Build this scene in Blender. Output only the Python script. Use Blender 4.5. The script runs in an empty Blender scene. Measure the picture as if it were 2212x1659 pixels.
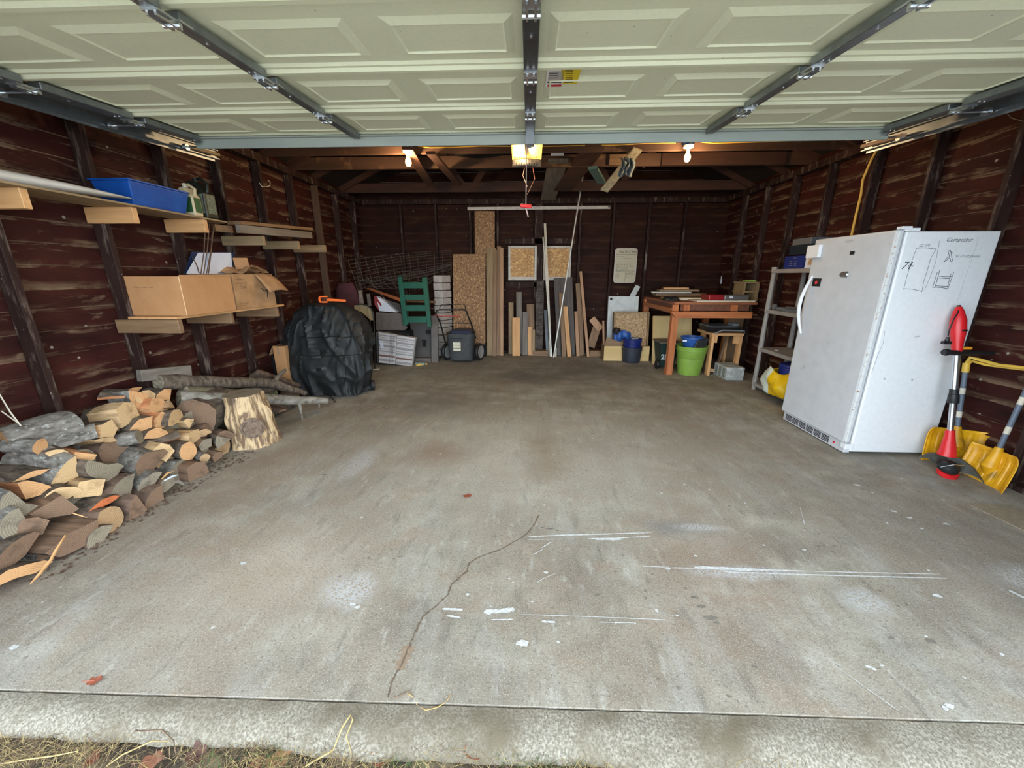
import bpy, bmesh, math, random
from mathutils import Vector, Matrix, noise as mnoise
random.seed(7)
sc = bpy.context.scene
COL = sc.collection

# ---------------------------------------------------------------- camera
F = 830.0; CX, CY = 1106.0, 829.5
CAMZ = 1.45
PITCH, YAW = math.radians(15.8), math.radians(2.35)
cam = bpy.data.cameras.new('camera'); camo = bpy.data.objects.new('camera', cam); COL.objects.link(camo)
cam.sensor_width = 36.0; cam.lens = 36.0 * F / 2212.0; cam.clip_start = 0.05
camo.location = (0, 0, CAMZ)
camo.rotation_euler = (math.pi / 2 - PITCH, 0, YAW)
sc.camera = camo
RM = Matrix.Rotation(YAW, 3, 'Z') @ Matrix.Rotation(math.pi / 2 - PITCH, 3, 'X')

# ---------------------------------------------------------------- world, exposure
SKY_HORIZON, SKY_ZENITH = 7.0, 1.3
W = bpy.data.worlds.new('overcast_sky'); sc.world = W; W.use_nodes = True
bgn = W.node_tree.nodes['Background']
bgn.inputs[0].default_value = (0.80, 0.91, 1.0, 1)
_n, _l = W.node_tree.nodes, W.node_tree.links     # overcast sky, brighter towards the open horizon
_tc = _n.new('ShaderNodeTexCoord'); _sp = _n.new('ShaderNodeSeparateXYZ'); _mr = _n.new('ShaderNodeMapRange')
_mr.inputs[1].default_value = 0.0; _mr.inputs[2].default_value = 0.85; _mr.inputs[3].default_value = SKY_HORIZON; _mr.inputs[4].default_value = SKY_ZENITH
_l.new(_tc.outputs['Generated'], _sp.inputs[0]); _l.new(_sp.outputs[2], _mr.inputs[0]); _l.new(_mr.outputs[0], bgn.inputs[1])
sc.view_settings.view_transform = 'Standard'; sc.view_settings.look = 'None'
sc.view_settings.gamma = 1; sc.view_settings.use_curve_mapping = False
sc.view_settings.exposure = 0.62
sc.cycles.use_denoising = True
sc.cycles.max_bounces = 10; sc.cycles.diffuse_bounces = 6; sc.cycles.sample_clamp_indirect = 6.0
LAMP_W, OPENER_W = 24.0, 20.0

# ---------------------------------------------------------------- helpers
V = Vector
def ray(u, v):
    return RM @ V(((u - CX) / F, (CY - v) / F, -1.0))
def at(u, v, X=None, Y=None, Z=None):
    """where the sight line through a point of the photograph meets a plane of the place"""
    d = ray(u, v)
    if X is not None: t = X / d.x
    elif Y is not None: t = Y / d.y
    else: t = (Z - CAMZ) / d.z
    return V((d.x * t, d.y * t, CAMZ + d.z * t))
def px(p):
    q = RM.transposed() @ (V(p) - V((0, 0, CAMZ)))
    return CX + F * q.x / -q.z, CY - F * q.y / -q.z
def lin(c):
    def f(x):
        x /= 255.0
        return x / 12.92 if x <= 0.04045 else ((x + 0.055) / 1.055) ** 2.4
    return (f(c[0]), f(c[1]), f(c[2]), 1.0)

MATS = {}
def mat(name, c1, c2=None, scale=6.0, st=(1, 1, 1), detail=5.0, lo=.35, hi=.65, rough=.65, metal=0.0, bump=0.0,
        spots=None, c3=None, s3=None, st3=(1, 1, 1), lo3=.5, hi3=.62, dist=0.0, rings=None, emit=None, alpha=None, trans=None, spec=None, bscale=None):
    if name in MATS: return MATS[name]
    m = bpy.data.materials.new(name); m.use_nodes = True; nt = m.node_tree; N = nt.nodes; L = nt.links
    b = N['Principled BSDF']; b.inputs['Roughness'].default_value = rough; b.inputs['Metallic'].default_value = metal
    if spec is not None: b.inputs['Specular IOR Level'].default_value = spec
    if trans is not None: b.inputs['Transmission Weight'].default_value = trans
    col = None
    b.inputs['Base Color'].default_value = lin(c1)
    if c2 is not None or bump:
        tc = N.new('ShaderNodeTexCoord'); oi = N.new('ShaderNodeObjectInfo')
        mu = N.new('ShaderNodeMath'); mu.operation = 'MULTIPLY'; mu.inputs[1].default_value = 37.0
        L.new(oi.outputs['Random'], mu.inputs[0])
        ad = N.new('ShaderNodeVectorMath'); ad.operation = 'ADD'
        L.new(tc.outputs['Object'], ad.inputs[0]); L.new(mu.outputs[0], ad.inputs[1])
        def nz(s, stv, det, distort=0.0):
            mp = N.new('ShaderNodeMapping'); mp.inputs['Scale'].default_value = [s * k for k in stv]
            L.new(ad.outputs[0], mp.inputs[0])
            n = N.new('ShaderNodeTexNoise'); n.inputs['Scale'].default_value = 1.0; n.inputs['Detail'].default_value = det
            n.inputs['Roughness'].default_value = .6; n.inputs['Distortion'].default_value = distort
            L.new(mp.outputs[0], n.inputs[0]); return n
        def ramp(src, a, bb):
            r = N.new('ShaderNodeMapRange'); r.inputs[1].default_value = a; r.inputs[2].default_value = bb
            L.new(src, r.inputs[0]); return r.outputs[0]
        def mix(f, a, bb):
            x = N.new('ShaderNodeMix'); x.data_type = 'RGBA'
            L.new(f, x.inputs[0])
            for k, q in ((6, a), (7, bb)):
                if isinstance(q, tuple): x.inputs[k].default_value = q
                else: L.new(q, x.inputs[k])
            return x.outputs[2]
        n1 = nz(scale, st, detail, dist); fac = ramp(n1.outputs[0], lo, hi)
        if rings:
            sp = N.new('ShaderNodeSeparateXYZ'); L.new(tc.outputs['Object'], sp.inputs[0])
            cmb = N.new('ShaderNodeCombineXYZ'); L.new(sp.outputs[0], cmb.inputs[0]); L.new(sp.outputs[1], cmb.inputs[1])
            ln = N.new('ShaderNodeVectorMath'); ln.operation = 'LENGTH'; L.new(cmb.outputs[0], ln.inputs[0])
            m1 = N.new('ShaderNodeMath'); m1.operation = 'MULTIPLY_ADD'; m1.inputs[1].default_value = rings
            L.new(ln.outputs['Value'], m1.inputs[0]); m2 = N.new('ShaderNodeMath'); m2.operation = 'MULTIPLY'; m2.inputs[1].default_value = 9.0
            L.new(n1.outputs[0], m2.inputs[0]); L.new(m2.outputs[0], m1.inputs[2])
            s = N.new('ShaderNodeMath'); s.operation = 'SINE'; L.new(m1.outputs[0], s.inputs[0])
            fac = ramp(s.outputs[0], -1.2, 1.6)
        if c2 is not None:
            col = mix(fac, lin(c1), lin(c2))
            if c3 is not None:
                n3 = nz(s3 or scale * .3, st3, 5.0); col = mix(ramp(n3.outputs[0], lo3, hi3), col, lin(c3))
            if spots is not None:
                cS, sS, th = spots[:3]; vo = N.new('ShaderNodeTexVoronoi'); vo.inputs['Scale'].default_value = sS
                L.new(ad.outputs[0], vo.inputs[0]); col = mix(ramp(vo.outputs['Distance'], th, th * .6), col, lin(cS))
            L.new(col, b.inputs['Base Color'])
        if bump:
            bn = N.new('ShaderNodeBump'); bn.inputs['Strength'].default_value = 1.0; bn.inputs['Distance'].default_value = bump
            src = nz(bscale, st, 6.0).outputs[0] if bscale else n1.outputs[0]
            L.new(src, bn.inputs['Height']); L.new(bn.outputs[0], b.inputs['Normal'])
    if emit:
        b.inputs['Emission Color'].default_value = lin(emit[0]); b.inputs['Emission Strength'].default_value = emit[1]
    MATS[name] = m; return m

class MB:
    def __init__(s): s.v = []; s.f = []; s.m = []; s.sm = []
    def add(s, vs, fs, mi=0, smooth=False):
        o = len(s.v); s.v += [V(p) for p in vs]
        for f in fs: s.f.append([o + i for i in f]); s.m.append(mi); s.sm.append(smooth)
        return s
    def hexa(s, p, mi=0):   # p: 4 bottom, 4 top
        return s.add(p, [(3, 2, 1, 0), (4, 5, 6, 7), (0, 1, 5, 4), (1, 2, 6, 5), (2, 3, 7, 6), (3, 0, 4, 7)], mi)
    def box(s, x0, x1, y0, y1, z0, z1, mi=0):
        x0, x1 = min(x0, x1), max(x0, x1); y0, y1 = min(y0, y1), max(y0, y1); z0, z1 = min(z0, z1), max(z0, z1)
        return s.hexa([(x0, y0, z0), (x1, y0, z0), (x1, y1, z0), (x0, y1, z0), (x0, y0, z1), (x1, y0, z1), (x1, y1, z1), (x0, y1, z1)], mi)
    def obox(s, c, a, b, h, mi=0):   # centre, three half-axis vectors
        c, a, b, h = V(c), V(a), V(b), V(h)
        if a.cross(b).dot(h) < 0: b = -b
        return s.hexa([c - a - b - h, c + a - b - h, c + a + b - h, c - a + b - h, c - a - b + h, c + a - b + h, c + a + b + h, c - a + b + h], mi)
    def beam(s, p, q, w, t, side=(1, 0, 0), mi=0):   # bar from p to q, w along side, t across
        p, q = V(p), V(q); d = (q - p).normalized(); sd = V(side); sd = (sd - d * sd.dot(d)).normalized(); n = d.cross(sd)
        return s.obox((p + q) / 2, sd * w / 2, n * t / 2, (q - p) / 2, mi)
    def prism(s, poly, ext, mi=0, mi_side=None):   # 3D polygon swept by ext
        n = len(poly); e = V(ext); a = [V(p) for p in poly]; b = [p + e for p in a]
        nrm = V((0, 0, 0))
        for i in range(n): nrm += a[i].cross(a[(i + 1) % n])
        fs_b = list(range(n)); fs_t = list(range(n, 2 * n)); sd = [(i, (i + 1) % n, n + (i + 1) % n, n + i) for i in range(n)]
        if nrm.dot(e) > 0: fs_b = fs_b[::-1]
        else: fs_t = fs_t[::-1]; sd = [q[::-1] for q in sd]
        o = len(s.v); s.v += a + b
        for f in (fs_b, fs_t): s.f.append([o + i for i in f]); s.m.append(mi); s.sm.append(False)
        for f in sd: s.f.append([o + i for i in f]); s.m.append(mi if mi_side is None else mi_side); s.sm.append(False)
        return s
    def tube(s, pts, r, n=8, mi=0, closed=False):
        pts = [V(p) for p in pts]; N = len(pts); rr = r if isinstance(r, (list, tuple)) else [r] * N
        o = len(s.v); prev = None
        for i, p in enumerate(pts):
            if closed: t = pts[(i + 1) % N] - pts[i - 1]
            else: t = pts[min(i + 1, N - 1)] - pts[max(i - 1, 0)]
            t.normalize()
            if prev is None:
                up = V((0, 0, 1)) if abs(t.z) < .9 else V((1, 0, 0)); x = t.cross(up).normalized()
            else:
                x = (prev - t * prev.dot(t)).normalized()
            prev = x; y = t.cross(x)
            for k in range(n):
                a = 2 * math.pi * k / n; s.v.append(p + (x * math.cos(a) + y * math.sin(a)) * rr[i])
        for i in range(N if closed else N - 1):
            j = (i + 1) % N
            for k in range(n):
                s.f.append([o + i * n + k, o + i * n + (k + 1) % n, o + j * n + (k + 1) % n, o + j * n + k]); s.m.append(mi); s.sm.append(True)
        if not closed:
            s.f.append([o + k for k in range(n)][::-1]); s.m.append(mi); s.sm.append(False)
            s.f.append([o + (N - 1) * n + k for k in range(n)]); s.m.append(mi); s.sm.append(False)
        return s
    def lathe(s, prof, c=(0, 0, 0), ax=(0, 0, 1), n=28, mi=0, cap0=True, cap1=True):   # prof: (radius, height)
        c, ax = V(c), V(ax).normalized(); x = ax.orthogonal().normalized(); y = ax.cross(x); o = len(s.v); P = len(prof)
        for r, h in prof:
            for k in range(n):
                a = 2 * math.pi * k / n; s.v.append(c + ax * h + (x * math.cos(a) + y * math.sin(a)) * max(r, 1e-4))
        for i in range(P - 1):
            for k in range(n):
                s.f.append([o + i * n + k, o + i * n + (k + 1) % n, o + (i + 1) * n + (k + 1) % n, o + (i + 1) * n + k]); s.m.append(mi); s.sm.append(True)
        if cap0: s.f.append([o + k for k in range(n)][::-1]); s.m.append(mi); s.sm.append(False)
        if cap1: s.f.append([o + (P - 1) * n + k for k in range(n)]); s.m.append(mi); s.sm.append(False)
        return s
    def grid(s, fn, nu, nv, mi=0, smooth=True):
        o = len(s.v)
        for i in range(nu + 1):
            for j in range(nv + 1): s.v.append(V(fn(i / nu, j / nv)))
        for i in range(nu):
            for j in range(nv):
                a = o + i * (nv + 1) + j; s.f.append([a, a + nv + 1, a + nv + 2, a + 1]); s.m.append(mi); s.sm.append(smooth)
        return s
    def build(s, name, mats, parent=None, bevel=0.0, seg=2, sharp=35, solid=0.0, origin=None, subsurf=0):
        if not isinstance(mats, (list, tuple)): mats = [mats]
        if parent is not None: org = V(parent['_o'])
        elif origin is not None: org = V(origin)
        else:
            lo = [min(p[k] for p in s.v) for k in range(3)]; hi = [max(p[k] for p in s.v) for k in range(3)]
            org = V(((lo[0] + hi[0]) / 2, (lo[1] + hi[1]) / 2, lo[2]))
        me = bpy.data.meshes.new(name); me.from_pydata([tuple(p - org) for p in s.v], [], s.f)
        for mm in mats: me.materials.append(mm)
        for i, p in enumerate(me.polygons): p.material_index = s.m[i]; p.use_smooth = s.sm[i]
        if any(s.sm): me.set_sharp_from_angle(angle=math.radians(sharp))
        me.update()
        o = bpy.data.objects.new(name, me); COL.objects.link(o)
        if parent is not None: o.parent = parent; o['_o'] = list(org)
        else: o.location = org; o['_o'] = list(org)
        if solid:
            md = o.modifiers.new('solid', 'SOLIDIFY'); md.thickness = solid; md.offset = 0
        if subsurf:
            md = o.modifiers.new('sub', 'SUBSURF'); md.levels = subsurf; md.render_levels = subsurf
        if bevel:
            md = o.modifiers.new('bevel', 'BEVEL'); md.width = bevel; md.segments = seg; md.limit_method = 'ANGLE'; md.angle_limit = math.radians(40)
        return o

def tag(o, label, cat, group=None, kind=None):
    o['label'] = label; o['category'] = cat
    if group: o['group'] = group
    if kind: o['kind'] = kind
    return o
def thing(name, loc, label, cat, group=None):
    o = bpy.data.objects.new(name, None); COL.objects.link(o); o.location = loc; o['_o'] = list(loc); o.empty_display_size = .1
    return tag(o, label, cat, group)
def struct(o): o['kind'] = 'structure'; return o
def text_mb(mb, body, org, ud, vd, size, mi=0, shear=0.0, ext=.0006, bold=0.0):
    """lettering laid on a surface: org lower-left, ud along the line, vd upwards"""
    cu = bpy.data.curves.new('t', 'FONT'); cu.body = body; cu.size = size; cu.shear = shear; cu.resolution_u = 2; cu.offset = bold
    ob = bpy.data.objects.new('t', cu); COL.objects.link(ob)
    dg = bpy.context.evaluated_depsgraph_get(); me = bpy.data.meshes.new_from_object(ob.evaluated_get(dg))
    ud, vd, org = V(ud).normalized(), V(vd).normalized(), V(org); n = ud.cross(vd)
    mb.add([org + ud * p.co.x + vd * p.co.y + n * ext for p in me.vertices], [tuple(p.vertices) for p in me.polygons], mi)
    bpy.data.objects.remove(ob); bpy.data.meshes.remove(me); bpy.data.curves.remove(cu)
def strokes(mb, pts, w, n, off=.0008, mi=0):
    """a pen line along pts, w wide, on a surface with normal n"""
    n = V(n).normalized(); pts = [V(p) + n * off for p in pts]
    for a, b in zip(pts, pts[1:]):
        d = (b - a).normalized(); s_ = n.cross(d) * w / 2; a2, b2 = a - d * w * .3, b + d * w * .3
        mb.add([a2 - s_, b2 - s_, b2 + s_, a2 + s_], [(0, 1, 2, 3)], mi)
def scribble(mb, org, ud, vd, width, h, w, n, words=(3, 6), mi=0):
    """one line of small illegible writing"""
    ud, vd = V(ud).normalized(), V(vd).normalized(); x = 0
    while x < width * .95:
        L = min(random.uniform(1.5, 4.5) * h, width - x); k = max(3, int(L / h * 3)); p = []
        for i in range(k + 1): p.append(V(org) + ud * (x + L * i / k) + vd * (h * (random.random() if i % 2 else random.random() * .35)))
        strokes(mb, p, w, n, mi=mi); x += L + h * .9

# ---------------------------------------------------------------- materials
def siding(name, base, dark, dust, dustk=1.0, axis=1):
    m = bpy.data.materials.new(name); m.use_nodes = True; nt = m.node_tree; N = nt.nodes; L = nt.links
    b = N['Principled BSDF']; b.inputs['Roughness'].default_value = .7; b.inputs['Specular IOR Level'].default_value = .18
    tc = N.new('ShaderNodeTexCoord'); P = tc.outputs['Object']
    def nz(st, det=5, dist=0):
        mp = N.new('ShaderNodeMapping'); mp.inputs['Scale'].default_value = st; L.new(P, mp.inputs[0])
        n = N.new('ShaderNodeTexNoise'); n.inputs['Scale'].default_value = 1; n.inputs['Detail'].default_value = det; n.inputs['Roughness'].default_value = .62; n.inputs['Distortion'].default_value = dist
        L.new(mp.outputs[0], n.inputs[0]); return n.outputs[0]
    def rng(src, a, c, o0=0., o1=1.):
        r = N.new('ShaderNodeMapRange'); r.inputs[1].default_value = a; r.inputs[2].default_value = c; r.inputs[3].default_value = o0; r.inputs[4].default_value = o1
        L.new(src, r.inputs[0]); return r.outputs[0]
    def mth(op, a, c):
        x = N.new('ShaderNodeMath'); x.operation = op
        for k, q in ((0, a), (1, c)):
            if isinstance(q, (int, float)): x.inputs[k].default_value = q
            else: L.new(q, x.inputs[k])
        return x.outputs[0]
    def mix(f, a, c):
        x = N.new('ShaderNodeMix'); x.data_type = 'RGBA'; L.new(f, x.inputs[0])
        for k, q in ((6, a), (7, c)):
            if isinstance(q, tuple): x.inputs[k].default_value = q
            else: L.new(q, x.inputs[k])
        return x.outputs[2]
    s1 = (2, 2, 2); col = mix(rng(nz((1.6, 1.6, 5)), .3, .7), lin(dark), lin(base))
    sp = N.new('ShaderNodeSeparateXYZ'); L.new(P, sp.inputs[0])
    fr = mth('FRACT', mth('DIVIDE', mth('ADD', sp.outputs[2], mth('MULTIPLY', nz((1.5, 1.5, 1.5), 3), .05)), .138), 0.)
    fr0 = mth('FRACT', mth('DIVIDE', sp.outputs[2], .138), 0.)
    low = rng(fr, .42, .02); patch = rng(nz((2.2, 2.2, 6), 6, .6), .47, .62)
    col = mix(mth('MULTIPLY', mth('MULTIPLY', low, patch), .85 * dustk), col, lin(dust))
    col = mix(mth('MULTIPLY', mth('MULTIPLY', rng(nz((2.6, 2.6, 11), 7, 1.0), .58, .68), .6), dustk), col, lin(dust))
    lip = mth('MULTIPLY', rng(fr0, .93, .985), rng(nz((3, 3, 3), 4), .35, .6)); col = mix(mth('MULTIPLY', lip, .8 * dustk), col, lin(tuple(min(255, int(c * 1.12)) for c in dust)))
    vo = N.new('ShaderNodeTexVoronoi'); vo.inputs['Scale'].default_value = 5.5; L.new(P, vo.inputs[0]); col = mix(mth('MULTIPLY', rng(vo.outputs['Distance'], .07, .045), .7), col, lin((168, 156, 140)))
    L.new(col, b.inputs['Base Color'])
    bn = N.new('ShaderNodeBump'); bn.inputs['Distance'].default_value = .003; L.new(nz((6, 6, 40), 5), bn.inputs['Height']); L.new(bn.outputs[0], b.inputs['Normal'])
    MATS[name] = m; return m
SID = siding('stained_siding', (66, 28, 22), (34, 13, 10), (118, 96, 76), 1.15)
STUD = mat('dark_stud_wood', (58, 40, 35), (34, 19, 16), 9, (1, 1, .2), 5, .3, .7, .7, bump=.002, c3=(112, 96, 86), s3=22, st3=(1, 1, .18), lo3=.54, hi3=.70, spots=((150, 130, 112), 13, .06), spec=.2)
STUDL = mat('tan_stud_wood', (92, 68, 50), (72, 52, 38), 12, (1, 1, .1), 5, .3, .7, .65)
ROOFM = mat('roof_board', (38, 23, 18), (22, 13, 10), 4, (1, .2, 1), 5, .3, .7, .85)
TRUSS = mat('truss_timber', (96, 66, 48), (66, 44, 32), 6, (.12, 1, 1), 5, .3, .7, .7, c3=(130, 96, 66), s3=5, lo3=.58, hi3=.72)
TRUSSD = mat('truss_timber_dark', (82, 50, 36), (52, 31, 23), 6, (.2, 1, 1), 5, .3, .7, .75)
DOORP = mat('door_paint', (224, 224, 194), (216, 217, 190), 60, rough=.45, lo=.3, hi=.7, spots=((120, 118, 98), 9, .035))
GALV = mat('galvanised_steel', (150, 155, 158), (125, 130, 134), 14, rough=.38, metal=.85, lo=.3, hi=.7)
GALVD = mat('dark_steel', (92, 96, 100), (75, 78, 82), 14, rough=.42, metal=.8)
STEEL = mat('bright_steel', (200, 204, 208), rough=.28, metal=.95)
BLK = mat('black_plastic', (22, 22, 24), (30, 30, 32), 30, rough=.5)
BLKG = mat('soft_black', (12, 12, 13), rough=.8)
RED = mat('red_plastic', (205, 30, 36), rough=.38)
YEL = mat('yellow_shovel', (222, 166, 20), (196, 138, 14), 9, rough=.45, c3=(120, 92, 40), s3=7, lo3=.6, hi3=.78)
WHT = mat('white_enamel', (226, 228, 230), (220, 222, 225), 30, rough=.4, bump=.0004, bscale=160, spots=((150, 152, 155), 3.2, .03))
WHTG = mat('greyed_enamel', (198, 200, 204), (190, 192, 196), 8, rough=.42, bump=.0003, bscale=160, c3=(150, 152, 156), s3=9, lo3=.68, hi3=.8)
RUST = mat('rusty_edge', (214, 216, 214), (150, 98, 58), 34, lo=.56, hi=.66, rough=.5)
CARD = mat('cardboard', (184, 136, 92), (172, 124, 80), 9, rough=.8, lo=.3, hi=.7)
CARDD = mat('worn_cardboard', (178, 140, 100), (150, 112, 76), 9, rough=.85, lo=.3, hi=.7)
PAPER = mat('paper_white', (214, 220, 232), (205, 212, 228), 10, rough=.8)
BLUE = mat('blue_plastic', (22, 84, 168), (14, 64, 140), 9, rough=.45, lo=.3, hi=.7, spots=((80, 130, 190), 14, .05))
BLUED = mat('deep_blue_plastic', (28, 44, 120), (22, 34, 98), 9, rough=.4)
BLUEL = mat('mid_blue_plastic', (52, 96, 170), (42, 82, 150), 9, rough=.4)
NAVY = mat('navy_card', (32, 48, 84), rough=.7)
INK = mat('black_ink', (46, 52, 66), rough=.6)
INKR = mat('maroon_ink', (120, 50, 80), rough=.6)
PRINT = mat('brown_print', (110, 80, 62), rough=.8)
TARP = mat('black_vinyl_cover', (17, 19, 21), (27, 29, 30), 5, rough=.6, lo=.3, hi=.7, bump=.006, bscale=11, c3=(66, 62, 56), s3=5, lo3=.6, hi3=.85)
PLG = mat('grey_resin', (150, 146, 142), (138, 134, 130), 7, rough=.55)
PLGD = mat('taupe_resin', (104, 96, 92), (90, 84, 80), 7, rough=.6)
GREEN = mat('green_plastic', (22, 92, 76), (18, 80, 66), 6, rough=.5)
LIME = mat('lime_plastic', (136, 172, 74), (122, 156, 62), 6, rough=.5, c3=(90, 130, 40), s3=10, lo3=.62, hi3=.8)
FOAMW = mat('foam_white', (196, 190, 184), (176, 168, 160), 20, rough=.85)
FOAMG = mat('foam_grey', (140, 128, 122), (120, 108, 102), 20, rough=.85)
CMU = mat('cinder_block', (168, 172, 168), (140, 144, 140), 60, rough=.95, bump=.003, c3=(190, 194, 190), s3=12)
OSB = mat('osb_board', (168, 130, 92), (108, 78, 54), 24, (1, 1, 1), 3, .40, .60, .75, dist=2.6, c3=(206, 172, 128), s3=34, st3=(1, 1.6, .7), lo3=.55, hi3=.66)
OSBW = mat('bright_osb_board', (214, 172, 116), (158, 114, 68), 16, (1, 1, 1.3), 3, .38, .62, .7, dist=2.6, c3=(236, 198, 136), s3=22, st3=(1, 1, 1.5), lo3=.55, hi3=.66)
def woodmat(name, a, b_, axis=2, s=26, c3=None):
    st = [1, 1, 1]; st[axis] = .08
    return mat(name + '_xyz'[axis + 1], a, b_, s, st, 4, .3, .7, .65, c3=c3, s3=7, st3=st, lo3=.55, hi3=.75)
PINE = lambda ax=2: woodmat('light_pine', (216, 168, 116), (192, 142, 92), ax)
FIR = lambda ax=2: woodmat('orange_fir', (190, 118, 70), (160, 90, 50), ax)
TAN = lambda ax=2: woodmat('tan_lumber', (156, 132, 98), (126, 104, 76), ax)
BRN = lambda ax=2: woodmat('brown_lumber', (142, 112, 82), (112, 86, 62), ax)
GRY = lambda ax=2: woodmat('grey_lumber', (128, 120, 110), (98, 90, 82), ax)
DGR = lambda ax=2: woodmat('dark_grey_board', (92, 84, 80), (70, 62, 58), ax)
PNK = lambda ax=2: woodmat('pinkish_lumber', (184, 146, 112), (158, 120, 90), ax)
CREAM = mat('cream_painted_wood', (214, 206, 188), (196, 188, 170), 12, rough=.6)
PLY = lambda ax=2: woodmat('birch_plywood', (214, 188, 136), (198, 168, 112), ax, 9)
WHITEP = mat('white_paint_wood', (206, 214, 214), (190, 196, 196), 12, rough=.5, c3=(150, 140, 128), s3=16, lo3=.66, hi3=.74)

# ---------------------------------------------------------------- floor
XL, XR, YB = -3.1, 3.5, 7.5          # inner faces of the siding
Y0 = 1.04                            # front edge of the slab (left), slightly skewed
EA, EB = at(0, 1488, Z=0), at(1800, 1546, Z=0)
def edge(x): return EA.y + (EB.y - EA.y) * (x - EA.x) / (EB.x - EA.x)
def concrete():
    m = bpy.data.materials.new('worn_concrete'); m.use_nodes = True; nt = m.node_tree; N = nt.nodes; L = nt.links
    b = N['Principled BSDF']; b.inputs['Roughness'].default_value = .82
    tc = N.new('ShaderNodeTexCoord'); P = tc.outputs['Object']
    def nz(scale, det, st=(1, 1, 1), rough=.6, rot=0):
        mp = N.new('ShaderNodeMapping'); mp.inputs['Scale'].default_value = st; mp.inputs['Rotation'].default_value = (0, 0, rot); L.new(P, mp.inputs[0])
        n = N.new('ShaderNodeTexNoise'); n.inputs['Scale'].default_value = scale; n.inputs['Detail'].default_value = det; n.inputs['Roughness'].default_value = rough
        L.new(mp.outputs[0], n.inputs[0]); return n.outputs[0]
    def rng(src, a, c, o0=0., o1=1.):
        r = N.new('ShaderNodeMapRange'); r.inputs[1].default_value = a; r.inputs[2].default_value = c; r.inputs[3].default_value = o0; r.inputs[4].default_value = o1
        L.new(src, r.inputs[0]); return r.outputs[0]
    def mix(f, a, c, mode='MIX'):
        x = N.new('ShaderNodeMix'); x.data_type = 'RGBA'; x.blend_type = mode
        if isinstance(f, float): x.inputs[0].default_value = f
        else: L.new(f, x.inputs[0])
        for k, q in ((6, a), (7, c)):
            if isinstance(q, tuple): x.inputs[k].default_value = q
            else: L.new(q, x.inputs[k])
        return x.outputs[2]
    def blob(x, y, rx, ry, soft=.6, nse=None, amp=.5):
        mp = N.new('ShaderNodeMapping'); mp.vector_type = 'POINT'; mp.inputs['Location'].default_value = (-x / rx, -y / ry, 0); mp.inputs['Scale'].default_value = (1 / rx, 1 / ry, 0)
        L.new(P, mp.inputs[0]); ln = N.new('ShaderNodeVectorMath'); ln.operation = 'LENGTH'; L.new(mp.outputs[0], ln.inputs[0])
        a = N.new('ShaderNodeMath'); a.operation = 'MULTIPLY_ADD'; a.inputs[1].default_value = amp * 2; L.new(nse, a.inputs[0]); L.new(ln.outputs['Value'], a.inputs[2])
        return rng(a.outputs[0], 1 + amp, 1 + amp - soft)
    def mul(a, c):
        x = N.new('ShaderNodeMath'); x.operation = 'MULTIPLY'; L.new(a, x.inputs[0])
        if isinstance(c, float): x.inputs[1].default_value = c
        else: L.new(c, x.inputs[1])
        return x.outputs[0]
    big = nz(.9, 5); mid = nz(4, 6, rot=.5, st=(.7, 1, 1)); fine = nz(75, 4, rough=.75); fin2 = nz(190, 3); sweep = nz(2.4, 6, (2.2, .5, 1), rot=-.5)
    col = mix(rng(mid, .3, .7), lin((122, 115, 101)), lin((170, 164, 150)))
    col = mix(mul(rng(big, .42, .66), .75), col, lin((130, 114, 97)))
    col = mix(mul(rng(sweep, .5, .72), .45), col, lin((172, 174, 170)))
    col = mix(mul(rng(nz(1.7, 5, rot=1.1), .52, .66), .5), col, lin((108, 100, 90)))
    col = mix(mul(rng(nz(5.5, 7, (2.6, .7, 1), rot=-.7), .56, .68), .5), col, lin((96, 90, 82)))
    col = mix(mul(rng(nz(3.1, 6, (.8, 1.6, 1), rot=.3), .54, .68), .45), col, lin((140, 118, 98)))
    col = mix(mul(rng(nz(9, 6, (2, .8, 1), rot=-.6), .58, .68), .4), col, lin((184, 182, 172)))
    for (x, y, rx, ry, c, k) in ((-.2, 5.6, 3.0, 1.7, (118, 110, 97), .5), (.9, 5.9, 1.3, .9, (80, 74, 68), .4), (-1.1, 4.3, 1.0, .9, (100, 94, 86), .6), (0, 3.0, 1.9, 1.3, (188, 182, 168), .5), (-.75, 2.95, .35, .3, (122, 84, 66), .5), (.15, 3.0, .25, .7, (120, 92, 66), .5),  # the broad pale blob brightens the mid floor, light painted into the colour
                                 (-.05, 5.5, .8, .4, (76, 70, 64), .6), (1.0, 1.75, .5, .7, (140, 116, 98), .5), (2.4, 1.9, 1.0, 1.2, (128, 122, 112), .5),
                                 (-1.3, 1.6, .7, .6, (168, 152, 134), .6), (.9, 2.0, .25, .12, (120, 118, 114), .9), (1.7, 3.2, 1.0, 1.2, (150, 142, 128), .35), (-2.0, 2.5, .5, 1.2, (150, 128, 110), .5)):
        col = mix(mul(blob(x, y, rx, ry, .9, mid, .6), k), col, lin(c))
    for (x, y, rx, ry, k) in ((-.83, 1.47, .14, .13, .6), (1.12, 1.66, .28, .06, .6), (-1.35, 2.75, .14, .35, .55), (1.05, 2.02, .2, .05, .6), (2.55, 1.65, .3, .15, .6), (1.55, 1.5, .12, .1, .5)):
        col = mix(mul(mul(blob(x, y, rx, ry, .5, sweep, 1.0), rng(fine, .46, .54)), k), col, lin((205, 209, 216)))
    col = mix(mul(rng(fine, .52, .66), .6), col, lin((88, 83, 75)))
    col = mix(mul(rng(fin2, .54, .68), .5), col, lin((206, 202, 190)))
    vo = N.new('ShaderNodeTexVoronoi'); vo.inputs['Scale'].default_value = 7.0; L.new(P, vo.inputs[0])
    vs = rng(vo.outputs['Distance'], .07, .05)
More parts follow.
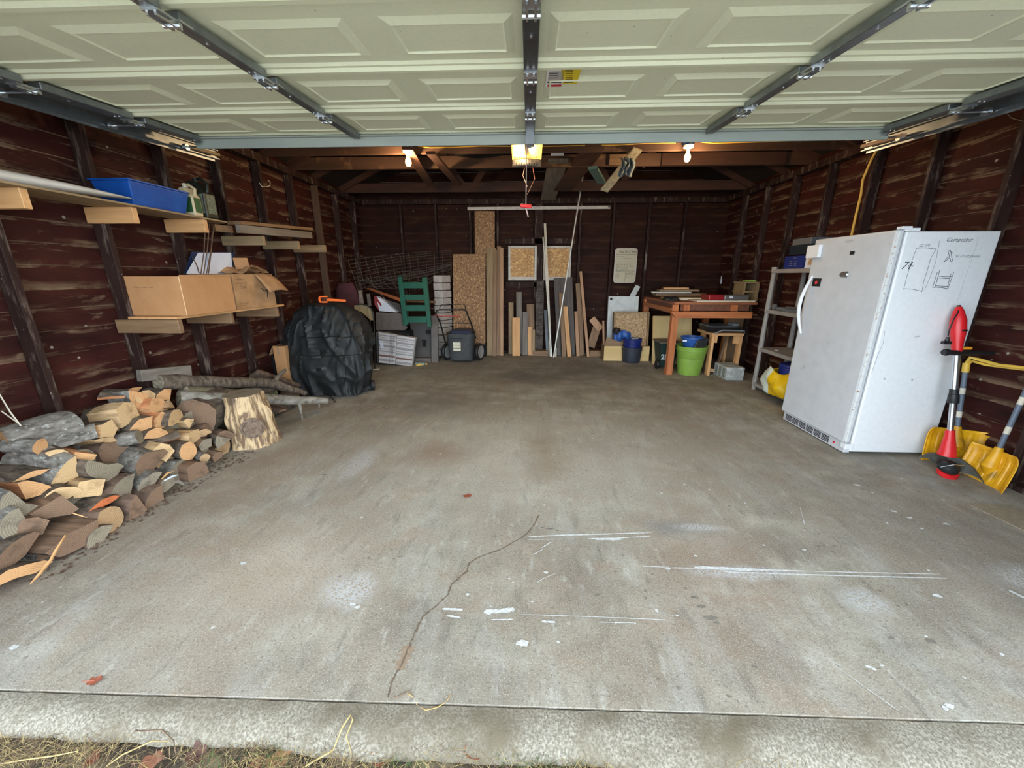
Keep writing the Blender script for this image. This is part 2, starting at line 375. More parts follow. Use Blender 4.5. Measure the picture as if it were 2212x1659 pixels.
    col = mix(mul(mul(vs, rng(nz(1.3, 2), .5, .56)), .75), col, lin((205, 205, 203)))
    vo2 = N.new('ShaderNodeTexVoronoi'); vo2.inputs['Scale'].default_value = 16.0; L.new(P, vo2.inputs[0])
    col = mix(mul(mul(rng(vo2.outputs['Distance'], .16, .1), rng(nz(2.1, 2), .56, .62)), .6), col, lin((92, 84, 76)))
    L.new(col, b.inputs['Base Color'])
    bn = N.new('ShaderNodeBump'); bn.inputs['Distance'].default_value = .0015; L.new(fine, bn.inputs['Height']); L.new(bn.outputs[0], b.inputs['Normal'])
    return m
CONC = concrete()
fl = MB()
fl.hexa([(XL - .1, edge(XL), -.12), (XR + .1, edge(XR), -.12), (XR + .1, YB + .1, -.12), (XL - .1, YB + .1, -.12), (XL - .1, edge(XL), 0), (XR + .1, edge(XR), 0), (XR + .1, YB + .1, 0), (XL - .1, YB + .1, 0)])
floor = struct(fl.build('floor', CONC, origin=(0, 0, 0)))
FOOT = mat('weathered_footing', (156, 150, 136), (112, 105, 92), 120, rough=.9, bump=.002, lo=.36, hi=.58, spots=((84, 76, 64), 60, .16), c3=(104, 95, 78), s3=4, lo3=.45, hi3=.66)
fm = MB(); random.seed(3)
def foot(u, v):
    x = -3.6 + 7.6 * u; y1 = edge(x) - .007; y0 = .845 + .025 * mnoise.noise((x * 3, 1, 0)) + .012 * mnoise.noise((x * 11, 4, 0)) + (.01 if x < -.8 else -.012 * max(0, x))
    y = y1 + (y0 - y1) * v; z = -.004 - .05 * v ** 3 + .006 * mnoise.noise((x * 9, y * 9, 0)) * min(1, v * 3) + (.003 * mnoise.noise((x * 14, 0, 0)) if v < .01 else 0)
    return (x, y, z)
fm.grid(foot, 200, 8)
ft = fm.build('trim_1', FOOT, origin=(0, .9, -.1)); struct(ft)
sk = MB(); sk.hexa([(-3.6, .82, -.3), (4, .78, -.3), (4, .94, -.3), (-3.6, 1.05, -.3), (-3.6, .82, -.12), (4, .78, -.12), (4, .86, -.06), (-3.6, 1.05, -.06)])

SOIL = mat('bare_soil', (84, 72, 56), (52, 43, 34), 26, rough=.95, bump=.01, c3=(124, 110, 84), s3=9)
gm = MB(); gm.grid(lambda u, v: (-9 + 18 * u, .3 + .9 * v, -.075 + .012 * mnoise.noise((u * 60, v * 10, 0))), 240, 14)
struct(gm.build('ground', SOIL, origin=(0, 0, -.1)))
gv = MB(); gv.grid(lambda u, v: (-3.6 + 7.6 * u, edge(-3.6 + 7.6 * u) - .02 + .03 * v, -.011 + .002 * mnoise.noise((u * 90, 0, 0))), 60, 1); struct(gv.build('trim_2', SOIL, origin=(0, 1, -.1)))

dv = MB(); dv.box(-9, 9, -9, .45, -.14, -.045); struct(dv.build('bounce_ground', mat('pale_bounce', (196, 192, 182), (170, 166, 156), 60, rough=.95), origin=(0, -2, -.1)))  # unseen pale ground, added to bounce light up onto the raised door
# cracks, paint streaks and splats lying on the slab
PAINT = mat('dried_white_paint', (215, 217, 218), (180, 181, 178), 90, rough=.7, lo=.35, hi=.6)
CRACK = mat('crack_dirt', (92, 78, 64), (120, 104, 86), 60, rough=.95)
RZ = [0]
def ribbon(pts, w, z=None, jit=.3, sub=8):
    RZ[0] += 1; z = z or .0012 + .00012 * RZ[0]
    m = MB(); P3 = []
    for a, b_ in zip(pts, pts[1:]):
        for k in range(sub): P3.append(a.lerp(b_, k / sub))
    P3.append(pts[-1]); L_, R_ = [], []
    for i, p in enumerate(P3):
        d = (P3[min(i + 1, len(P3) - 1)] - P3[max(i - 1, 0)]).normalized(); s_ = V((-d.y, d.x, 0))
        ww = w * (1 + jit * random.uniform(-1, 1)) / 2
        if i in (0, len(P3) - 1): ww *= .25
        L_.append(V((p.x, p.y, z)) + s_ * ww); R_.append(V((p.x, p.y, z)) - s_ * ww * (1 + jit * random.uniform(-1, 1)))
    n = len(P3); m.add(L_ + R_, [(i, n + i, n + i + 1, i + 1) for i in range(n - 1)]); return m
ck = [at(u, v, Z=0) for u, v in ((1165, 1112), (1150, 1140), (1135, 1155), (1090, 1183), (1030, 1205), (1013, 1218), (1008, 1234), (975, 1262), (968, 1285), (938, 1312), (912, 1332), (900, 1360), (888, 1388), (878, 1405), (870, 1432), (850, 1465), (838, 1508))]
ck2 = []
for i, p in enumerate(ck[:-1]):
    for k in range(3):
        q = p.lerp(ck[i + 1], k / 3); ck2.append(q + V((random.uniform(-.004, .004), random.uniform(-.004, .004), 0)))
ck2.append(ck[-1])
ribbon(ck2, .007, .0011, .5, 3).build('crack', CRACK, floor)
ribbon([at(u, v, Z=0) for u, v in ((885, 1395), (875, 1420), (860, 1450))], .04, .0008, .5).build('dirt_stain', mat('brown_dirt', (132, 112, 92), (150, 132, 112), 60, rough=.95), floor)
for uv, w in ((((1140, 1160), (1200, 1157), (1410, 1151)), .009), (((1140, 1166), (1215, 1165)), .004), (((1268, 1164), (1330, 1163), (1405, 1159)), .008), (((1285, 1166), (1345, 1165)), .014),
              (((1382, 1223), (1445, 1226)), .006), (((1440, 1227), (1600, 1230), (1800, 1236), (2030, 1241)), .006), (((1560, 1236), (1700, 1241), (2045, 1250)), .008), (((1500, 1226), (1660, 1233)), .02),
              (((1045, 1323), (1080, 1321), (1112, 1317)), .022), (((955, 1316), (1000, 1318)), .012), (((965, 1331), (995, 1335)), .01), (((1125, 1328), (1300, 1334), (1440, 1340)), .0035), (((1060, 1340), (1110, 1339)), .006), (((1170, 1343), (1200, 1345)), .008),
              (((1170, 1185), (1190, 1172)), .006), (((1150, 1200), (1172, 1188)), .005), (((1728, 1097), (1738, 1135)), .004), (((1795, 1433), (1860, 1480), (1940, 1537)), .0028), (((1797, 1432), (1820, 1440)), .0025), (((1290, 1345), (1370, 1347)), .004),
              (((1160, 1260), (1175, 1250), (1200, 1240)), .003), (((2178, 1276), (2212, 1293)), .02)):
    ribbon([at(u, v, Z=0) for u, v in uv], w).build('paint_streak', PAINT, floor)
def splat(c, rx, ry, n=14, z=.0012):
    m = MB(); P_ = []
    for k in range(n):
        a = 2 * math.pi * k / n; f = random.uniform(.6, 1.15); P_.append((c.x + rx * f * math.cos(a), c.y + ry * f * math.sin(a), z))
    m.add(P_, [tuple(range(n))]); return m
random.seed(11)
for u, v, r in ((1128, 1390, .026), (1178, 1237, .014), (762, 1306, .012), (772, 1312, .014), (1065, 1238, .006), (823, 1315, .005), (1010, 1284, .012), (1100, 1250, .007), (1108, 1258, .006), (1060, 1310, .006), (1206, 1387, .007), (1150, 1300, .006),
                (1852, 1048, .022), (1932, 1105, .018), (1965, 1118, .016), (1990, 1142, .012), (2045, 1132, .018), (1738, 1188, .012), (1650, 1178, .009), (1503, 1201, .010), (1443, 1229, .012), (2005, 1232, .010), (2025, 1287, .018), (2050, 1525, .014), (2042, 1530, .012),
                (1875, 1440, .012), (1887, 1445, .010), (1905, 1438, .007), (2000, 1375, .007), (2082, 1463, .007), (1418, 1318, .008), (1463, 1330, .007), (1610, 1087, .008), (1615, 1095, .006), (1420, 1322, .005), (1330, 1346, .005), (1318, 1340, .005), (1372, 1347, .005),
                (1709, 1108, .006), (1738, 1146, .006), (2165, 1414, .01), (2105, 1100, .012), (1916, 1130, .009), (1983, 1128, .008), (2036, 1080, .012), (1885, 1065, .010), (30, 1398, .016), (620, 1222, .006), (665, 1223, .005), (525, 1217, .014), (690, 610, .001)):
    if r > .002: splat(at(u, v, Z=0), r * random.uniform(.9, 1.2), r * .7).build('paint_splat', PAINT, floor)

# ---------------------------------------------------------------- walls
def siding_wall(name, side):
    m = MB(); ph = .138; n = 21; random.seed(sum(map(ord, name)))
    for i in range(n):
        z0 = i * ph; z1 = z0 + ph + .004; o0 = .02 + random.uniform(-.002, .002); o1 = random.uniform(-.002, .002)
        if side == 'L': a = (XL - .03, XL - o0 * .2, XL - o0)
        if side == 'R': a = (XR + .03, XR + o0 * .2, XR + o0)
        if side in 'LR':
            bk, fr1, fr0 = a[0], a[2], a[1]; y0_, y1_ = 1.0, YB + .03
            P8 = [(bk, y0_, z0), (fr0, y0_, z0), (fr0, y1_, z0), (bk, y1_, z0), (bk, y0_, z1), (fr1, y0_, z1 - .003), (fr1, y1_, z1 - .003), (bk, y1_, z1)]
            if side == 'R': P8 = [P8[1], P8[0], P8[3], P8[2], P8[5], P8[4], P8[7], P8[6]]
            m.hexa(P8)
        else:
            m.hexa([(XL - .06, YB + o0 * .2, z0), (XR + .06, YB + o0 * .2, z0), (XR + .06, YB + .03, z0), (XL - .06, YB + .03, z0), (XL - .06, YB + o0, z1 - .003), (XR + .06, YB + o0, z1 - .003), (XR + .06, YB + .03, z1), (XL - .06, YB + .03, z1)])
    return m
TOPZ = 2.67
wl = struct(siding_wall('wall_left', 'L').build('wall_left', SID, origin=(XL, 4, 0)))
wr = struct(siding_wall('wall_right', 'R').build('wall_right', SID, origin=(XR, 4, 0)))
wb = siding_wall('wall_back', 'B')
RIDGE = (XL + XR) / 2
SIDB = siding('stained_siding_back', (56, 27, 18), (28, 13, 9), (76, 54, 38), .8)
for i in range(9):   # gable boards
    z0 = 21 * .138 + i * .15; h = (z0 - 2.85) * 2.1; wb.box(XL - .06 + max(h, 0), XR + .06 - max(h, 0), YB + .004, YB + .03, z0, z0 + .147)
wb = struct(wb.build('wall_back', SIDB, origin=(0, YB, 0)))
def stud(par, x0, x1, y0, y1, z0=0, z1=TOPZ, m=STUD, nm='stud'):
    b_ = MB(); b_.box(x0, x1, y0, y1, z0, z1); o = b_.build(nm, m, par, bevel=.003, seg=1); return o
for k in range(10):
    y = 1.59 + .61 * k
    if y > 1.9: stud(wl, XL, XL + .092, y, y + .042, m=(STUDL if k in (7,) else STUD))
for k in range(9):
    y = 1.95 + .61 * k; stud(wr, XR - .092, XR, y, y + .042, m=STUD)
for u in (872, 945, 1018, 1076, 1250, 1320, 1395, 1470):
    x = at(u, 560, Y=YB - .09).x; stud(wb, x - .02, x + .022, YB - .092, YB)
x = at(1163, 560, Y=YB - .09).x; 
stud(wb, at(1092, 540, Y=YB).x, at(1240, 540, Y=YB).x, YB - .09, YB, 2.00, 2.09, nm='window_header')
stud(wb, at(1092, 540, Y=YB).x, at(1240, 540, Y=YB).x, YB - .09, YB, 1.24, 1.33, nm='window_sill_beam')
stud(wb, x - .075, x + .075, YB - .09, YB)
for par, a in ((wl, (XL, XL + .092, 1.5, YB)), (wr, (XR - .092, XR, 1.5, YB)), (wb, (XL + .1, XR - .1, YB - .092, YB))):
    stud(par, *a, TOPZ, TOPZ + .085, m=STUD, nm='top_plate'); stud(par, *a, 0.0, .04, m=STUD, nm='bottom_plate')
# front wall round the opening
fw = MB()
fw.box(XL - .1, -2.5, .98, 1.1, 0, 2.9); fw.box(2.5, XR + .1, .98, 1.1, 0, 2.9); fw.box(-2.5, 2.5, .98, 1.1, 2.2, 2.9)
for i in range(8):
    z0 = 2.9 + i * .15; h = (z0 - 2.72) * 2.1; fw.box(XL - .1 + h, XR + .1 - h, .98, 1.1, z0, z0 + .15)
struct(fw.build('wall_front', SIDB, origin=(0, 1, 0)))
# outer skins keep daylight out
# ceiling: roof deck with its framing
rf = MB(); zt = 2.74; zr = zt + (XR - RIDGE) / 2.1; OV = .35
for sx in (-1, 1):
    xe = (XL if sx < 0 else XR) + sx * OV; ze = zt - OV / 2.1
    P8 = [(RIDGE, .6, zr), (xe, .6, ze), (xe, YB + .2, ze), (RIDGE, YB + .2, zr)]
    up = V((0, 0, .05)); 
    rf.hexa([V(p) + V((0, 0, .10)) for p in (P8 if sx > 0 else [P8[1], P8[0], P8[3], P8[2]])] + [V(p) + V((0, 0, .15)) for p in (P8 if sx > 0 else [P8[1], P8[0], P8[3], P8[2]])])
ceil = struct(rf.build('ceiling', ROOFM, origin=(0, 4, 3)))
def cpart(p, q, w, t, side, nm, m=TRUSS):
    b_ = MB(); b_.beam(p, q, w, t, side); return b_.build(nm, m, ceil, bevel=.003, seg=1)
for y, m_ in ((3.58, TRUSSD), (4.19, TRUSSD), (4.80, TRUSS), (5.41, TRUSS), (6.02, TRUSSD), (6.85, TRUSSD)):
    if y != 6.02: cpart((XL + .05, y, TOPZ + .155), (XR - .05, y, TOPZ + .155), .04, .14, (0, 1, 0), 'ceiling_joist', m_ if y > 4 else TRUSSD)
    for sx in (-1, 1):
        xe = XL if sx < 0 else XR
        cpart((xe, y - .045, zt + .06), (RIDGE, y - .045, zr + .04), .038, .09, (0, 1, 0), 'rafter', TRUSSD)
        if y in (5.41, 6.85):
            cpart((RIDGE + sx * .08, y + .04, zr), (RIDGE + sx * 1.15, y + .04, TOPZ + .12), .038, .09, (0, 1, 0), 'truss_web', TRUSSD)
            cpart((RIDGE + sx * 1.2, y + .04, TOPZ + .1), (RIDGE + sx * 1.75, y + .04, zr - 1.75 / 2.1), .038, .09, (0, 1, 0), 'truss_web', TRUSSD)
cpart((RIDGE, 1, zr + .03), (RIDGE, YB, zr + .03), .04, .14, (1, 0, 0), 'ridge_board', TRUSSD)
cpart((1.62, 5.37, 2.82), (3.1, 5.37, 2.82), .04, .14, (0, 1, 0), 'splice_board', TRUSSD)
cpart((.98, 5.37, 2.82), (1.28, 5.37, 2.82), .04, .12, (0, 1, 0), 'splice_board', BRN(0))
# ---------------------------------------------------------------- overhead sectional door
DS = V((0, .533, .035)).normalized(); DN = V((0, -DS.z, DS.y))     # along the door's depth, and its upward normal
dj = [V((0, 1.01 + .533 * k, 2.29 + .035 * k)) for k in range(5)]
door = bpy.data.objects.new('door_1', None); COL.objects.link(door); door.location = (0, 2.07, 2.36); door['_o'] = [0, 2.07, 2.36]
door['kind'] = 'structure'; door['label'] = 'raised cream sectional garage door under the ceiling'
DW = 2.44
def dpt(x, s, k, h=0.0): return dj[k] + V((x, 0, 0)) + DS * s + DN * h
for k in range(4):
    L_ = .533; m = MB()
    xs = [-DW]
    cells = []
    for b_ in range(8):
        x0 = -DW + .61 * b_; cells.append((x0 + .065, x0 + .545))
    s0, s1 = .10, .385
    def q(x0, x1, sa, sb, ha=0., hb=0., mi=0):
        m.add([dpt(x0, sa, k, ha), dpt(x1, sa, k, ha), dpt(x1, sb, k, hb), dpt(x0, sb, k, hb)], [(0, 1, 2, 3)], mi)
    # framing strips between the cells
    q(-DW, DW, .012, .03, -.0, .0); q(-DW, DW, .03, s0)
    q(-DW, DW, s1, .44)
    px_ = -DW
    for (a, c) in cells: q(px_, a, s0, s1); px_ = c
    q(px_, DW, s0, s1)
    g = .034; d1, d2 = .0, .012
    for (a, c) in cells:
        for (A, B) in (((a, s0), (c, s0)), ((c, s0), (c, s1)), ((c, s1), (a, s1)), ((a, s1), (a, s0))):
            cx_, cs_ = (a + c) / 2, (s0 + s1) / 2
            def inn(P_, gg): return (P_[0] + (gg if P_[0] < cx_ else -gg), P_[1] + (gg if P_[1] < cs_ else -gg))
            A1, B1 = inn(A, g), inn(B, g)
            m.add([dpt(A[0], A[1], k, 0), dpt(B[0], B[1], k, 0), dpt(B1[0], B1[1], k, -d2), dpt(A1[0], A1[1], k, -d2)], [(0, 1, 2, 3)])
            A2, B2 = inn(A, g + .006), inn(B, g + .006)
            m.add([dpt(A1[0], A1[1], k, -d2), dpt(B1[0], B1[1], k, -d2), dpt(B2[0], B2[1], k, -d2 + .006), dpt(A2[0], A2[1], k, -d2 + .006)], [(0, 1, 2, 3)])
        gg = g + .006
        q(a + gg, c - gg, s0 + gg, s1 - gg, -d2 + .006, -d2 + .006)
    # tongue and groove ribs at the joint
    q(-DW, DW, .44, .452, 0, -.010); q(-DW, DW, .452, .470, -.010, -.010); q(-DW, DW, .470, .482, -.010, -.022)
    q(-DW, DW, .482, .505, -.022, -.022); q(-DW, DW, .505, .511, -.022, -.014); q(-DW, DW, .511, .527, -.014, -.014); q(-DW, DW, .527, .531, -.014, .03)
    q(-DW, DW, .0, .012, .03, 0)
    m.add([dpt(-DW, 0, k, .04), dpt(DW, 0, k, .04), dpt(DW, L_, k, .04), dpt(-DW, L_, k, .04)], [(0, 1, 2, 3)])
    o = m.build('door_section', DOORP, door)
    for j, x in enumerate((-2.40, -1.22, 0, 1.22, 2.40)):
        w = .075 if j in (0, 4) else .05
        if j == 2: w = .06
        s = MB(); hgt = .035
        hl2 = .232 if k < 3 else .212
        s.obox(dpt(x, .003 + hl2, k, -.012 - hgt / 2), V((w / 2, 0, 0)), DS * hl2, DN * hgt / 2)
        st_ = s.build('stile', GALVD if j in (2,) else GALV, o, bevel=.003, seg=1)
        h = MB()
        for dx in (-1, 1):
            h.obox(dpt(x + dx * .014, .50, k, -.052), V((.004, 0, 0)), DS * .05, DN * .012)
        h.obox(dpt(x, .475, k, -.05), V((.028, 0, 0)), DS * .03, DN * .003); h.obox(dpt(x, .56, k, -.042) if k < 3 else dpt(x, .50, k, -.044), V((.028, 0, 0)), DS * .03, DN * .003)
        h.tube([dpt(x - .03, .528, k, -.058), dpt(x + .03, .528, k, -.058)], .008)
        for ds in (.455, .49, .50, .15, .40):
            for dx in ((-.012, .012) if ds != .15 else (0,)): h.lathe([(.006, -.008), (.006, 0)], dpt(x + dx, ds, k, -.05), -DN, 8)
        if j in (0, 4):
            sx = -1 if j == 0 else 1
            h.tube([dpt(x + sx * .02, .515, k, -.062), dpt(x + sx * .165, .515, k, -.062)], .0055)
            h.lathe([(.012, -.012), (.022, -.012), (.022, .012), (.012, .012)], dpt(x + sx * .155, .515, k, -.062), (1, 0, 0), 16)
        if k < 3 or j in (0, 4): h.build('hinge', STEEL, o)
# reinforcing strut along the far edge
s = MB()
e0 = dpt(0, .555, 3, -.008)
s.prism([dpt(-DW, .435, 3, -.026), dpt(-DW, .460, 3, -.028), dpt(-DW, .475, 3, -.082), dpt(-DW, .488, 3, -.082), dpt(-DW, .478, 3, -.024), dpt(-DW, .535, 3, -.024), dpt(-DW, .535, 3, -.018), dpt(-DW, .435, 3, -.018)], (2 * DW, 0, 0))
s.build('strut', mat('strut_steel', (150, 156, 148), (136, 143, 138), 5, (.3, 1, 1), rough=.55, metal=0), door)
# labels on the door
lb = MB(); lbm = [mat('label_white', (226, 222, 218), rough=.6), mat('label_yellow', (216, 190, 30), rough=.6), INK, mat('label_red', (190, 40, 56), rough=.6), mat('label_blue', (40, 50, 120), rough=.6), mat('label_print', (120, 100, 20), rough=.6), mat('label_grey', (172, 164, 160), rough=.6)]
def lq(u0, v0, u1, v1, mi, h=-.0085):
    # rectangle between two points of the door plane of section 2
    def on(u, v):
        d = ray(u, v); P0 = dpt(0, 0, 2, h); t = (P0 - V((0, 0, CAMZ))).dot(DN) / d.dot(DN); return V((0, 0, CAMZ)) + d * t
    a, b_ = on(u0, v0), on(u1, v1)
    sk_ = 0
    lb.add([(a.x, a.y, a.z), (b_.x, a.y, a.z), (b_.x, b_.y, b_.z), (a.x, b_.y, b_.z)], [(0, 1, 2, 3)], mi)
lq(1182, 148, 1214, 187, 0); lq(1213, 148, 1246, 181, 1)
lq(1192, 148.5, 1213, 151, 4, -.0092); lq(1183, 176, 1212, 179, 2, -.0092); lq(1183, 183, 1212, 187, 3, -.0092); lq(1186, 155, 1211, 174, 6, -.0090)
for v in (151, 154, 158, 163.5, 167, 170.5): lq(1220 + (v % 3), v, 1240 - (v % 4), v + 1.3, 5, -.0092)
for v in (158, 163, 168): lq(1186, v, 1206, v + .9, 2, -.0094)
lq(1219, 174.5, 1238, 178.5, 2, -.0092)
lb.build('warning_label', lbm, door)

# tracks
def track(sx, label):
    X = 2.575 * sx; t = thing('door_track', (X, 2.6, 2.36), label, 'door track', 'overhead door tracks')
    a = V((X, 1.15, 2.275)); b_ = V((X, 3.48, 2.41)); d = (b_ - a).normalized(); up = d.cross(V((1, 0, 0))); up = up if up.z > 0 else -up
    m = MB(); r = V((sx, 0, 0))
    # C shaped rail opening inward, with an angle iron outside
    pr = [(0, .03), (.0, .034), (.028, .034), (.028, -.034), (0, -.034), (0, -.028), (.024, -.028), (.024, .028), (0, .028)]
    m.prism([a + r * p[0] + up * p[1] for p in pr], b_ - a)
    m.build('rail', GALV, t)
    m = MB(); m.prism([a + r * x_ + up * y_ for x_, y_ in ((.03, .02), (.03, -.052), (.034, -.052), (.034, .016), (.075, .016), (.075, .02))], b_ - a - d * .02)
    m.build('angle_iron', GALV, t)
    for y_ in (1.9, 3.2):
        m = MB(); q_ = a + d * (y_ - 1.15); m.beam(q_ + r * .05, V((q_.x + r.x * .05, q_.y, 2.72)), .03, .004, (0, 1, 0))
        m.build('hanger', GALV, t)
    return t
track(-1, 'galvanised overhead door track running along the left wall'); track(1, 'galvanised overhead door track with a wood block, along the right wall')
m = MB(); m.beam((2.555, 3.10, 2.372), (2.555, 3.44, 2.400), .04, .022, (1, 0, 0))
tag(m.build('wood_block', PNK(1)), 'pale wooden stick lying in the end of the right door track', 'wood')
m = MB(); m.beam((-2.555, 3.15, 2.376), (-2.555, 3.44, 2.400), .04, .02, (1, 0, 0))
tag(m.build('wood_block', TAN(1)), 'greyish wooden stick lying in the end of the left door track', 'wood')

# ---------------------------------------------------------------- opener
OY = 4.3
oc = at(1138, 330, Y=OY); OX = oc.x
op = thing('door_opener', (OX, OY, 2.5), 'ceiling mounted door opener with glowing yellow lens in the middle', 'door opener')
m = MB(); m.box(OX - .13, OX + .13, OY + .02, OY + .36, 2.57, 2.8); m.build('housing', mat('opener_grey', (60, 60, 62), rough=.5), op, bevel=.02)
z1, z0 = at(1138, 305, Y=OY).z, at(1138, 345, Y=OY).z; zb = at(1138, 361, Y=OY).z
def lens(u, v):
    a = math.pi * (u - .5) * .5; hw = .155 - .018 * math.sin(v * math.pi) * 0 - .012 * v
    return (OX + hw * math.sin(a) / math.sin(math.pi * .25), OY - .05 * (math.cos(a) - .7) / .3, z1 + (z0 - z1) * v + .0)
gl = mat('glowing_lens', (255, 214, 130), rough=.4, emit=((255, 186, 70), 2.2))
m = MB(); m.grid(lens, 18, 6); m.build('light_lens', gl, op, solid=.003)
m = MB(); m.grid(lambda u, v: (lens(u, 1)[0] * 1.0, lens(u, 1)[1] + .005, z0 + (zb - z0) * v), 18, 3); m.build('lower_vent', mat('vent_grey', (120, 112, 104), rough=.6), op, solid=.004)
m = MB(); 
for k in range(9): m.box(OX - .1 + .025 * k - .005, OX - .1 + .025 * k + .005, OY - .065, OY - .05, zb + .004, zb + .022)
m.build('vent_slot', BLKG, op); m = MB()
for k in range(11): m.box(OX - .12 + .024 * k - .004, OX - .12 + .024 * k + .004, OY - .063, OY - .05, z0 + .002, z0 + .012)
m.build('vent_slot', BLKG, op)
m = MB(); m.box(OX - .02, OX + .02, 1.15, OY + .05, 2.59, 2.62); m.build('rail', GALV, op)
m = MB(); m.tube([(OX - .02, OY, zb), (OX - .035, 4.1, zb - .12), (OX + .01, 3.8, zb - .28)], .003, 6); m.tube([(OX + .06, OY, zb), (OX + .08, 4.1, zb - .15), (OX + .012, 3.8, zb - .34)], .003, 6)
m.build('wire', mat('red_wire', (150, 90, 80), rough=.6), op)
ld = bpy.data.lights.new('opener_bulb', 'POINT'); ld.energy = OPENER_W; ld.color = (1, .72, .38); ld.shadow_soft_size = .05
lo_ = bpy.data.objects.new('opener_bulb', ld); COL.objects.link(lo_); lo_.location = (OX - .03, OY - .12, (z0 + z1) / 2)
# pull bracket and release cord
t = thing('release_cord', (0, 3.2, 2.0), 'thin hanging release cord with a red handle', 'cord')
ct, cb = at(1138, 280, Y=3.16), at(1136, 450, Y=3.16)
m = MB(); m.tube([ct, (ct + cb) / 2, cb], .0035, 6); m.tube([cb, cb + V((.01, 0, -.03)), cb + V((.018, 0, -.06))], .005, 6); m.build('cord', mat('cord_pink', (190, 160, 150), rough=.7), t)
m = MB(); hh = at(1136, 445, Y=3.16); m.obox(hh, V((.045, 0, -.004)), V((0, .014, 0)), V((.001, 0, .013))); m.build('handle', RED, t, bevel=.01)
m = MB(); a = dpt(0, .45, 3, -.05)
m.box(-.03, .03, a.y - .05, a.y + .02, a.z - .05, a.z); m.beam(V((.0, a.y, a.z - .06)), V((0.012, 3.42, 2.58)), .025, .004, (1, 0, 0)); m.build('drawbar', STEEL, door)

# ---------------------------------------------------------------- hanging bulbs
def bulb(u, v, label):
    c = at(u, v, Y=4.73); t = thing('lamp_fixture', c, label, 'lamp', 'bare bulb fixtures on the front joist')
    m = MB(); m.box(c.x - .05, c.x + .05, 4.70, 4.78, c.z + .105, c.z + .20); m.build('junction_box', BLUEL, t, bevel=.006)
    m = MB(); m.box(c.x - .0, c.x + .03, 4.696, 4.70, c.z + .12, c.z + .175); m.build('sticker', PAPER, t)
    m = MB(); m.lathe([(.03, .075), (.052, .085), (.055, .105), (.02, .107)], (c.x, 4.73, c.z), n=24); m.lathe([(.018, .04), (.02, .08)], (c.x, 4.73, c.z), n=16); m.build('socket', mat('porcelain', (236, 228, 214), rough=.4), t)
    m = MB(); m.lathe([(.002, -.055), (.018, -.050), (.029, -.035), (.033, -.015), (.031, .005), (.02, .03), (.014, .045)], (c.x, 4.73, c.z), n=24, cap0=False)
    m.build('bulb', mat('glowing_bulb', (255, 230, 180), emit=((255, 200, 110), 22)), t)
    l = bpy.data.lights.new('bulb_light', 'POINT'); l.energy = LAMP_W; l.color = (1, .68, .36); l.shadow_soft_size = .03
    lo = bpy.data.objects.new('bulb_light', l); COL.objects.link(lo); lo.location = (c.x, 4.67, c.z - .075)
    return c
b1 = bulb(882, 348, 'bare glowing bulb in a blue box left of the door opener'); b2 = bulb(1485, 338, 'bare glowing bulb in a blue box right of the door opener')
CABLE = mat('yellow_cable', (216, 170, 70), rough=.5)
m = MB(); pts = [(b1.x + .05, 4.75, b1.z + .17)]
for u, v in ((905, 316), (930, 319), (985, 318), (1040, 315), (1100, 316), (1180, 316), (1260, 314), (1340, 313), (1400, 309), (1460, 308)): pts.append(at(u, v, Y=4.76))
m.tube(pts, .006, 6)
pts = [at(u, v, Y=4.76) for u, v in ((1500, 305), (1540, 309), (1620, 307), (1700, 304), (1800, 302), (1880, 302))]; m.tube(pts, .006, 6)
tag(m.build('power_cable', CABLE), 'yellow cable strung along the front joist between the bulbs', 'cable')
m = MB(); m.tube([at(u, v, X=3.395) for u, v in ((1893, 325), (1880, 350), (1864, 388), (1860, 420), (1850, 460), (1838, 515))], .011, 8)
tag(m.build('power_cable', CABLE), 'yellow cable running down the right wall behind the freezer', 'cable')
m = MB(); m.tube([at(u, v, X=3.40) for u, v in ((2167, 220), (2168, 236), (2185, 255), (2212, 262), (2225, 258))], .003, 6)
tag(m.build('wire', mat('grey_wire', (110, 100, 98), rough=.6)), 'thin loose wire curling on the right wall by the track', 'wire')
m = MB(); m.tube([at(u, v, X=-3.0) for u, v in ((560, 395), (566, 403), (575, 404), (583, 401), (584, 393), (578, 389))], .004, 6)
tag(m.build('wire_hook', CREAM), 'small pale wire hook high on the left wall', 'hook')

# ---------------------------------------------------------------- things kept up in the rafters
def raf(name, u0, v0, u1, v1, wpx, Y0_, Y1_, m_, label, cat='board', th=.03):
    a, b_ = at(u0, v0, Y=Y0_), at(u1, v1, Y=Y1_); m = MB(); d = (b_ - a)
    m.beam(a, b_, wpx * Y0_ / F * .95, th, (1, 0, 0)); o = m.build(name, m_); tag(o, label, cat, 'lumber laid across the joists'); return o
raf('rafter_board', 1184, 430, 1206, 345, 30, 7.1, 5.3, GRY(1), 'wide grey board lying flat over the joists right of the opener')
raf('rafter_board', 1215, 410, 1290, 310, 34, 6.5, 4.75, TRUSSD, 'broad dark reddish board slanting across the joists', th=.04)
raf('rafter_board', 1305, 412, 1378, 322, 17, 5.3, 4.75, mat('speckled_board', (176, 166, 140), (140, 130, 108), 30, rough=.7), 'speckled cream board poking down through the joists', th=.02)
raf('rafter_board', 1300, 395, 1280, 362, 16, 5.8, 5.1, mat('seafoam_paint', (96, 124, 116), rough=.6), 'short sea green painted board over the joists')
raf('rafter_board', 930, 400, 880, 320, 16, 6.0, 4.5, TRUSSD, 'brown board slanting left of the opener between joists')
raf('rafter_board', 990, 398, 930, 330, 14, 6.0, 4.6, TRUSSD, 'reddish board slanting up to the opener from the left')
m = MB(); c = at(1352, 352, Y=5.0)
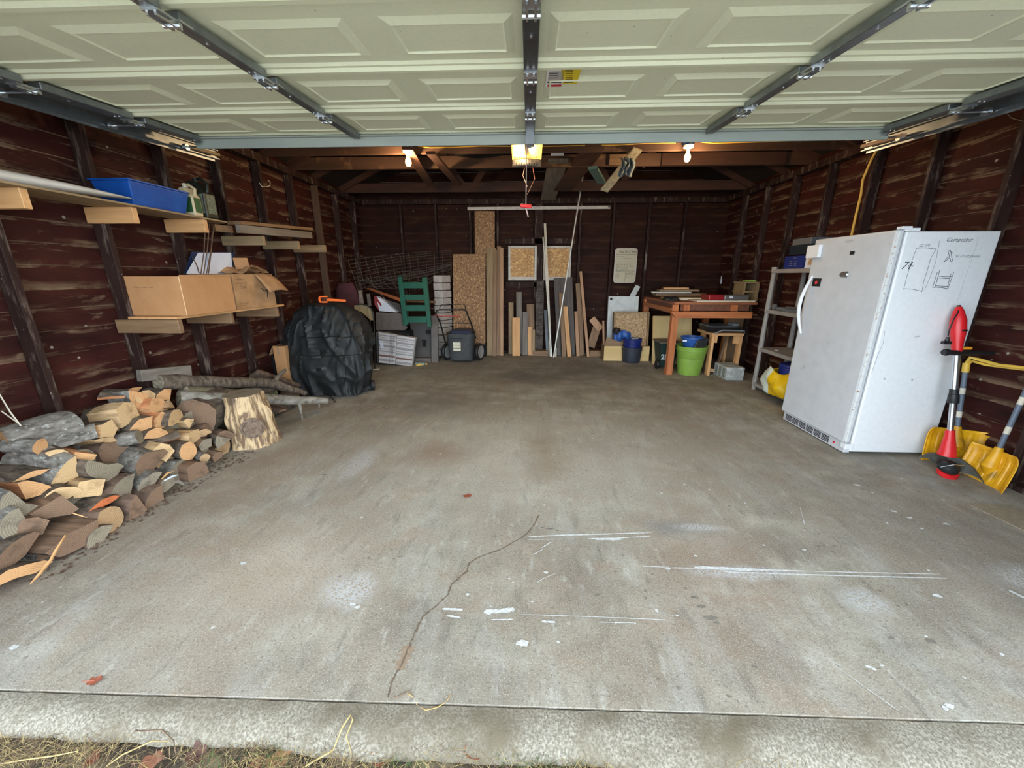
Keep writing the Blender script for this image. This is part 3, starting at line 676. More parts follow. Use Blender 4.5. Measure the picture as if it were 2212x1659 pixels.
def rag(u, v):
    p = at(1340 + 28 * u + 4 * math.sin(v * 5), 340 + 40 * v + 3 * math.sin(u * 9), Y=4.86 + .03 * math.sin(u * 20) + .02 * math.sin(v * 13 + u * 5)); return p
m.grid(rag, 16, 14); tag(m.build('rag', mat('grey_cloth', (112, 122, 128), (84, 94, 100), 30, rough=.9), solid=.01), 'crumpled grey blue rag wrapped over the joist', 'cloth')
m = MB(); c = at(1040, 388, Y=5.6); m.lathe([(.01, -.06), (.25, -.05), (.42, -.01), (.45, .03), (.3, .06)], (c.x, 5.7, 2.90), n=30)
tag(m.build('tarp_roll', BLKG), 'black plastic sheet bundled on top of the joists', 'tarp')
m = MB(); c0, c1 = at(1190, 331, Y=5.0), at(1218, 336, Y=5.0); m.box(c0.x, c1.x, 4.99, 5.01, c1.z, c0.z + .01)
tag(m.build('power_strip', PAPER), 'small white power outlet strip behind the opener', 'outlet')
# ---------------------------------------------------------------- logs
BG = mat('grey_bark', (136, 130, 122), (80, 74, 68), 34, (1, 1, .45), 5, .35, .65, .9, bump=.009, c3=(158, 158, 152), s3=42, st3=(1, 1, .7), lo3=.56, hi3=.66)
BD = mat('dark_bark', (116, 102, 88), (62, 52, 44), 30, (1, 1, .35), 5, .35, .65, .9, bump=.009, c3=(128, 116, 100), s3=30, lo3=.58, hi3=.7)
BB = mat('brown_bark', (122, 98, 82), (74, 58, 48), 26, (1, 1, .3), 5, .35, .65, .9, bump=.006)
def sw(n, a, b_, c3=None): return mat('split_' + n, a, tuple(int(k * .86) for k in b_), 38, (1, 1, .07), 5, .36, .64, .75, bump=.004, c3=c3 or tuple(int(k * .72) for k in b_), s3=14, st3=(1, 1, .22), lo3=.55, hi3=.72)
WY = sw('yellow', (216, 184, 140), (192, 154, 110)); WO = sw('orange', (210, 150, 106), (192, 124, 80), (220, 178, 130)); WT = sw('tan', (176, 144, 108), (146, 114, 82)); WBr = sw('brown', (140, 112, 90), (112, 88, 70)); WG = sw('grey', (146, 134, 118), (112, 102, 90)); WR = sw('rust', (186, 104, 58), (160, 84, 44))
def en(n, a, b_): return mat('end_' + n, a, b_, 14, rings=640, rough=.8, bump=.003, bscale=90, c3=tuple(int(k * .80) for k in b_), s3=12, lo3=.54, hi3=.74)
EY = en('yellow', (220, 188, 142), (198, 160, 114)); EO = en('orange', (214, 168, 118), (192, 140, 94)); EG = en('grey', (150, 138, 118), (112, 102, 86)); EBr = en('brown', (134, 106, 84), (108, 84, 66)); ER = en('rust', (196, 110, 62), (176, 92, 50)); ET = en('tan', (190, 158, 118), (162, 128, 92))
WM = {'y': (WY, EY), 'o': (WO, EO), 't': (WT, ET), 'b': (WBr, EBr), 'g': (WG, EG), 'r': (WR, ER), 'x': (WBr, EG)}
BM = {'g': BG, 'd': BD, 'b': BB}
def section(shape, R):
    """cross-section with the pith near the origin: points and whether the edge after each is bark"""
    arc = {'round': 360, 'half': 180, 'quarter': 96, 'wedge': 62, 'third': 150}.get(shape)
    P = []
    if shape == 'round':
        n = 16
        return [(R * random.uniform(.95, 1.05) * math.cos(2 * math.pi * k / n), R * random.uniform(.95, 1.05) * math.sin(2 * math.pi * k / n), True) for k in range(n)]
    if arc:
        n = max(5, arc // 18); h = math.radians(arc) / 2; P.append((random.uniform(-.05, .1) * R, random.uniform(-.06, .06) * R, False))
        if arc == 180: P.append((-.1 * R, -.55 * R, False))
        for k in range(n + 1):
            a = -h + 2 * h * k / n; r = R * random.uniform(.96, 1.04); P.append((r * math.cos(a), r * math.sin(a), k < n))
        if arc == 180: P.append((.02 * R, .5 * R, False))
        return P
    if shape == 'square': return [(.35 * R, -.62 * R, False), (1.3 * R, -.55 * R, False), (1.42 * R, .02 * R, True), (1.28 * R, .58 * R, True), (.4 * R, .66 * R, False)]
    if shape == 'slab': return [(.55 * R, -.82 * R, False), (.72 * R, -.8 * R, True), (.92 * R, -.3 * R, True), (.97 * R, .1 * R, True), (.85 * R, .6 * R, True), (.68 * R, .86 * R, False), (.56 * R, .4 * R, False), (.6 * R, -.1 * R, False)]
    if shape == 'chunk': return [(.2 * R, -.5 * R, False), (.9 * R, -.7 * R, False), (1.35 * R, -.1 * R, True), (1.1 * R, .6 * R, False), (.45 * R, .45 * R, False)]
def make_log(name, P0, d, L, R, shape, wood, bark, roll, twist=0.0):
    """near end centre P0, axis d running away into the heap"""
    sec = section(shape, R); n = len(sec); d = V(d).normalized()
    cx_ = sum(p[0] for p in sec) / n; cy_ = sum(p[1] for p in sec) / n
    up = V((0, 0, 1)); xx = (up - d * up.dot(d)).normalized(); yy = d.cross(xx)
    c, s_ = math.cos(roll), math.sin(roll)
    ax, ay = xx * c + yy * s_, -xx * s_ + yy * c
    rows = 9; vs = []; fs = []; mi = []; sd = random.random() * 99
    tilt = random.uniform(-.25, .25); tilt2 = random.uniform(-.25, .25)
    for i in range(rows):
        z = L * i / (rows - 1); t = i / (rows - 1)
        for (x, y, bk) in sec:
            nx = mnoise.noise((x * 9 + sd, y * 9, z * 6)) * R * .16 * (1.2 if bk else .7)
            r = math.hypot(x, y) + 1e-5; f = 1 + nx / max(r, R * .5)
            ex = (tilt * x + tilt2 * y) * .5 if i in (0,) else 0
            vs.append((x * f, y * f, z + ex + (mnoise.noise((x * 40, y * 40, sd)) * .006 if i == 0 else 0)))
    for i in range(rows - 1):
        for k in range(n):
            a = i * n + k; b_ = i * n + (k + 1) % n; fs.append((a, b_, b_ + n, a + n)); mi.append(0 if sec[k][2] else 1)
    fs.append(tuple(range(n))[::-1]); mi.append(2); fs.append(tuple((rows - 1) * n + k for k in range(n))); mi.append(2)
    me = bpy.data.meshes.new(name); me.from_pydata(vs, [], fs)
    for m_ in (BM[bark], WM[wood][0], WM[wood][1]): me.materials.append(m_)
    for i, p in enumerate(me.polygons): p.material_index = mi[i]; p.use_smooth = mi[i] == 0
    me.set_sharp_from_angle(angle=math.radians(38)); me.update()
    o = bpy.data.objects.new(name, me); COL.objects.link(o)
    M = Matrix((ax, ay, d)).transposed().to_4x4(); M.translation = V(P0) - ax * cx_ - ay * cy_
    o.matrix_world = M; return o
# the heap's sloping face: floor line X=-2.40, leaning back to the wall
def heap(u, v, lift=0.0):
    d = ray(u, v); k = .80   # X = -2.38 - k z
    n = V((1, 0, k)); P = V((-2.38 + lift, 0, 0)); o = V((0, 0, CAMZ)); t = (P - o).dot(n) / d.dot(n)
    return o + d * t
LOGS = [
 # u, v, radius px, shape, wood, bark, body u, v, roll deg, length, label
 (159, 906, 34, 'third', 'o', 'g', 20, 945, -40, .46, 'big split log with flaky pale grey bark at the upper left of the woodpile'),
 (271, 890, 36, 'square', 'y', 'g', 175, 902, 0, .40, 'yellow square split log lying below the two topmost ones'),
 (300, 868, 36, 'quarter', 'o', 'g', 190, 880, -120, .40, 'orange split log with flat sides on top of the woodpile'),
 (318, 856, 28, 'half', 'y', 'g', 205, 870, 10, .38, 'topmost half round split log with pale rim in the woodpile'),
 (290, 845, 26, 'slab', 'o', 'd', 240, 848, 0, .30, 'thin orange slab lying behind the top logs by the wall'),
 (355, 850, 26, 'quarter', 'o', 'd', 320, 848, -30, .30, 'short orange split log at the upper right end of the woodpile'),
 (342, 878, 32, 'chunk', 'o', 'g', 290, 885, 60, .36, 'orange and yellow faced split log beside the topmost logs'),
 (370, 874, 18, 'wedge', 't', 'd', 340, 880, 90, .25, 'small tan wedge tucked at the right of the top logs'),
 (380, 902, 33, 'half', 'y', 'd', 330, 905, 20, .36, 'half round pale split log above the right flank of the woodpile'),
 (354, 908, 30, 'chunk', 'o', 'd', 300, 905, 20, .36, 'orange split log with a long flat cheek in the middle right'),
 (410, 908, 24, 'wedge', 'y', 'd', 375, 905, 10, .3, 'pointed triangular yellow log in front of the dark barked log'),
 (306, 918, 32, 'quarter', 'o', 'd', 262, 912, -30, .36, 'wedge shaped orange log in the middle of the second tier'),
 (338, 934, 27, 'third', 'o', 'd', 300, 932, 10, .36, 'half moon orange log under the wedge shaped orange one'),
 (386, 936, 26, 'third', 'o', 'd', 345, 950, 20, .36, 'orange log with an upturned round end at the centre right'),
 (204, 926, 30, 'third', 'o', 'g', 135, 945, 0, .40, 'half disc log with orange heart and yellow rim below the yellow square one'),
 (233, 930, 30, 'chunk', 'y', 'd', 195, 935, -20, .36, 'yellow split log half hidden beside the half disc log'),
 (228, 950, 22, 'slab', 't', 'd', 165, 948, 30, .38, 'tan log with a curled lip of bark at its end'),
 (88, 964, 17, 'round', 'o', 'g', 20, 962, 0, .42, 'slender round log with pale sawn end at the far left'),
 (137, 984, 28, 'third', 'y', 'd', 95, 968, 60, .40, 'yellow half disc log right of the slender round one'),
 (176, 998, 30, 'quarter', 'o', 'd', 130, 985, 170, .34, 'orange quarter log with a flat pale top beside a yellow half disc'),
 (302, 943, 18, 'round', 'g', 'g', 245, 956, 0, .32, 'thin round grey branch log lying across the middle of the pile'),
 (354, 974, 27, 'square', 'y', 'd', 300, 966, 60, .36, 'bright yellow split log beside the round sawn one'),
 (324, 998, 42, 'half', 'b', 'g', 235, 985, -35, .42, 'large rough barked log with brown end in the middle of the pile'),
 (136, 1022, 42, 'quarter', 'y', 'g', 40, 985, -45, .50, 'big speckled grey barked log at the left of the woodpile'),
 (224, 1018, 40, 'half', 'g', 'd', 165, 1012, -150, .38, 'half round log with weathered grey ringed end and pale flat top'),
 (409, 975, 25, 'round', 'o', 'd', 368, 968, 0, .40, 'round dark barked log with clean orange sawn end'),
 (443, 990, 13, 'round', 't', 'g', 405, 978, 0, .30, 'small round stick log just right of the round sawn one'),
 (428, 1014, 32, 'square', 'b', 'b', 380, 1008, 10, .36, 'brown square split log low on the right flank'),
 (418, 940, 26, 'square', 'y', 'd', 385, 940, 0, .3, 'yellow split log with long grain near the chopping block'),
 (439, 934, 20, 'third', 't', 'd', 410, 930, 0, .3, 'small tan log between the yellow one and the grey ringed wedge'),
 (473, 955, 28, 'wedge', 'g', 'd', 435, 940, -90, .32, 'grey wedge log with visible rings next to the chopping block'),
 (487, 940, 26, 'third', 'b', 'b', 455, 930, 0, .3, 'reddish brown log squeezed between grey wedge and chopping block'),
 (445, 960, 22, 'chunk', 'x', 'd', 415, 955, 0, .28, 'dull brown log low beside the grey ringed wedge'),
 (470, 985, 18, 'chunk', 'b', 'b', 440, 978, 0, .24, 'small dark brown chunk on the floor at the pile right foot'),
 (78, 1050, 34, 'quarter', 'o', 'g', 15, 1040, 40, .40, 'orange faced split log near the left edge at mid height'),
 (68, 1026, 26, 'slab', 'o', 'd', 10, 1018, 0, .36, 'flat pale orange board like split log at the left edge'),
 (132, 1064, 32, 'third', 'y', 'd', 95, 1055, 0, .36, 'lens shaped yellow log end with crumbly bark on top'),
 (196, 1052, 30, 'square', 'y', 'g', 160, 1042, 20, .34, 'yellow split log with grey bark block at its end'),
 (262, 1048, 38, 'quarter', 'x', 'b', 220, 1045, -30, .36, 'brown split log with saw marks across its end'),
 (318, 1040, 32, 'third', 'x', 'g', 285, 1030, -30, .34, 'dull rough barked log low in the middle of the pile'),
 (362, 1046, 24, 'chunk', 'x', 'g', 325, 1040, 0, .3, 'small grey weathered log beside the pale splinters'),
 (332, 1072, 34, 'quarter', 'b', 'b', 290, 1068, -40, .36, 'brown knotty root piece on the floor edge of the pile'),
 (222, 1090, 34, 'slab', 'r', 'd', 190, 1085, 0, .3, 'thin rust orange sliver of log in the lower middle'),
 (121, 1108, 40, 'quarter', 'b', 'd', 85, 1090, 200, .36, 'dark brown quarter log with flat face in the lower left'),
 (35, 1100, 40, 'half', 'g', 'g', -10, 1085, -110, .36, 'log with grey ringed end at the lower left edge'),
 (70, 1134, 28, 'square', 'b', 'b', 45, 1120, 30, .3, 'small square reddish brown log end near the left edge'),
 (25, 1143, 40, 'third', 'g', 'g', -30, 1130, -80, .36, 'grey barked log with pale top at the left edge'),
 (240, 1122, 32, 'round', 't', 'b', 165, 1128, 0, .36, 'smooth brown round log low beside the floor'),
 (290, 1102, 36, 'quarter', 'b', 'b', 245, 1098, -60, .36, 'brown wedge with splintered bark edge touching the floor'),
 (165, 1172, 52, 'third', 'b', 'b', 90, 1165, 170, .42, 'large brown split log in the bottom row of the woodpile'),
 (212, 1163, 34, 'third', 'x', 'b', 180, 1155, -20, .3, 'bark covered brown piece right of the large bottom log'),
 (28, 1190, 44, 'third', 'b', 'd', -20, 1185, -30, .36, 'nearly black barked log in the bottom row at the left edge'),
 (40, 1238, 50, 'slab', 'o', 'd', -40, 1240, 20, .4, 'front most flat split log with dark bark edge on the floor'),
]
random.seed(21)
def axis_for(P0, u0, v0, u2, v2, L, lo=-50):
    best = None; want = math.atan2(v2 - v0, u2 - u0)
    for a in range(lo, 56, 3):
        for s_ in (-.12, 0, .12):
            d = V((-math.cos(math.radians(a)), math.sin(math.radians(a)), s_)).normalized(); q = px(P0 + d * L); g = math.atan2(q[1] - v0, q[0] - u0)
            e = abs((g - want + math.pi) % (2 * math.pi) - math.pi) + abs(s_) * .3 + abs(a) * .002
            if best is None or e < best[0]: best = (e, d)
    return best[1]
for (u, v, rp, shp, wd, bk, u2, v2, roll, L_, lab) in LOGS:
    P0 = heap(u, v); R = rp * (P0.length) / F * .78 / 1.25
    if shp in ('quarter', 'wedge', 'slab', 'chunk', 'square'): R *= 1.35
    elif shp in ('third', 'half'): R *= 1.12
    P0.z = max(P0.z, R * .35 + .01)
    ax_ = axis_for(P0, u, v, u2, v2, L_, -50)
    if u < 180 and L_ >= .42 and v < 1050:
        t_ = at(u2, v2, X=-2.93); ax_ = (t_ - P0).normalized(); L_ = (t_ - P0).length * 1.08
    else: L_ = min(L_, max(.18, (P0.x - R - XL - .03) / max(.2, -ax_.x)))
    tag(make_log('firewood_log', P0, ax_, L_, R, shp, wd, bk, math.radians(roll + random.uniform(-8, 8))), lab, 'log', 'firewood logs heaped at the left wall')
# logs deep in the heap, showing only in the gaps
fill = []
for (y, zs) in ((1.62, (.05, .17)), (1.84, (.05, .19)), (2.04, (.05, .18, .32)), (2.26, (.05, .18, .31, .44)), (2.47, (.05, .18, .31, .45)), (2.68, (.05, .18, .32, .44)), (2.86, (.05, .18, .30))):
    for z in zs: fill.append((-2.50 - .80 * z, y + random.uniform(-.03, .03), z))
for p in fill:
    tag(make_log('firewood_log', p, (-1, random.uniform(-.06, .06), 0), .36, .088, 'round' if random.random() < .6 else 'half', random.choice('btgx'), random.choice('dbg'), random.uniform(0, 6)),
        'dim rough log buried inside the woodpile behind the front ones', 'log', 'buried firewood logs')
# splinters
def splinter(uvs, w, m_, lab, z=None, lift=.02):
    m = MB(); P = [heap(u, v, lift) for u, v in uvs]; P = [V((p.x, p.y, max(p.z, .012))) for p in P]; m.tube(P, [w * .5] + [w] * (len(P) - 2) + [w * .3], 5, 0); return tag(m.build('wood_splinter', m_), lab, 'splinter', 'wood splinters on the woodpile')
splinter([(141, 1156), (120, 1190), (108, 1212), (85, 1240), (65, 1262)], .007, PINE(0), 'long pale curved splinter leaning off the bottom logs onto the floor', lift=.09)
splinter([(350, 1034), (362, 1022), (376, 1018)], .008, PINE(0), 'pale splinter standing up beside the brown square log', lift=.07)
splinter([(355, 1038), (370, 1030), (384, 1026)], .008, PAPER, 'whitish splinter just below the upright pale one', lift=.07)
splinter([(370, 1042), (385, 1040), (398, 1046)], .012, GRY(0), 'broad greyish splinter lying on the floor edge', lift=.05)
splinter([(155, 1108), (172, 1113), (188, 1118)], .004, PINE(0), 'thin yellow splinter lying over the smooth brown log', lift=.08)
m = MB(); m.tube([at(u, v, X=-2.9) for u, v in ((45, 920), (22, 890), (-5, 845))], [.004, .004, .003], 5); m.tube([at(u, v, X=-2.9) for u, v in ((42, 916), (3, 888))], .003, 5)
tag(m.build('twig', CREAM), 'pale forked twig leaning on the wall above the barked log', 'twig')

# ---------------------------------------------------------------- long branches and stump
def branch(name, pts, rad, m_, lab, twigs=(), n=12, ends=None):
    m = MB(); P = []; Rr = []
    for i in range(len(pts) - 1):
        for k in range(6):
            t = k / 6; p = V(pts[i]).lerp(V(pts[i + 1]), t); r = rad[i] * (1 - t) + rad[i + 1] * t
            P.append(p + V((mnoise.noise(p * 3), mnoise.noise(p * 3 + V((5, 0, 0))), mnoise.noise(p * 3 + V((0, 9, 0))))) * .02); Rr.append(r * (1 + .14 * mnoise.noise(p * 8)))
    P.append(V(pts[-1])); Rr.append(rad[-1]); m.tube(P, Rr, n)
    for tw, r in twigs: m.tube(tw, [r, r * .8, r * .55][:len(tw)] if len(tw) == 3 else [r, r * .6], 7)
    for i in range(len(m.f)):
        if not m.sm[i]: m.m[i] = 1
    return tag(m.build(name, [m_, ends or EG]), lab, 'branch', 'long dead branches beside the firewood')
BW = mat('bleached_branch', (150, 146, 136), (112, 106, 96), 24, (.4, .4, 1), 5, .3, .7, .85, bump=.004, c3=(96, 86, 74), s3=10)
BMs = mat('mossy_branch', (120, 114, 98), (88, 86, 60), 20, (.5, .5, 1), 5, .3, .7, .9, bump=.005, c3=(132, 128, 84), s3=6)
A0, A1, A2, A3 = at(345, 826, X=-2.90), at(450, 826, X=-2.88), at(592, 829, X=-2.72), at(660, 851, X=-2.50)
branch('branch', [A0, A1, A2, A3], [.062, .056, .05, .028], BD, 'thick grey barked branch lying on top with a broken stub', [((A2 + V((0, 0, .02)), A2 + V((.03, .1, .09)), A2 + V((.05, .16, .12))), .028)])
B0, B1, B2, B3 = at(386, 862, X=-2.84), at(520, 862, X=-2.62), at(640, 863, X=-2.38), at(706, 866, X=-2.22)
branch('branch', [B0, B1, B2, B3], [.062, .058, .045, .035], BW, 'pale bleached branch with small twig stubs passing behind the chopping block', [((B2 + V((.02, 0, -.01)), B2 + V((.035, -.01, -.07)), V((B2.x + .05, B2.y - .03, .004))), .018), ((B3 + V((-.06, -.06, -.02)), B3 + V((-.05, -.07, -.06))), .012)])
C0, C1 = at(366, 848, X=-2.86), at(592, 846, X=-2.78)
branch('branch', [C0 + V((0, .12, -.04)), C1 + V((0, 0, -.03))], [.055, .045], BMs, 'mossy greenish branch between the grey and the bleached ones')
D0, D1 = at(548, 808, X=-2.92), at(640, 838, X=-2.8)
m = MB(); m.beam(D0, D1, .14, .05, (1, 0, .8)); tag(m.build('bark_slab', BB, bevel=.012), 'thick brown bark slab behind the branch, by the cardboard box', 'bark')
m = MB(); E0, E1 = at(300, 812, X=-2.96), at(352, 816, X=-2.9); m.beam(E0, E1 + V((0, .25, 0)), .09, .05, (0, 0, 1)); tag(m.build('short_board', GRY(1), bevel=.004), 'short weathered silver board end jutting beside the stud', 'board')
o = make_log('firewood_log', at(424, 903, X=-2.72), (-.25, 1, -.02), .42, .155, 'round', 'b', 'd', 0); tag(o, 'fat dark barked log behind the chopping block', 'log', 'firewood logs heaped at the left wall')
o = make_log('firewood_log', at(577, 893, X=-2.44), (-.6, .8, -.02), .3, .07, 'quarter', 'b', 'b', 1.5); tag(o, 'reddish brown splitting piece right behind the chopping block', 'log', 'firewood logs heaped at the left wall')
o = make_log('firewood_log', at(612, 886, X=-2.42), (-.9, .4, .05), .34, .06, 'slab', 'b', 'b', 0); tag(o, 'flat brown splinter log under the bleached branch', 'log', 'firewood logs heaped at the left wall')
m = MB(); m.box(-2.95, -2.75, 3.1, 3.6, 0, .3); 
for i, (p, r) in enumerate((((-2.72, 3.55, .10), .095), ((-2.87, 3.2, .10), .095), ((-2.85, 3.35, .28), .085))):
    o = make_log('firewood_log', p, (.05, 1, -.01 * i), .55 if i != 2 else .62, r, 'round', 'g', 'd', i); tag(o, 'dim barked log supporting the long branches from below', 'log', 'logs under the branches')
# stump
st0 = at(536, 972, Z=0); SR = .195; SC = V((st0.x - .05, st0.y + .185, 0)); top = at(515, 856, Y=SC.y); TH = .455
KNOT = mat('knot_wood', (132, 112, 96), (92, 74, 62), 40, rough=.85, bump=.006)
ST = mat('stripped_stump', (202, 174, 134), (118, 94, 72), 26, (1, 1, .14), 7, .43, .57, .75, bump=.008, dist=1.0, c3=(96, 78, 62), s3=11, st3=(1, 1, .25), lo3=.57, hi3=.68)
m = MB()
def stp(u, v):
    a = 2 * math.pi * u; r = .178 - .030 * v + .02 * (1 - v) ** 4 + .018 * mnoise.noise((math.cos(a) * 2, math.sin(a) * 2, v * 1.5)) + .006 * math.sin(a * 9 + v * 2)
    for (ka, kv, kr, kh) in ((-.90, .42, .034, .2), (-1.95, .58, .03, .18), (.15, .62, .035, .14)):
        da = (a - ka + math.pi) % (2 * math.pi) - math.pi; e = (da / (kh * 1.5)) ** 2 + ((v - kv) / (kh * .9)) ** 2; r += kr * math.exp(-e)
    return SC + V((math.cos(a) * r * 1.0, math.sin(a) * r * 1.0, v * TH)) + V((-.045 * v, 0, 0))
m.grid(stp, 56, 22); N_ = 56
m.add([stp(k / N_, 1) for k in range(N_)], [tuple(range(N_))], 1)
t = thing('chopping_stump', SC, 'upright stripped tree stump used as chopping block with a knot in front', 'stump')
o = m.build('trunk', [ST, EG], t)
m = MB(); a = -.90; c = stp(a / (2 * math.pi) % 1, .42); nrm = V((math.cos(a), math.sin(a), .05)).normalized()
m.lathe([(.085, -.02), (.09, .004), (.072, .012), (.066, .004), (.05, .004), (.001, .005)], c - nrm * .004, nrm, 26, cap0=False, cap1=False); m.build('knot', KNOT, t)
# litter at the heap's foot
DUST = mat('bark_litter', (110, 84, 68), (84, 62, 50), 40, rough=.95)
m = MB(); random.seed(5)
for i in range(420):
    y = random.uniform(1.45, 3.3); x = -2.42 + random.uniform(-.1, .09) + (.05 if y > 2.7 else 0); r = random.uniform(.004, .014); a = random.uniform(0, 6.3)
    P = [V((x + r * math.cos(a + k * 2.1) * (1 + .6 * (k == 0)), y + r * math.sin(a + k * 2.1), .003 + .004 * random.random())) for k in range(3)]; m.add(P, [(0, 1, 2)])
o = m.build('bark_crumbs', DUST, origin=(-2.4, 2.4, 0)); tag(o, 'fine brown bark crumbs strewn along the foot of the woodpile', 'bark crumbs', kind='stuff')

# ---------------------------------------------------------------- shelves on the left wall
def brackets(root, ys, x1, z, h=.09, th=.04, m_=None, x0=XL + .01, lens=None):
    for i, y in enumerate(ys):
        m = MB(); m.box(x0 + .0, (lens[i] if lens else x1), y - th, y - .001, z - h, z); m.build('bracket', m_ or PINE(0), root, bevel=.003, seg=1)
t = thing('wall_shelf', (-2.85, 2.8, 1.92), 'upper tan plywood shelf on wood brackets, left wall', 'shelf')
m = MB(); m.prism([(XL + .095, 1.55, 1.905), (-2.68, 1.55, 1.905), (-2.72, 3.62, 1.905), (-2.80, 3.68, 1.905), (XL + .095, 3.68, 1.905)], (0, 0, .012)); m.build('shelf_board', TAN(1), t)
brackets(t, (2.20, 2.81, 3.42), -2.72, 1.905, .105, lens=(-2.74, -2.74, -2.74))
t = thing('wall_shelf', (-2.85, 3.3, 1.13), 'lower left wall shelf of rough boards carrying cardboard boxes', 'shelf')
m = MB(); m.box(XL + .1, -2.62, 2.79, 4.1, 1.133, 1.15); m.build('shelf_board', PINE(1), t)
brackets(t, (2.81, 3.42, 4.03), -2.62, 1.13, .1, m_=BRN(0), lens=(-2.60, -2.67, -2.64))
t = thing('lumber_rack', (-2.85, 4.4, 1.86), 'dim bracket rack with boards further along the left wall', 'shelf')
rp = [at(598, 505, X=-2.66), at(694, 525, X=-2.68)]
m = MB(); zz = 1.83; brackets(t, (4.03, 4.64 - .0, 5.25), -2.66, zz, .09, m_=TAN(0), lens=(-2.66, -2.66, -2.66))
m = MB(); m.beam(at(514, 494, X=-2.70), at(671, 508.5, X=-2.70), .072, .04, (0, 0, 1)); tag(m.build('shelf_plank', GRY(1)), 'grey plank standing on edge on the left wall bracket rack', 'board')
m = MB(); m.beam(at(505, 481, X=-2.80), at(664, 495, X=-2.80), .14, .03, (1, 0, 0)); tag(m.build('shelf_plank', BRN(1)), 'brown plank lying flat atop the left wall bracket rack', 'board')
m = MB(); m.beam(at(462, 492, X=-2.9), at(500, 496, X=-2.86), .06, .035, (0, 0, 1)); tag(m.build('shelf_plank', BRN(1)), 'short brown plank end poking toward the plywood shelf', 'board')
# things on the upper shelf
m = MB(); c = V((-2.83, 2.1, 1.925)); pr = []
def disc(u, v):
    y = 1.45 + 1.36 * u; w = .20 * (math.sin(math.pi * min(max(.5 + .5 * u, 0), 1)) ** .6); w = .2 * (1 - max(0, (u - .1) / .9) ** 2.2) ** .5 if u > .1 else .2
    a = 2 * math.pi * v; return (-2.86 + .115 * max(0, u - .5) / .5 + w * .62 * math.cos(a), y, 1.937 + .045 * (1 - u ** 3) * math.sin(a) + .02 + .0 * u)
m.grid(disc, 26, 20); tag(m.build('white_board', mat('offwhite_board', (214, 208, 198), (200, 192, 180), 8, rough=.6)), 'long thin white rounded board lying at the left end of the upper shelf', 'board')
m = MB()
def trim_tip(): pass
bx0, bx1 = -3.0, -2.73; t = thing('storage_bin', (-2.86, 3.02, 1.92), 'blue plastic bin on the upper left shelf', 'bin')
y0_, y1_ = 2.78, 3.26; zt_ = 2.075
m = MB(); m.hexa([(-2.97, y0_ + .03, 1.918), (-2.75, y0_ + .03, 1.918), (-2.75, y1_ - .03, 1.918), (-2.97, y1_ - .03, 1.918), (-3.0, y0_, zt_), (-2.72, y0_, zt_), (-2.72, y1_, zt_), (-3.0, y1_, zt_)]); m.build('body', BLUE, t, bevel=.008)
m = MB(); m.box(-3.01, -2.715, y0_ - .008, y1_ + .008, zt_, zt_ + .012); m.build('lid', BLUE, t, bevel=.004)
def jug(c, w, d, h, m_, lab, lbl, cap, hdl=True):
    t = thing('jug', c, lab, 'jug'); m = MB(); c = V(c)
    m.prism([c + V((-w / 2, -d / 2, 0)), c + V((w / 2, -d / 2, 0)), c + V((w / 2, -d / 2, h * .62)), c + V((w * .1, -d / 2, h * .93)), c + V((-w * .25, -d / 2, h * .93)), c + V((-w / 2, -d / 2, h * .7))], (0, d, 0)); m.build('body', m_, t, bevel=.012, seg=3)
    m = MB(); m.lathe([(.018, 0), (.018, .03)], c + V((-w * .08, 0, h * .93)), n=14); m.build('cap', cap, t)
    m = MB(); m.box(c.x - w * .32, c.x + w * .42, c.y - d / 2 - .002, c.y - d / 2 - .001, c.z + h * .12, c.z + h * .6); m.box(c.x + w / 2 + .001, c.x + w / 2 + .002, c.y - d * .35, c.y + d * .35, c.z + h * .12, c.z + h * .6); m.build('label', lbl, t)
    if hdl:
        m = MB(); m.tube([c + V((w * .42, 0, h * .66)), c + V((w * .5, 0, h * .88)), c + V((w * .15, 0, h * 1.02)), c + V((-w * .05, 0, h * .98))], .012, 8); m.build('handle', m_, t)
jug((-2.79, 3.335, 1.918), .13, .09, .235, mat('cream_jug', (196, 180, 146), rough=.5), 'cream jug with a green label between blue bin and black jug', mat('green_label', (36, 78, 44), rough=.6), CREAM)
jug((-2.80, 3.47, 1.918), .17, .13, .31, mat('black_green_jug', (26, 32, 26), rough=.4), 'black jug with a grey label at the end of the upper shelf', mat('grey_green_label', (110, 120, 104), (66, 78, 60), 60, rough=.6), BLK)
# boxes on the lower shelf
t = thing('cardboard_box', (-2.83, 3.1, 1.15), 'large open tan cardboard box at the near end of the lower shelf', 'box')
m = MB()
a = at(262, 686, Y=2.86); b_ = at(390, 686, Y=2.86)
BX0, BX1, BY0, BY1, BZ0, BZ1 = -3.0, -2.585, 2.85, 3.36, 1.151, 1.442
m.box(BX0, BX1, BY0, BY1, BZ0, BZ1); m.build('body', CARD, t, bevel=.004)
m = MB(); m.box(BX0 - .02, BX1, BY0 - .005, BY0, BZ0 + .002, BZ1 + .0)
m.hexa([(BX1, BY0, BZ1 - .002), (BX1 + .004, BY0, BZ1 - .002), (BX1 + .004, BY1, BZ1 - .002), (BX1, BY1, BZ1 - .002), (BX1 - .0, BY0, BZ1 + .01), (BX1 + .004, BY0, BZ1 + .01), (BX1 + .004, BY1, BZ1 + .01), (BX1, BY1, BZ1 + .01)]); m.build('flap', CARD, t)
m = MB(); scribble(m, (-2.96, BY0 - .0052, 1.36), (1, 0, 0), (0, 0, 1), .16, .010, .0025, (0, -1, 0)); m.build('print', PRINT, t)
m = MB(); m.tube([(BX1 + .001, BY0 - .006, BZ0), (BX1 + .001, BY0 - .006, BZ1)], .0025, 5); m.build('crease', mat('pale_crease', (222, 186, 142), rough=.8), t)
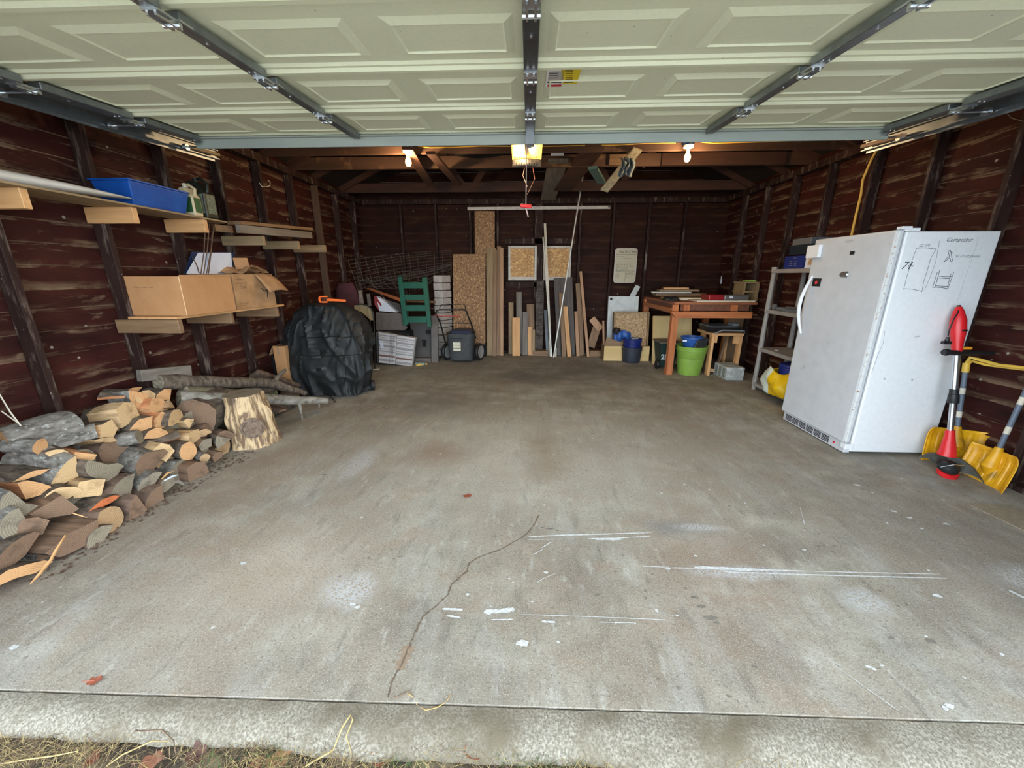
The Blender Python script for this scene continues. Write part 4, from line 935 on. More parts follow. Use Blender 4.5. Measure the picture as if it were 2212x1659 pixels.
t = thing('cardboard_box', (-2.8, 3.65, 1.15), 'second cardboard box with a torn open flap on the lower shelf', 'box')
CX0, CX1, CY0, CY1, CZ0, CZ1 = -3.0, -2.60, 3.40, 3.95, 1.151, 1.46
m = MB(); m.box(CX0, CX1, CY0, CY1, CZ0, CZ1); m.build('body', CARDD, t, bevel=.004)
m = MB(); f0 = V((CX1 + .002, 3.70, CZ1)); m.grid(lambda u, v: (CX1 + .004 + .13 * v * (1 - .25 * v), 3.68 + .30 * u + .04 * v, CZ1 + .0 - .17 * v - .03 * u * (1 - v) + .02 * math.sin(u * 3)), 8, 6); m.build('flap', CARDD, t, solid=.005)
m = MB()
for i, (z, w, h) in enumerate(((1.412, .11, .012), (1.378, .16, .007), (1.362, .1, .007), (1.350, .08, .007), (1.336, .08, .006), (1.20, .12, .008), (1.18, .06, .008))): scribble(m, (CX1 + .0045, 3.43 + (.04 if 1 < i < 5 else .0), z), (0, 1, 0), (0, 0, 1), w, h, .002, (1, 0, 0))
m.build('print', PRINT, t)
m = MB(); strokes(m, [(CX1 + .0045, 3.74, 1.33), (CX1 + .0045, 3.79, 1.30), (CX1 + .0045, 3.84, 1.315), (CX1 + .0045, 3.88, 1.30)], .008, (1, 0, 0)); strokes(m, [(CX1 + .0045, 3.83, 1.31), (CX1 + .0045, 3.82, 1.24)], .01, (1, 0, 0)); m.build('mark', INK, t)
t = thing('cardboard_scrap', (-2.8, 3.8, 1.47), 'crumpled tan packing cardboard piled on the torn box', 'cardboard')
m = MB(); m.grid(lambda u, v: (-2.95 + .3 * v, 3.62 + .36 * u, 1.47 + .075 * math.sin(math.pi * u) * (.6 + .4 * math.sin(7 * v + 3 * u)) + .03 * mnoise.noise((u * 5, v * 5, 2))), 14, 10, smooth=False); m.build('crumpled_sheet', CARDD, t, solid=.004)
m = MB(); m.obox((-2.80, 3.82, 1.56), (.055, .02, 0), (0, .004, .004), (.0, -.01, .05)); m.build('folded_tab', CARD, t)
t = thing('folded_paper', (-2.85, 3.45, 1.46), 'folded white and navy sheet standing behind the cardboard boxes', 'paper')
p = lambda u, v, X=-2.90: at(u, v, X=X)
m = MB(); q_ = [p(402, 592), p(428, 546), p(452, 546), p(444, 592)]; m.add(q_, [(0, 1, 2, 3)]); q_ = [p(444, 592), p(452, 546, -2.86), p(499, 546, -2.86), p(482, 592)]; m.add(q_, [(0, 1, 2, 3)]); m.add([p(482, 592), p(499, 546, -2.86), p(503, 592)], [(0, 1, 2)]); m.build('white_sheet', PAPER, t, solid=.003)
m = MB(); q_ = [p(398, 592, -2.97), p(414, 544, -2.97), p(505, 545, -2.97), p(514, 592, -2.97)]; m.add(q_, [(0, 1, 2, 3)]); m.build('navy_back', NAVY, t, solid=.004)
m = MB()
for (a, b_) in (((440, 592), (452, 485)), ((434, 592), (443, 498)), ((446, 592), (462, 486)), ((450, 592), (458, 500)), ((430, 590), (416, 556))): m.tube([at(*a, X=-2.72), at((a[0] + b_[0]) / 2 + 2, (a[1] + b_[1]) / 2, X=-2.78), at(*b_, X=-2.84)], .0045, 6)
tag(m.build('thin_rods', mat('brown_rod', (96, 76, 64), rough=.6)), 'bundle of thin dark rods leaning up from the cardboard boxes', 'rods')
# ---------------------------------------------------------------- freezer
fo = V((2.72, 3.04, 0)); FH = 1.765
t = thing('upright_freezer', (3.05, 3.45, 0), 'tall white upright freezer with handwriting on its near side, right wall', 'freezer')
FX0, FX1, FY0, FY1 = 2.70, 3.345, 3.05, 3.87
m = MB(); m.box(FX0, FX1, FY0, FY1, .03, FH - .012); m.build('cabinet', WHT, t, bevel=.008)
m = MB(); m.box(2.635, FX0 - .010, FY0 + .004, FY1 + .004, .105, FH); dr = m.build('door', WHTG, t, bevel=.014, seg=3)
m = MB(); m.box(FX0 - .01, FX0, FY0 + .01, FY1 - .01, .11, FH - .02); m.build('gasket', mat('gasket_grey', (160, 162, 164), rough=.7), t)
m = MB(); m.box(2.637, 2.658, FY0 + .0015, FY0 + .0045, .115, FH - .01); m.build('rusty_edge', RUST, dr)
m = MB(); m.box(2.645, 2.715, FY0 - .02, FY0 + .03, FH + .001, FH + .02); m.box(2.685, 2.785, FY0 - .005, FY0 + .02, FH - .01, FH + .01); m.build('top_hinge', WHT, t, bevel=.004)
m = MB(); m.box(2.65, 2.715, FY0 - .006, FY0 + .05, .055, .10); m.build('bottom_hinge', WHT, t, bevel=.005)
m = MB(); m.box(2.665, 2.715, FY0 + .02, FY1 - .005, .012, .095); gr = m.build('kick_grille', WHTG, t, bevel=.004)
for j in range(6):
    m = MB(); y0 = FY0 + .19 + j * .10
    for k in range(5): m.box(2.661, 2.666, y0, y0 + .085, .028 + k * .012, .034 + k * .012)
    m.build('grille_slots', BLKG, gr)
m = MB(); m.box(2.660, 2.666, FY0 + .125, FY0 + .14, .05, .066); m.build('indicator', RED, gr)
# handle: bowed white bar near the far edge
m = MB(); hp = []
h0, h1 = at(1753, 596, X=2.62), at(1724, 719, X=2.62); hy = 3.80
for i in range(15):
    s_ = i / 14; hp.append((2.624 - .055 * math.sin(math.pi * s_), hy + .0 + .015 * math.sin(math.pi * s_), h0.z + (h1.z - h0.z) * s_))
m.tube(hp, [.010 + .006 * math.sin(math.pi * i / 14) for i in range(15)], 10); m.build('handle', WHT, dr)
def fside(u, v):  # point on the near side of the cabinet
    return at(u, v, Y=FY0)
NS = (0, -1, 0)
def pen(uv, w=.0028, ink=INK, nm='drawing'):
    m = MB()
    for line in uv: strokes(m, [fside(*p) for p in line], w, NS)
    return m.build(nm, ink, t)
k = 300 / 2212
def z5(pts): return [(1880 + x * k, 490 + y * k) for x, y in pts]
pen([z5([(735, 340), (870, 335), (1050, 350)]), z5([(1050, 350), (960, 500), (905, 700), (850, 870), (820, 1035)]), z5([(735, 340), (640, 600), (570, 830), (530, 1000)]), z5([(530, 985), (680, 995), (820, 1030)])], nm='box_drawing')
pen([z5([(1100, 225), (1080, 340), (1040, 560), (960, 780), (865, 1000)])], .0022, nm='divider_line')
pen([z5([(1100, 695), (1085, 760), (1040, 930), (1020, 970)]), z5([(1065, 725), (990, 965)]), z5([(990, 965), (1035, 962)]), z5([(1330, 720), (1270, 880), (1228, 1000)]), z5([(1285, 745), (1225, 960)]), z5([(1085, 785), (1180, 795), (1290, 795)]), z5([(1080, 815), (1265, 825)]), z5([(1040, 940), (1225, 950)]), z5([(1035, 962), (1140, 968), (1225, 985)])], .0035, nm='frame_drawing')
pen([z5([(1235, 385), (1275, 375), (1308, 545), (1280, 552), (1235, 385)]), z5([(1240, 470), (1175, 555), (1200, 545), (1262, 490)]), z5([(1285, 400), (1305, 410)])], .0035, nm='cross_drawing')
pen([z5([(1708, 150), (1700, 260), (1620, 500), (1500, 840), (1430, 1060), (1375, 1205)])], .0015, mat('faint_ink', (150, 154, 162), rough=.6), 'long_scratch')
def wr(body, x, y, size, sh=.25, ink=INK, nm='handwriting', dirn=(1, 0, 0), bold=0.0):
    m = MB(); p = fside(*z5([(x, y)])[0]) + V((0, -.0006, 0)); text_mb(m, body, p, dirn, (0, 0, 1), size, 0, sh, bold=bold); return m.build(nm, ink, t)
wr('Composter', 1200, 235, .038, .35); wr('22 1/4', 768, 320, .028, .35); wr('71', 475, 675, .075, .35); wr('4/16', 580, 640, .024, .35); wr('51 1/2 off ground', 1345, 485, .024, .2)
pen([[(1911, 715), (1908, 740), (1895, 770), (1883, 805)]], .002, nm='pen_mark')
pen([[(2044, 744), (2036, 757), (2024, 768)]], .0015, nm='pen_mark'); pen([[(1974, 729), (1981, 726), (1986, 728)], [(1978, 731), (1984, 724)]], .002, nm='pen_mark')
# magnets and stickers on the door, facing the room
def fdoor(u, v): return at(u, v, X=2.634)
def dsq(u0, v0, u1, v1, nm, mt, th=.003, lab=None):
    a, b_ = fdoor(u0, v0), fdoor(u1, v1); m = MB(); m.box(2.634 - th, 2.6345, min(a.y, b_.y), max(a.y, b_.y), min(a.z, b_.z), max(a.z, b_.z)); o = m.build(nm, mt, origin=((2.634, (a.y + b_.y) / 2, min(a.z, b_.z))), bevel=.001 if th > .002 else 0); return o
o = dsq(1757, 601, 1771, 619, 'square_magnet', BLKG, .0015); tag(o, 'square black magnet with a red design near the freezer handle', 'magnet')
m = MB(); c = fdoor(1763.5, 610); m.lathe([(.016, 0), (.016, .0006)], c + V((-.0018, 0, 0)), (-1, 0, 0), 18); q = m.build('red_design', RED, o)
o = dsq(1838, 543, 1845, 550, 'small_magnet', BLKG, .006); tag(o, 'tiny black magnet on the freezer door above the round one', 'magnet')
m = MB(); c = fdoor(1825, 593); m.lathe([(.018, 0), (.026, .006), (.018, .018), (.001, .02)], c + V((.0, -.018, 0)), (-1, 0, 0), 20, cap0=False); m.lathe([(.018, 0), (.026, .006), (.018, .018), (.001, .02)], c + V((.0, .014, 0)), (-1, 0, 0), 20, cap0=False)
tag(m.build('round_magnet', STEEL), 'round chrome magnet clip on the freezer door', 'magnet')
o = dsq(1752, 531, 1772, 556, 'note_holder', WHT, .03); tag(o, 'white magnetic note box at the top corner of the freezer door', 'holder'); 
m = MB(); a = fdoor(1762, 494 + 30); 
m = MB(); c = fdoor(1834, 521); m.lathe([(.045, 0), (.045, .0015)], c, (-1, 0, 0), 24); bd = m.build('badge', mat('badge_grey', (176, 178, 182), rough=.4), dr); bd.scale = (1, 1, 1)
for v_ in bd.data.vertices: v_.co.z = (v_.co.z - (c.z - bd['_o'][2])) * .28 + (c.z - bd['_o'][2])

# ---------------------------------------------------------------- grass trimmer and shovels
g = at(2042, 1022, Z=0.02); tp = at(2066, 668, Y=3.0)
t = thing('grass_trimmer', g, 'red and silver electric grass trimmer leaning on the freezer side', 'trimmer')
lo = at(2046, 975, Y=2.82); m1 = at(2056, 865, Y=2.88); m2 = at(2066, 765, Y=2.95)
def P_(u, v, Y): return at(u, v, Y=Y)
a0, a1, a2, a3, a4 = P_(2047, 975, 2.80), P_(2052, 935, 2.815), P_(2060, 855, 2.86), P_(2067, 762, 2.92), P_(2071, 668, 2.985)
ax = (a3 - a1).normalized()
m = MB(); m.tube([a1, a2], .017, 16); m.tube([a2, a3], .021, 16); m.build('shaft', STEEL, t)
m = MB(); m.tube([a2 - ax * .055, a2 - ax * .05, a2 + ax * .01, a2 + ax * .012, a2 + ax * .05], [.03, .032, .030, .025, .026], 16); m.build('clamp_collar', BLK, t)
hd = (a4 - a3).normalized(); sd = V((1, 0, 0))
m = MB(); pts = [a3, a3 + hd * .08, a3 + hd * .16, a3 + hd * .24, a3 + hd * .30, a3 + hd * .335]; m.tube(pts, [.027, .034, .046, .044, .030, .016], 14); o = m.build('motor_grip', RED, t, subsurf=0)
m = MB(); m.box(*sum(([c_ - .016, c_ + .016] for c_ in (a3 + hd * .17)[:1]), []), (a3 + hd * .17).y - .052, (a3 + hd * .17).y - .04, (a3 + hd * .17).z - .006, (a3 + hd * .17).z + .006); m.build('switch', BLK, t)
m = MB(); m.tube([a4 - hd * .03, a4 + hd * .03], [.014, .010], 10); m.tube([a4 + hd * .01, a4 + V((-.03, -.03, -.02)), P_(2060, 690, 2.93), P_(2050, 715, 2.93), P_(2048, 725, 2.93)], .004, 8)
m.build('power_cord', BLK, t)
m = MB(); q_ = P_(2048, 728, 2.93); m.tube([q_, q_ + V((0, 0, -.03))], [.009, .014], 10); m.box(q_.x - .03, q_.x + .03, q_.y - .012, q_.y + .012, q_.z - .052, q_.z - .03); m.build('plug', BLK, t, bevel=.003)
m = MB(); a = P_(2044, 761, 2.86); b_ = P_(2146, 763, 2.90); m.tube([a, a3 + V((0, -.01, 0)), b_], [.018, .02, .014], 12); m.lathe([(.02, -.02), (.026, 0), (.02, .02)], a, (1, 0, 0), 14); m.build('front_handle', BLK, t)
m = MB(); c = P_(2075, 752, 2.93); m.obox(c + V((.035, 0, .0)), (.04, 0, .0), (0, .01, 0), (0, 0, .010)); m.build('orange_lever', mat('orange_plastic', (228, 150, 40), rough=.5), t, bevel=.004)
m = MB(); pts = [a1 + ax * .02, a1 - ax * .03, a0 + ax * .01, a0 - ax * .0 + V((0, 0, -.03))]; m.tube(pts, [.026, .03, .048, .055], 14); m.build('lower_housing', RED, t)
# guard: curved sheet sweeping over the cutting head
GUA = mat('guard_grey', (92, 94, 90), (70, 72, 68), 20, rough=.6)
cg = V((g.x, g.y + .03, .02))
m = MB()
GO = [(1984, 985, 2.80), (2010, 977, 2.83), (2045, 980, 2.84), (2080, 993, 2.78), (2105, 1012, 2.69), (2123, 1039, 2.60)]
GI = [(2026, 1004, 2.80), (2034, 997, 2.82), (2046, 994, 2.83), (2058, 999, 2.80), (2068, 1008, 2.75), (2076, 1022, 2.68)]
def gl_(L_, u):
    f = u * (len(L_) - 1); i = min(int(f), len(L_) - 2); f -= i; a_, b_ = at(L_[i][0], L_[i][1], Y=L_[i][2]), at(L_[i + 1][0], L_[i + 1][1], Y=L_[i + 1][2]); return a_.lerp(b_, f)
m.grid(lambda u, v: gl_(GI, u).lerp(gl_(GO, u), v) + V((0, 0, .012 * math.sin(math.pi * v))), 30, 6); m.grid(lambda u, v: gl_(GO, u) + V((0, -.004 - .008 * v, -.016 * v)), 30, 1); m.build('guard', GUA, t, solid=.004)
m = MB(); m.lathe([(.03, .10), (.055, .08), (.062, .05), (.058, .035)], cg + V((0, -.02, 0)), (0, -.35, 1), 24); m.build('spool_housing', BLK, t)
m = MB(); m.lathe([(.058, 0), (.06, .008), (.058, .03), (.04, .034)], cg + V((.005, -.035, -.008)), (0, -.35, 1), 24); m.build('spool_cap', RED, t)
m = MB(); m.tube([cg + V((-.07, -.05, .06)), cg + V((-.03, -.09, .10)), cg + V((.06, -.08, .09)), cg + V((.10, -.05, .05))], .0025, 6); m.build('guard_wire', STEEL, t)
def shovel(c, ud, vd, w, h, hl, label, hend, scoop=.04):
    """blade centre c, ud across, vd up the blade; handle to hend"""
    t = thing('snow_shovel', (c.x, c.y, 0), label, 'shovel'); ud, vd = V(ud).normalized(), V(vd).normalized(); n = ud.cross(vd).normalized()
    if n.x > 0: n = -n
    m = MB()
    def bl(u, v):
        x = (u - .5) * w * (1 - .06 * v); y = (v - .5) * h; r = .9
        cv = scoop * (1 - ((u - .5) * 2) ** 2 * .25) ; rib = .005 * (abs(((u * 6) % 1) - .5) < .14) * (.1 < v < .92)
        cu = .035 * (abs(u - .5) * 2) ** 6 + .03 * max(0, v - .75) * 2
        yy = y; c_ = 1 if True else 0
        if v > .85: x *= 1 - .10 * ((v - .85) / .15) ** 2
        return c + ud * x + vd * yy + n * (cu + rib + .03 * (1 - v) ** 2)
    m.grid(bl, 48, 14); m.build('blade', YEL, t, solid=.006)
    s0 = V(bl(.5, .72)) + n * .012; dirh = (V(hend) - s0).normalized()
    m = MB(); m.tube([s0 - dirh * .14 - n * .004, s0 - dirh * .05 + n * .008, s0 + dirh * .05, s0 + dirh * .10], [.012, .05, .030, .022], 14); m.build('socket', YEL, t)
    m = MB(); m.tube([s0 + dirh * .07, V(hend)], .0155, 14); sh = m.build('shaft', mat('grey_blue_shaft', (92, 102, 116), rough=.4), t)
    L_ = (V(hend) - s0).length
    for f0, f1 in ((.30, .38), (.62, .70)):
        m = MB(); m.tube([s0 + dirh * L_ * f0, s0 + dirh * L_ * f1], .0162, 14); m.build('sticker', CREAM, sh)
    return t, s0, dirh
hend = at(2240, 795, X=3.42)
shovel(at(2143, 1011, X=3.37), (-.04, -1, .03), (.22, .10, .95), .33, .27, 1, 'yellow snow shovel in front, leaning on the right wall', hend)
hend2 = at(2087, 790, Y=3.0)
t_, s0_, dh_ = shovel(at(2057, 962, Y=2.93), (1, -.35, 0), (.10, .12, .95), .38, .27, 1, 'second yellow snow shovel standing behind the trimmer', hend2)
m = MB(); m.tube([hend2 - dh_ * .05, hend2 + dh_ * .02], .021, 12); q0 = hend2 + dh_ * .02
m.tube([q0, at(2096, 772, Y=2.98), at(2112, 776, Y=2.95), at(2160, 789, Y=2.8), at(2230, 796, Y=2.6)], .011, 8); m.tube([q0 + V((0, 0, -.02)), at(2100, 780, Y=3.0), at(2130, 788, Y=2.9), at(2170, 793, Y=2.8), at(2230, 800, Y=2.62)], .010, 8)
m.build('loop_handle', mat('pale_yellow', (216, 176, 70), rough=.5), t_)
# pale board lying on the floor by the right wall
m = MB(); P4 = [at(2095, 1092, Z=0), at(2212, 1150, Z=0), at(2300, 1150, Z=0), at(2212, 1092, Z=0)]; m.prism([p + V((0, 0, .001)) for p in (at(2093, 1091, Z=0), at(2230, 1156, Z=0), at(2330, 1150, Z=0), at(2180, 1091, Z=0))], (0, 0, .004))
tag(m.build('plywood_sheet', mat('dirty_ply', (158, 146, 124), (134, 124, 106), 30, rough=.85)), 'thin dirty plywood sheet flat on the floor at the right edge', 'plywood')

# ---------------------------------------------------------------- resin rack behind the freezer
t = thing('storage_rack', (3.18, 4.55, 0), 'grey four tier resin storage rack between freezer and workbench', 'shelf rack')
RX0, RX1, RY0, RY1 = 2.97, 3.37, 4.12, 5.02
LV = (.10, .56, 1.04, 1.52)
for z in LV:
    m = MB(); m.box(RX0, RX1, RY0, RY1, z - .035, z); m.box(RX0 - .004, RX0 + .012, RY0, RY1, z - .045, z - .0); m.build('shelf_tier', PLG, t, bevel=.006)
for x in (RX0 + .02, RX1 - .02):
    for y in (RY0 + .02, RY1 - .02):
        m = MB(); pr = [(0.034, .03)]
        segs = [0.0, .065, .07, .52, .525, .56, .57, 1.0, 1.005, 1.04, 1.05, 1.48, 1.485, 1.545]
        rr = [.026, .026, .030, .024, .031, .031, .030, .024, .031, .031, .030, .024, .033, .033]
        m.lathe(list(zip(rr, segs)), (x, y, 0), n=10); m.build('post', PLG, t)
def tbox(name, x0, x1, y0, y1, z0, z1, mt, lab, cat='box', bev=.004):
    m = MB(); m.box(x0, x1, y0, y1, z0, z1); return tag(m.build(name, mt, bevel=bev), lab, cat)
o = tbox('carton', 3.0, 3.30, 4.52, 4.86, 1.521, 1.66, BLUED, 'navy carton with white print on top of the resin rack')
m = MB(); a = V((2.9985, 4.84, 1.64))
text_mb(m, 'tools', (2.9990, 4.74, 1.625), (0, -1, 0), (0, 0, 1), .022, ext=.0004) if False else None
for i, (dy, dz) in enumerate(((0, 0), (0, .022), (0, .044), (.08, 0), (.08, .022), (.08, .044))): scribble(m, (2.9992, 4.76 - dy, 1.60 - dz), (0, -1, 0), (0, 0, 1), .05, .006, .002, (-1, 0, 0))
scribble(m, (2.9992, 4.70, 1.635), (0, -1, 0), (0, 0, 1), .06, .009, .002, (-1, 0, 0)); m.build('print', PAPER, o)
o = tbox('carton', 3.0, 3.28, 4.18, 4.50, 1.521, 1.67, PAPER, 'white carton with a picture of a tan tray on the rack top')
m = MB(); m.add([(2.9992, 4.46, 1.56), (2.9992, 4.34, 1.545), (2.9992, 4.32, 1.60), (2.9992, 4.44, 1.62)][::-1], [(0, 1, 2, 3)]); m.build('picture', mat('tray_tan', (180, 150, 116), rough=.7), o)
m = MB(); scribble(m, (2.9992, 4.46, 1.64), (0, -1, 0), (0, 0, 1), .12, .012, .003, (-1, 0, 0)); m.build('print', INKR, o)
tbox('dark_tote', 3.02, 3.30, 4.46, 4.84, 1.672, 1.775, mat('dark_navy_tote', (18, 30, 40), rough=.5), 'dark tote stacked above the cartons on the rack')
tbox('clear_bin', 3.03, 3.29, 4.52, 4.82, 1.777, 1.845, mat('cloudy_clear', (120, 124, 126), rough=.3, trans=.4), 'cloudy clear plastic bin at the very top of the rack', 'bin')
m = MB(); m.tube([(3.02, 4.85, 1.06), (3.12, 4.6, 1.07), (3.05, 4.3, 1.065)], .022, 10); m.tube([(3.15, 4.9, 1.065), (3.2, 4.5, 1.075), (3.12, 4.25, 1.07)], .02, 10); m.box(3.0, 3.2, 4.4, 4.75, 1.041, 1.075); m.lathe([(.035, -.01), (.035, .01)], (3.02, 4.92, 1.078), (1, 0, 0), 16)
tag(m.build('folded_cart', mat('grey_folding', (96, 102, 106), rough=.5)), 'folded grey handle gear lying on the second rack shelf from the top', 'gear')
tbox('tape_roll', 3.05, 3.08, 4.78, 4.81, .561, .566, PAPER, 'scrap of white paper on the third rack shelf', 'paper', 0)
# yellow bag with blue pail at the rack's foot
t = thing('feed_bag', (2.98, 4.35, 0.1), 'open yellow and white plastic bag slumped at the foot of the rack', 'bag')
YB_ = mat('yellow_bag', (232, 190, 20), (214, 168, 10), 6, rough=.35, c3=(250, 226, 110), s3=5, lo3=.6, hi3=.75)
bc = V((3.02, 4.46, 0.1)); m = MB()
def bag(u, v):
    a = 2 * math.pi * u; r = .17 + .05 * math.sin(math.pi * v) + .012 * math.sin(a * 5 + v * 6) + .02 * mnoise.noise((math.cos(a) * 3, math.sin(a) * 3, v * 4))
    e = 1 - .55 * max(0, v - .8)
    return bc + V((math.cos(a) * r * .75 * e - .04, math.sin(a) * r * 1.25 * e, .29 * v * (1 + .1 * math.sin(a * 3))))
m.grid(bag, 40, 14)
for i in range(40):
    for j in range(14):
        if .33 < i / 40 < .48: m.m[i * 14 + j] = 1
m.build('bag_body', [YB_, mat('bag_pale', (214, 226, 214), rough=.4)], t, solid=.003)
m = MB(); a = at(1666, 808, X=2.86); scr = 0
for i in range(4): scribble(m, bag(.55, .75 - .08 * i) + V((-.004, .05, 0)), (0, -1, 0), (0, 0, 1), .09, .006, .0025, (-1, 0, 0))
m.build('print', INKR, t)
m = MB(); m.lathe([(.001, .385), (.14, .38), (.15, .36), (.146, .34), (.15, .335), (.146, .33), (.145, .25), (.13, .06)], (3.06, 4.42, .09), n=30, cap0=False); tag(m.build('pail', BLUED), 'dark blue pail sitting inside the yellow bag', 'bucket')
t = thing('seed_bag', (2.88, 3.98, 0), 'small green and cream packet standing by the freezer foot', 'bag')
m = MB(); m.hexa([(2.80, 3.90, .001), (2.92, 3.90, .001), (2.92, 4.08, .001), (2.80, 4.08, .001), (2.85, 3.92, .27), (2.89, 3.92, .27), (2.89, 4.06, .27), (2.85, 4.06, .27)]); m.build('packet', mat('mossy_packet', (132, 134, 84), (196, 190, 150), 14, rough=.6, lo=.45, hi=.55), t, bevel=.01)

# ---------------------------------------------------------------- workbench
WBX0, WBX1, WBY0, WBY1 = 2.08, 3.30, 5.72, 7.30
t = thing('workbench', (2.7, 6.4, 0), 'reddish timber workbench with a raised top, back right corner', 'workbench')
BT = woodmat('bench_top', (168, 108, 72), (132, 80, 52), 0); BTy = woodmat('bench_side', (124, 78, 56), (96, 58, 42), 1)
zt1 = at(1500, 653, Y=5.75).z; zr1, zr0 = at(1500, 673, Y=5.7).z, at(1500, 687, Y=5.7).z
m = MB(); m.box(WBX0 + .04, WBX1, WBY0 + .05, WBY1, zt1 - .035, zt1); m.build('bench_top', BT, t, bevel=.004)
m = MB(); m.box(WBX0 + .05, WBX0 + .09, WBY0 + .1, WBY1, zt1 - .135, zt1 - .037); m.build('side_rail', BTy, t, bevel=.004)
m = MB(); m.prism([(WBX0 - .03, 5.68, zr1), (WBX1 - .1, 5.68, zr1), (WBX1 - .1, 5.68, zr0), (WBX0 + .05, 5.68, zr0)], (0, .04, 0)); m.build('front_rail', FIR(0), t, bevel=.003)
m = MB(); m.prism([(WBX0 + .0, 5.80, zr1 + .04), (WBX0 + .02, 5.80, zr1 - .03), (WBX0 + .02, 7.2, zr1 - .03), (WBX0 + .0, 7.2, zr1 + .04)], (.04, 0, 0)); m.build('side_rail', FIR(1), t, bevel=.003)
m = MB(); m.box(WBX0 + .1, WBX1, 5.74, WBY1, zr1 - .06, zr1 - .04); m.build('lower_deck', BTy, t)
for x in (at(1456, 700, Y=5.76).x, 3.24):
    for y in ((5.77, 7.2) if x < 3 else (6.4, 7.2)):
        m = MB(); m.box(x - .05, x + .045, y - .045, y + .045, 0, zr1 + .002 if y < 6 else zt1 - .037); m.build('leg', FIR(2), t, bevel=.004)
for x in (at(1458, 660, Y=5.78).x, at(1479, 660, Y=5.78).x + .02, at(1585, 660, Y=5.78).x):
    m = MB(); m.box(x - .045, x + .045, 5.74, 5.78, zr1 + .003, zt1 - .036); m.build('block', FIR(2), t, bevel=.003)
m = MB(); m.box(at(1470, 660, Y=5.8).x, WBX1 - .1, 5.79, 5.82, zr1 + .003, zr1 + .1); m.build('back_board', BTy, t)
# on the bench
def plank3(name, P0, P1, w, th, mt, lab, side=(0, 1, 0)):
    m = MB(); m.beam(P0, P1, w, th, side); return tag(m.build(name, mt, bevel=.002, seg=1), lab, 'board', 'boards piled on the workbench')
zz = zt1
plank3('bench_board', (2.25, 6.75, zz + .012), (3.0, 6.6, zz + .012), .3, .02, PLY(0), 'pale plywood strip at the bottom of the pile on the workbench')
plank3('bench_board', (2.16, 6.2, zz + .02), (2.85, 6.15, zz + .02), .05, .035, CREAM, 'cream painted stick lying in front of the pile on the workbench')
plank3('bench_board', (2.2, 7.0, zz + .055), (3.0, 6.9, zz + .055), .35, .05, BRN(0), 'thick brown board in the middle of the workbench pile')
plank3('bench_board', (2.12, 6.9, zz + .095), (2.72, 6.75, zz + .1), .3, .02, WHITEP, 'white painted board sloping on the workbench pile')
plank3('bench_board', (2.25, 6.95, zz + .125), (2.9, 6.9, zz + .125), .2, .03, TAN(0), 'tan board resting over the white one on the workbench')
plank3('bench_board', (2.35, 7.0, zz + .158), (2.75, 6.95, zz + .158), .16, .03, PINE(0), 'short pale board on the very top of the workbench pile')
m = MB(); c = at(1447, 640, Y=6.1); 
m.grid(lambda u, v: (c.x + .12 * (2 * u - 1), 6.05 + .09 * (2 * v - 1), zz + .002 + .065 * (1 - (2 * u - 1) ** 4) * (1 - (2 * v - 1) ** 4) + .01 * math.sin(9 * u)), 18, 12); tag(m.build('black_case', BLK, solid=.003), 'black rounded tool case on the front of the workbench', 'case')
o = tbox('white_board', at(1500, 650, Y=5.9).x, at(1624, 650, Y=5.9).x, 5.80, 6.2, zz + .002, zz + .022, CREAM, 'flat white board under the red and silver tool case', 'board')
t = thing('tool_case', (2.85, 6.0, zz + .022), 'low red and silver metal tool case on the workbench', 'case')
xa, xm, xb = at(1533, 640, Y=5.85).x, at(1566, 640, Y=5.85).x, at(1620, 640, Y=5.85).x
m = MB(); m.box(xa, xm, 5.86, 6.15, zz + .024, zz + .10); m.build('red_half', mat('red_metal', (150, 34, 40), rough=.4, metal=.3), t, bevel=.01)
m = MB(); m.box(xm + .002, xb, 5.86, 6.15, zz + .024, zz + .095); m.build('silver_half', mat('case_silver', (120, 118, 116), rough=.4, metal=.5), t, bevel=.01)
m = MB(); m.box(xm + .07, xm + .12, 5.857, 5.859, zz + .05, zz + .085); m.build('label', PAPER, t)
# small wooden cubby against the right wall
t = thing('cubby_shelf', (3.25, 6.0, zz), 'small open wooden cubby on the right end of the workbench', 'shelf')
xa, xb = at(1602, 640, Y=6.0).x, at(1668, 640, Y=6.0).x
z3, z2, z1_ = at(1620, 609, Y=6.0).z, at(1620, 629, Y=6.0).z, zz
for z in (z3, z2): 
    m = MB(); m.box(xa, 3.4, 6.0, 6.3, z - .018, z); m.build('shelf_board', TAN(0), t)
for x in (xa + .03, at(1636, 640, Y=6.0).x, 3.38): 
    m = MB(); m.box(x - .012, x + .012, 6.01, 6.3, z1_ + .001, z3 - .019); m.build('divider', TAN(2), t)
m = MB(); m.box(xa + .03, 3.4, 6.29, 6.3, z1_ + .001, z3 - .02); m.build('back_panel', DGR(2), t)
o = tbox('sponge', 3.22, 3.37, 6.02, 6.12, z3 + .001, z3 + .03, LIME, 'lime green sponge on top of the wooden cubby', 'sponge', .008)
o = tbox('wall_outlet', at(1557, 600, Y=7.4).x, at(1564, 600, Y=7.4).x, 7.38, 7.40, at(1560, 613, Y=7.4).z, at(1560, 597, Y=7.4).z, PAPER, 'narrow white outlet plate on a stud above the workbench', 'outlet', 0)
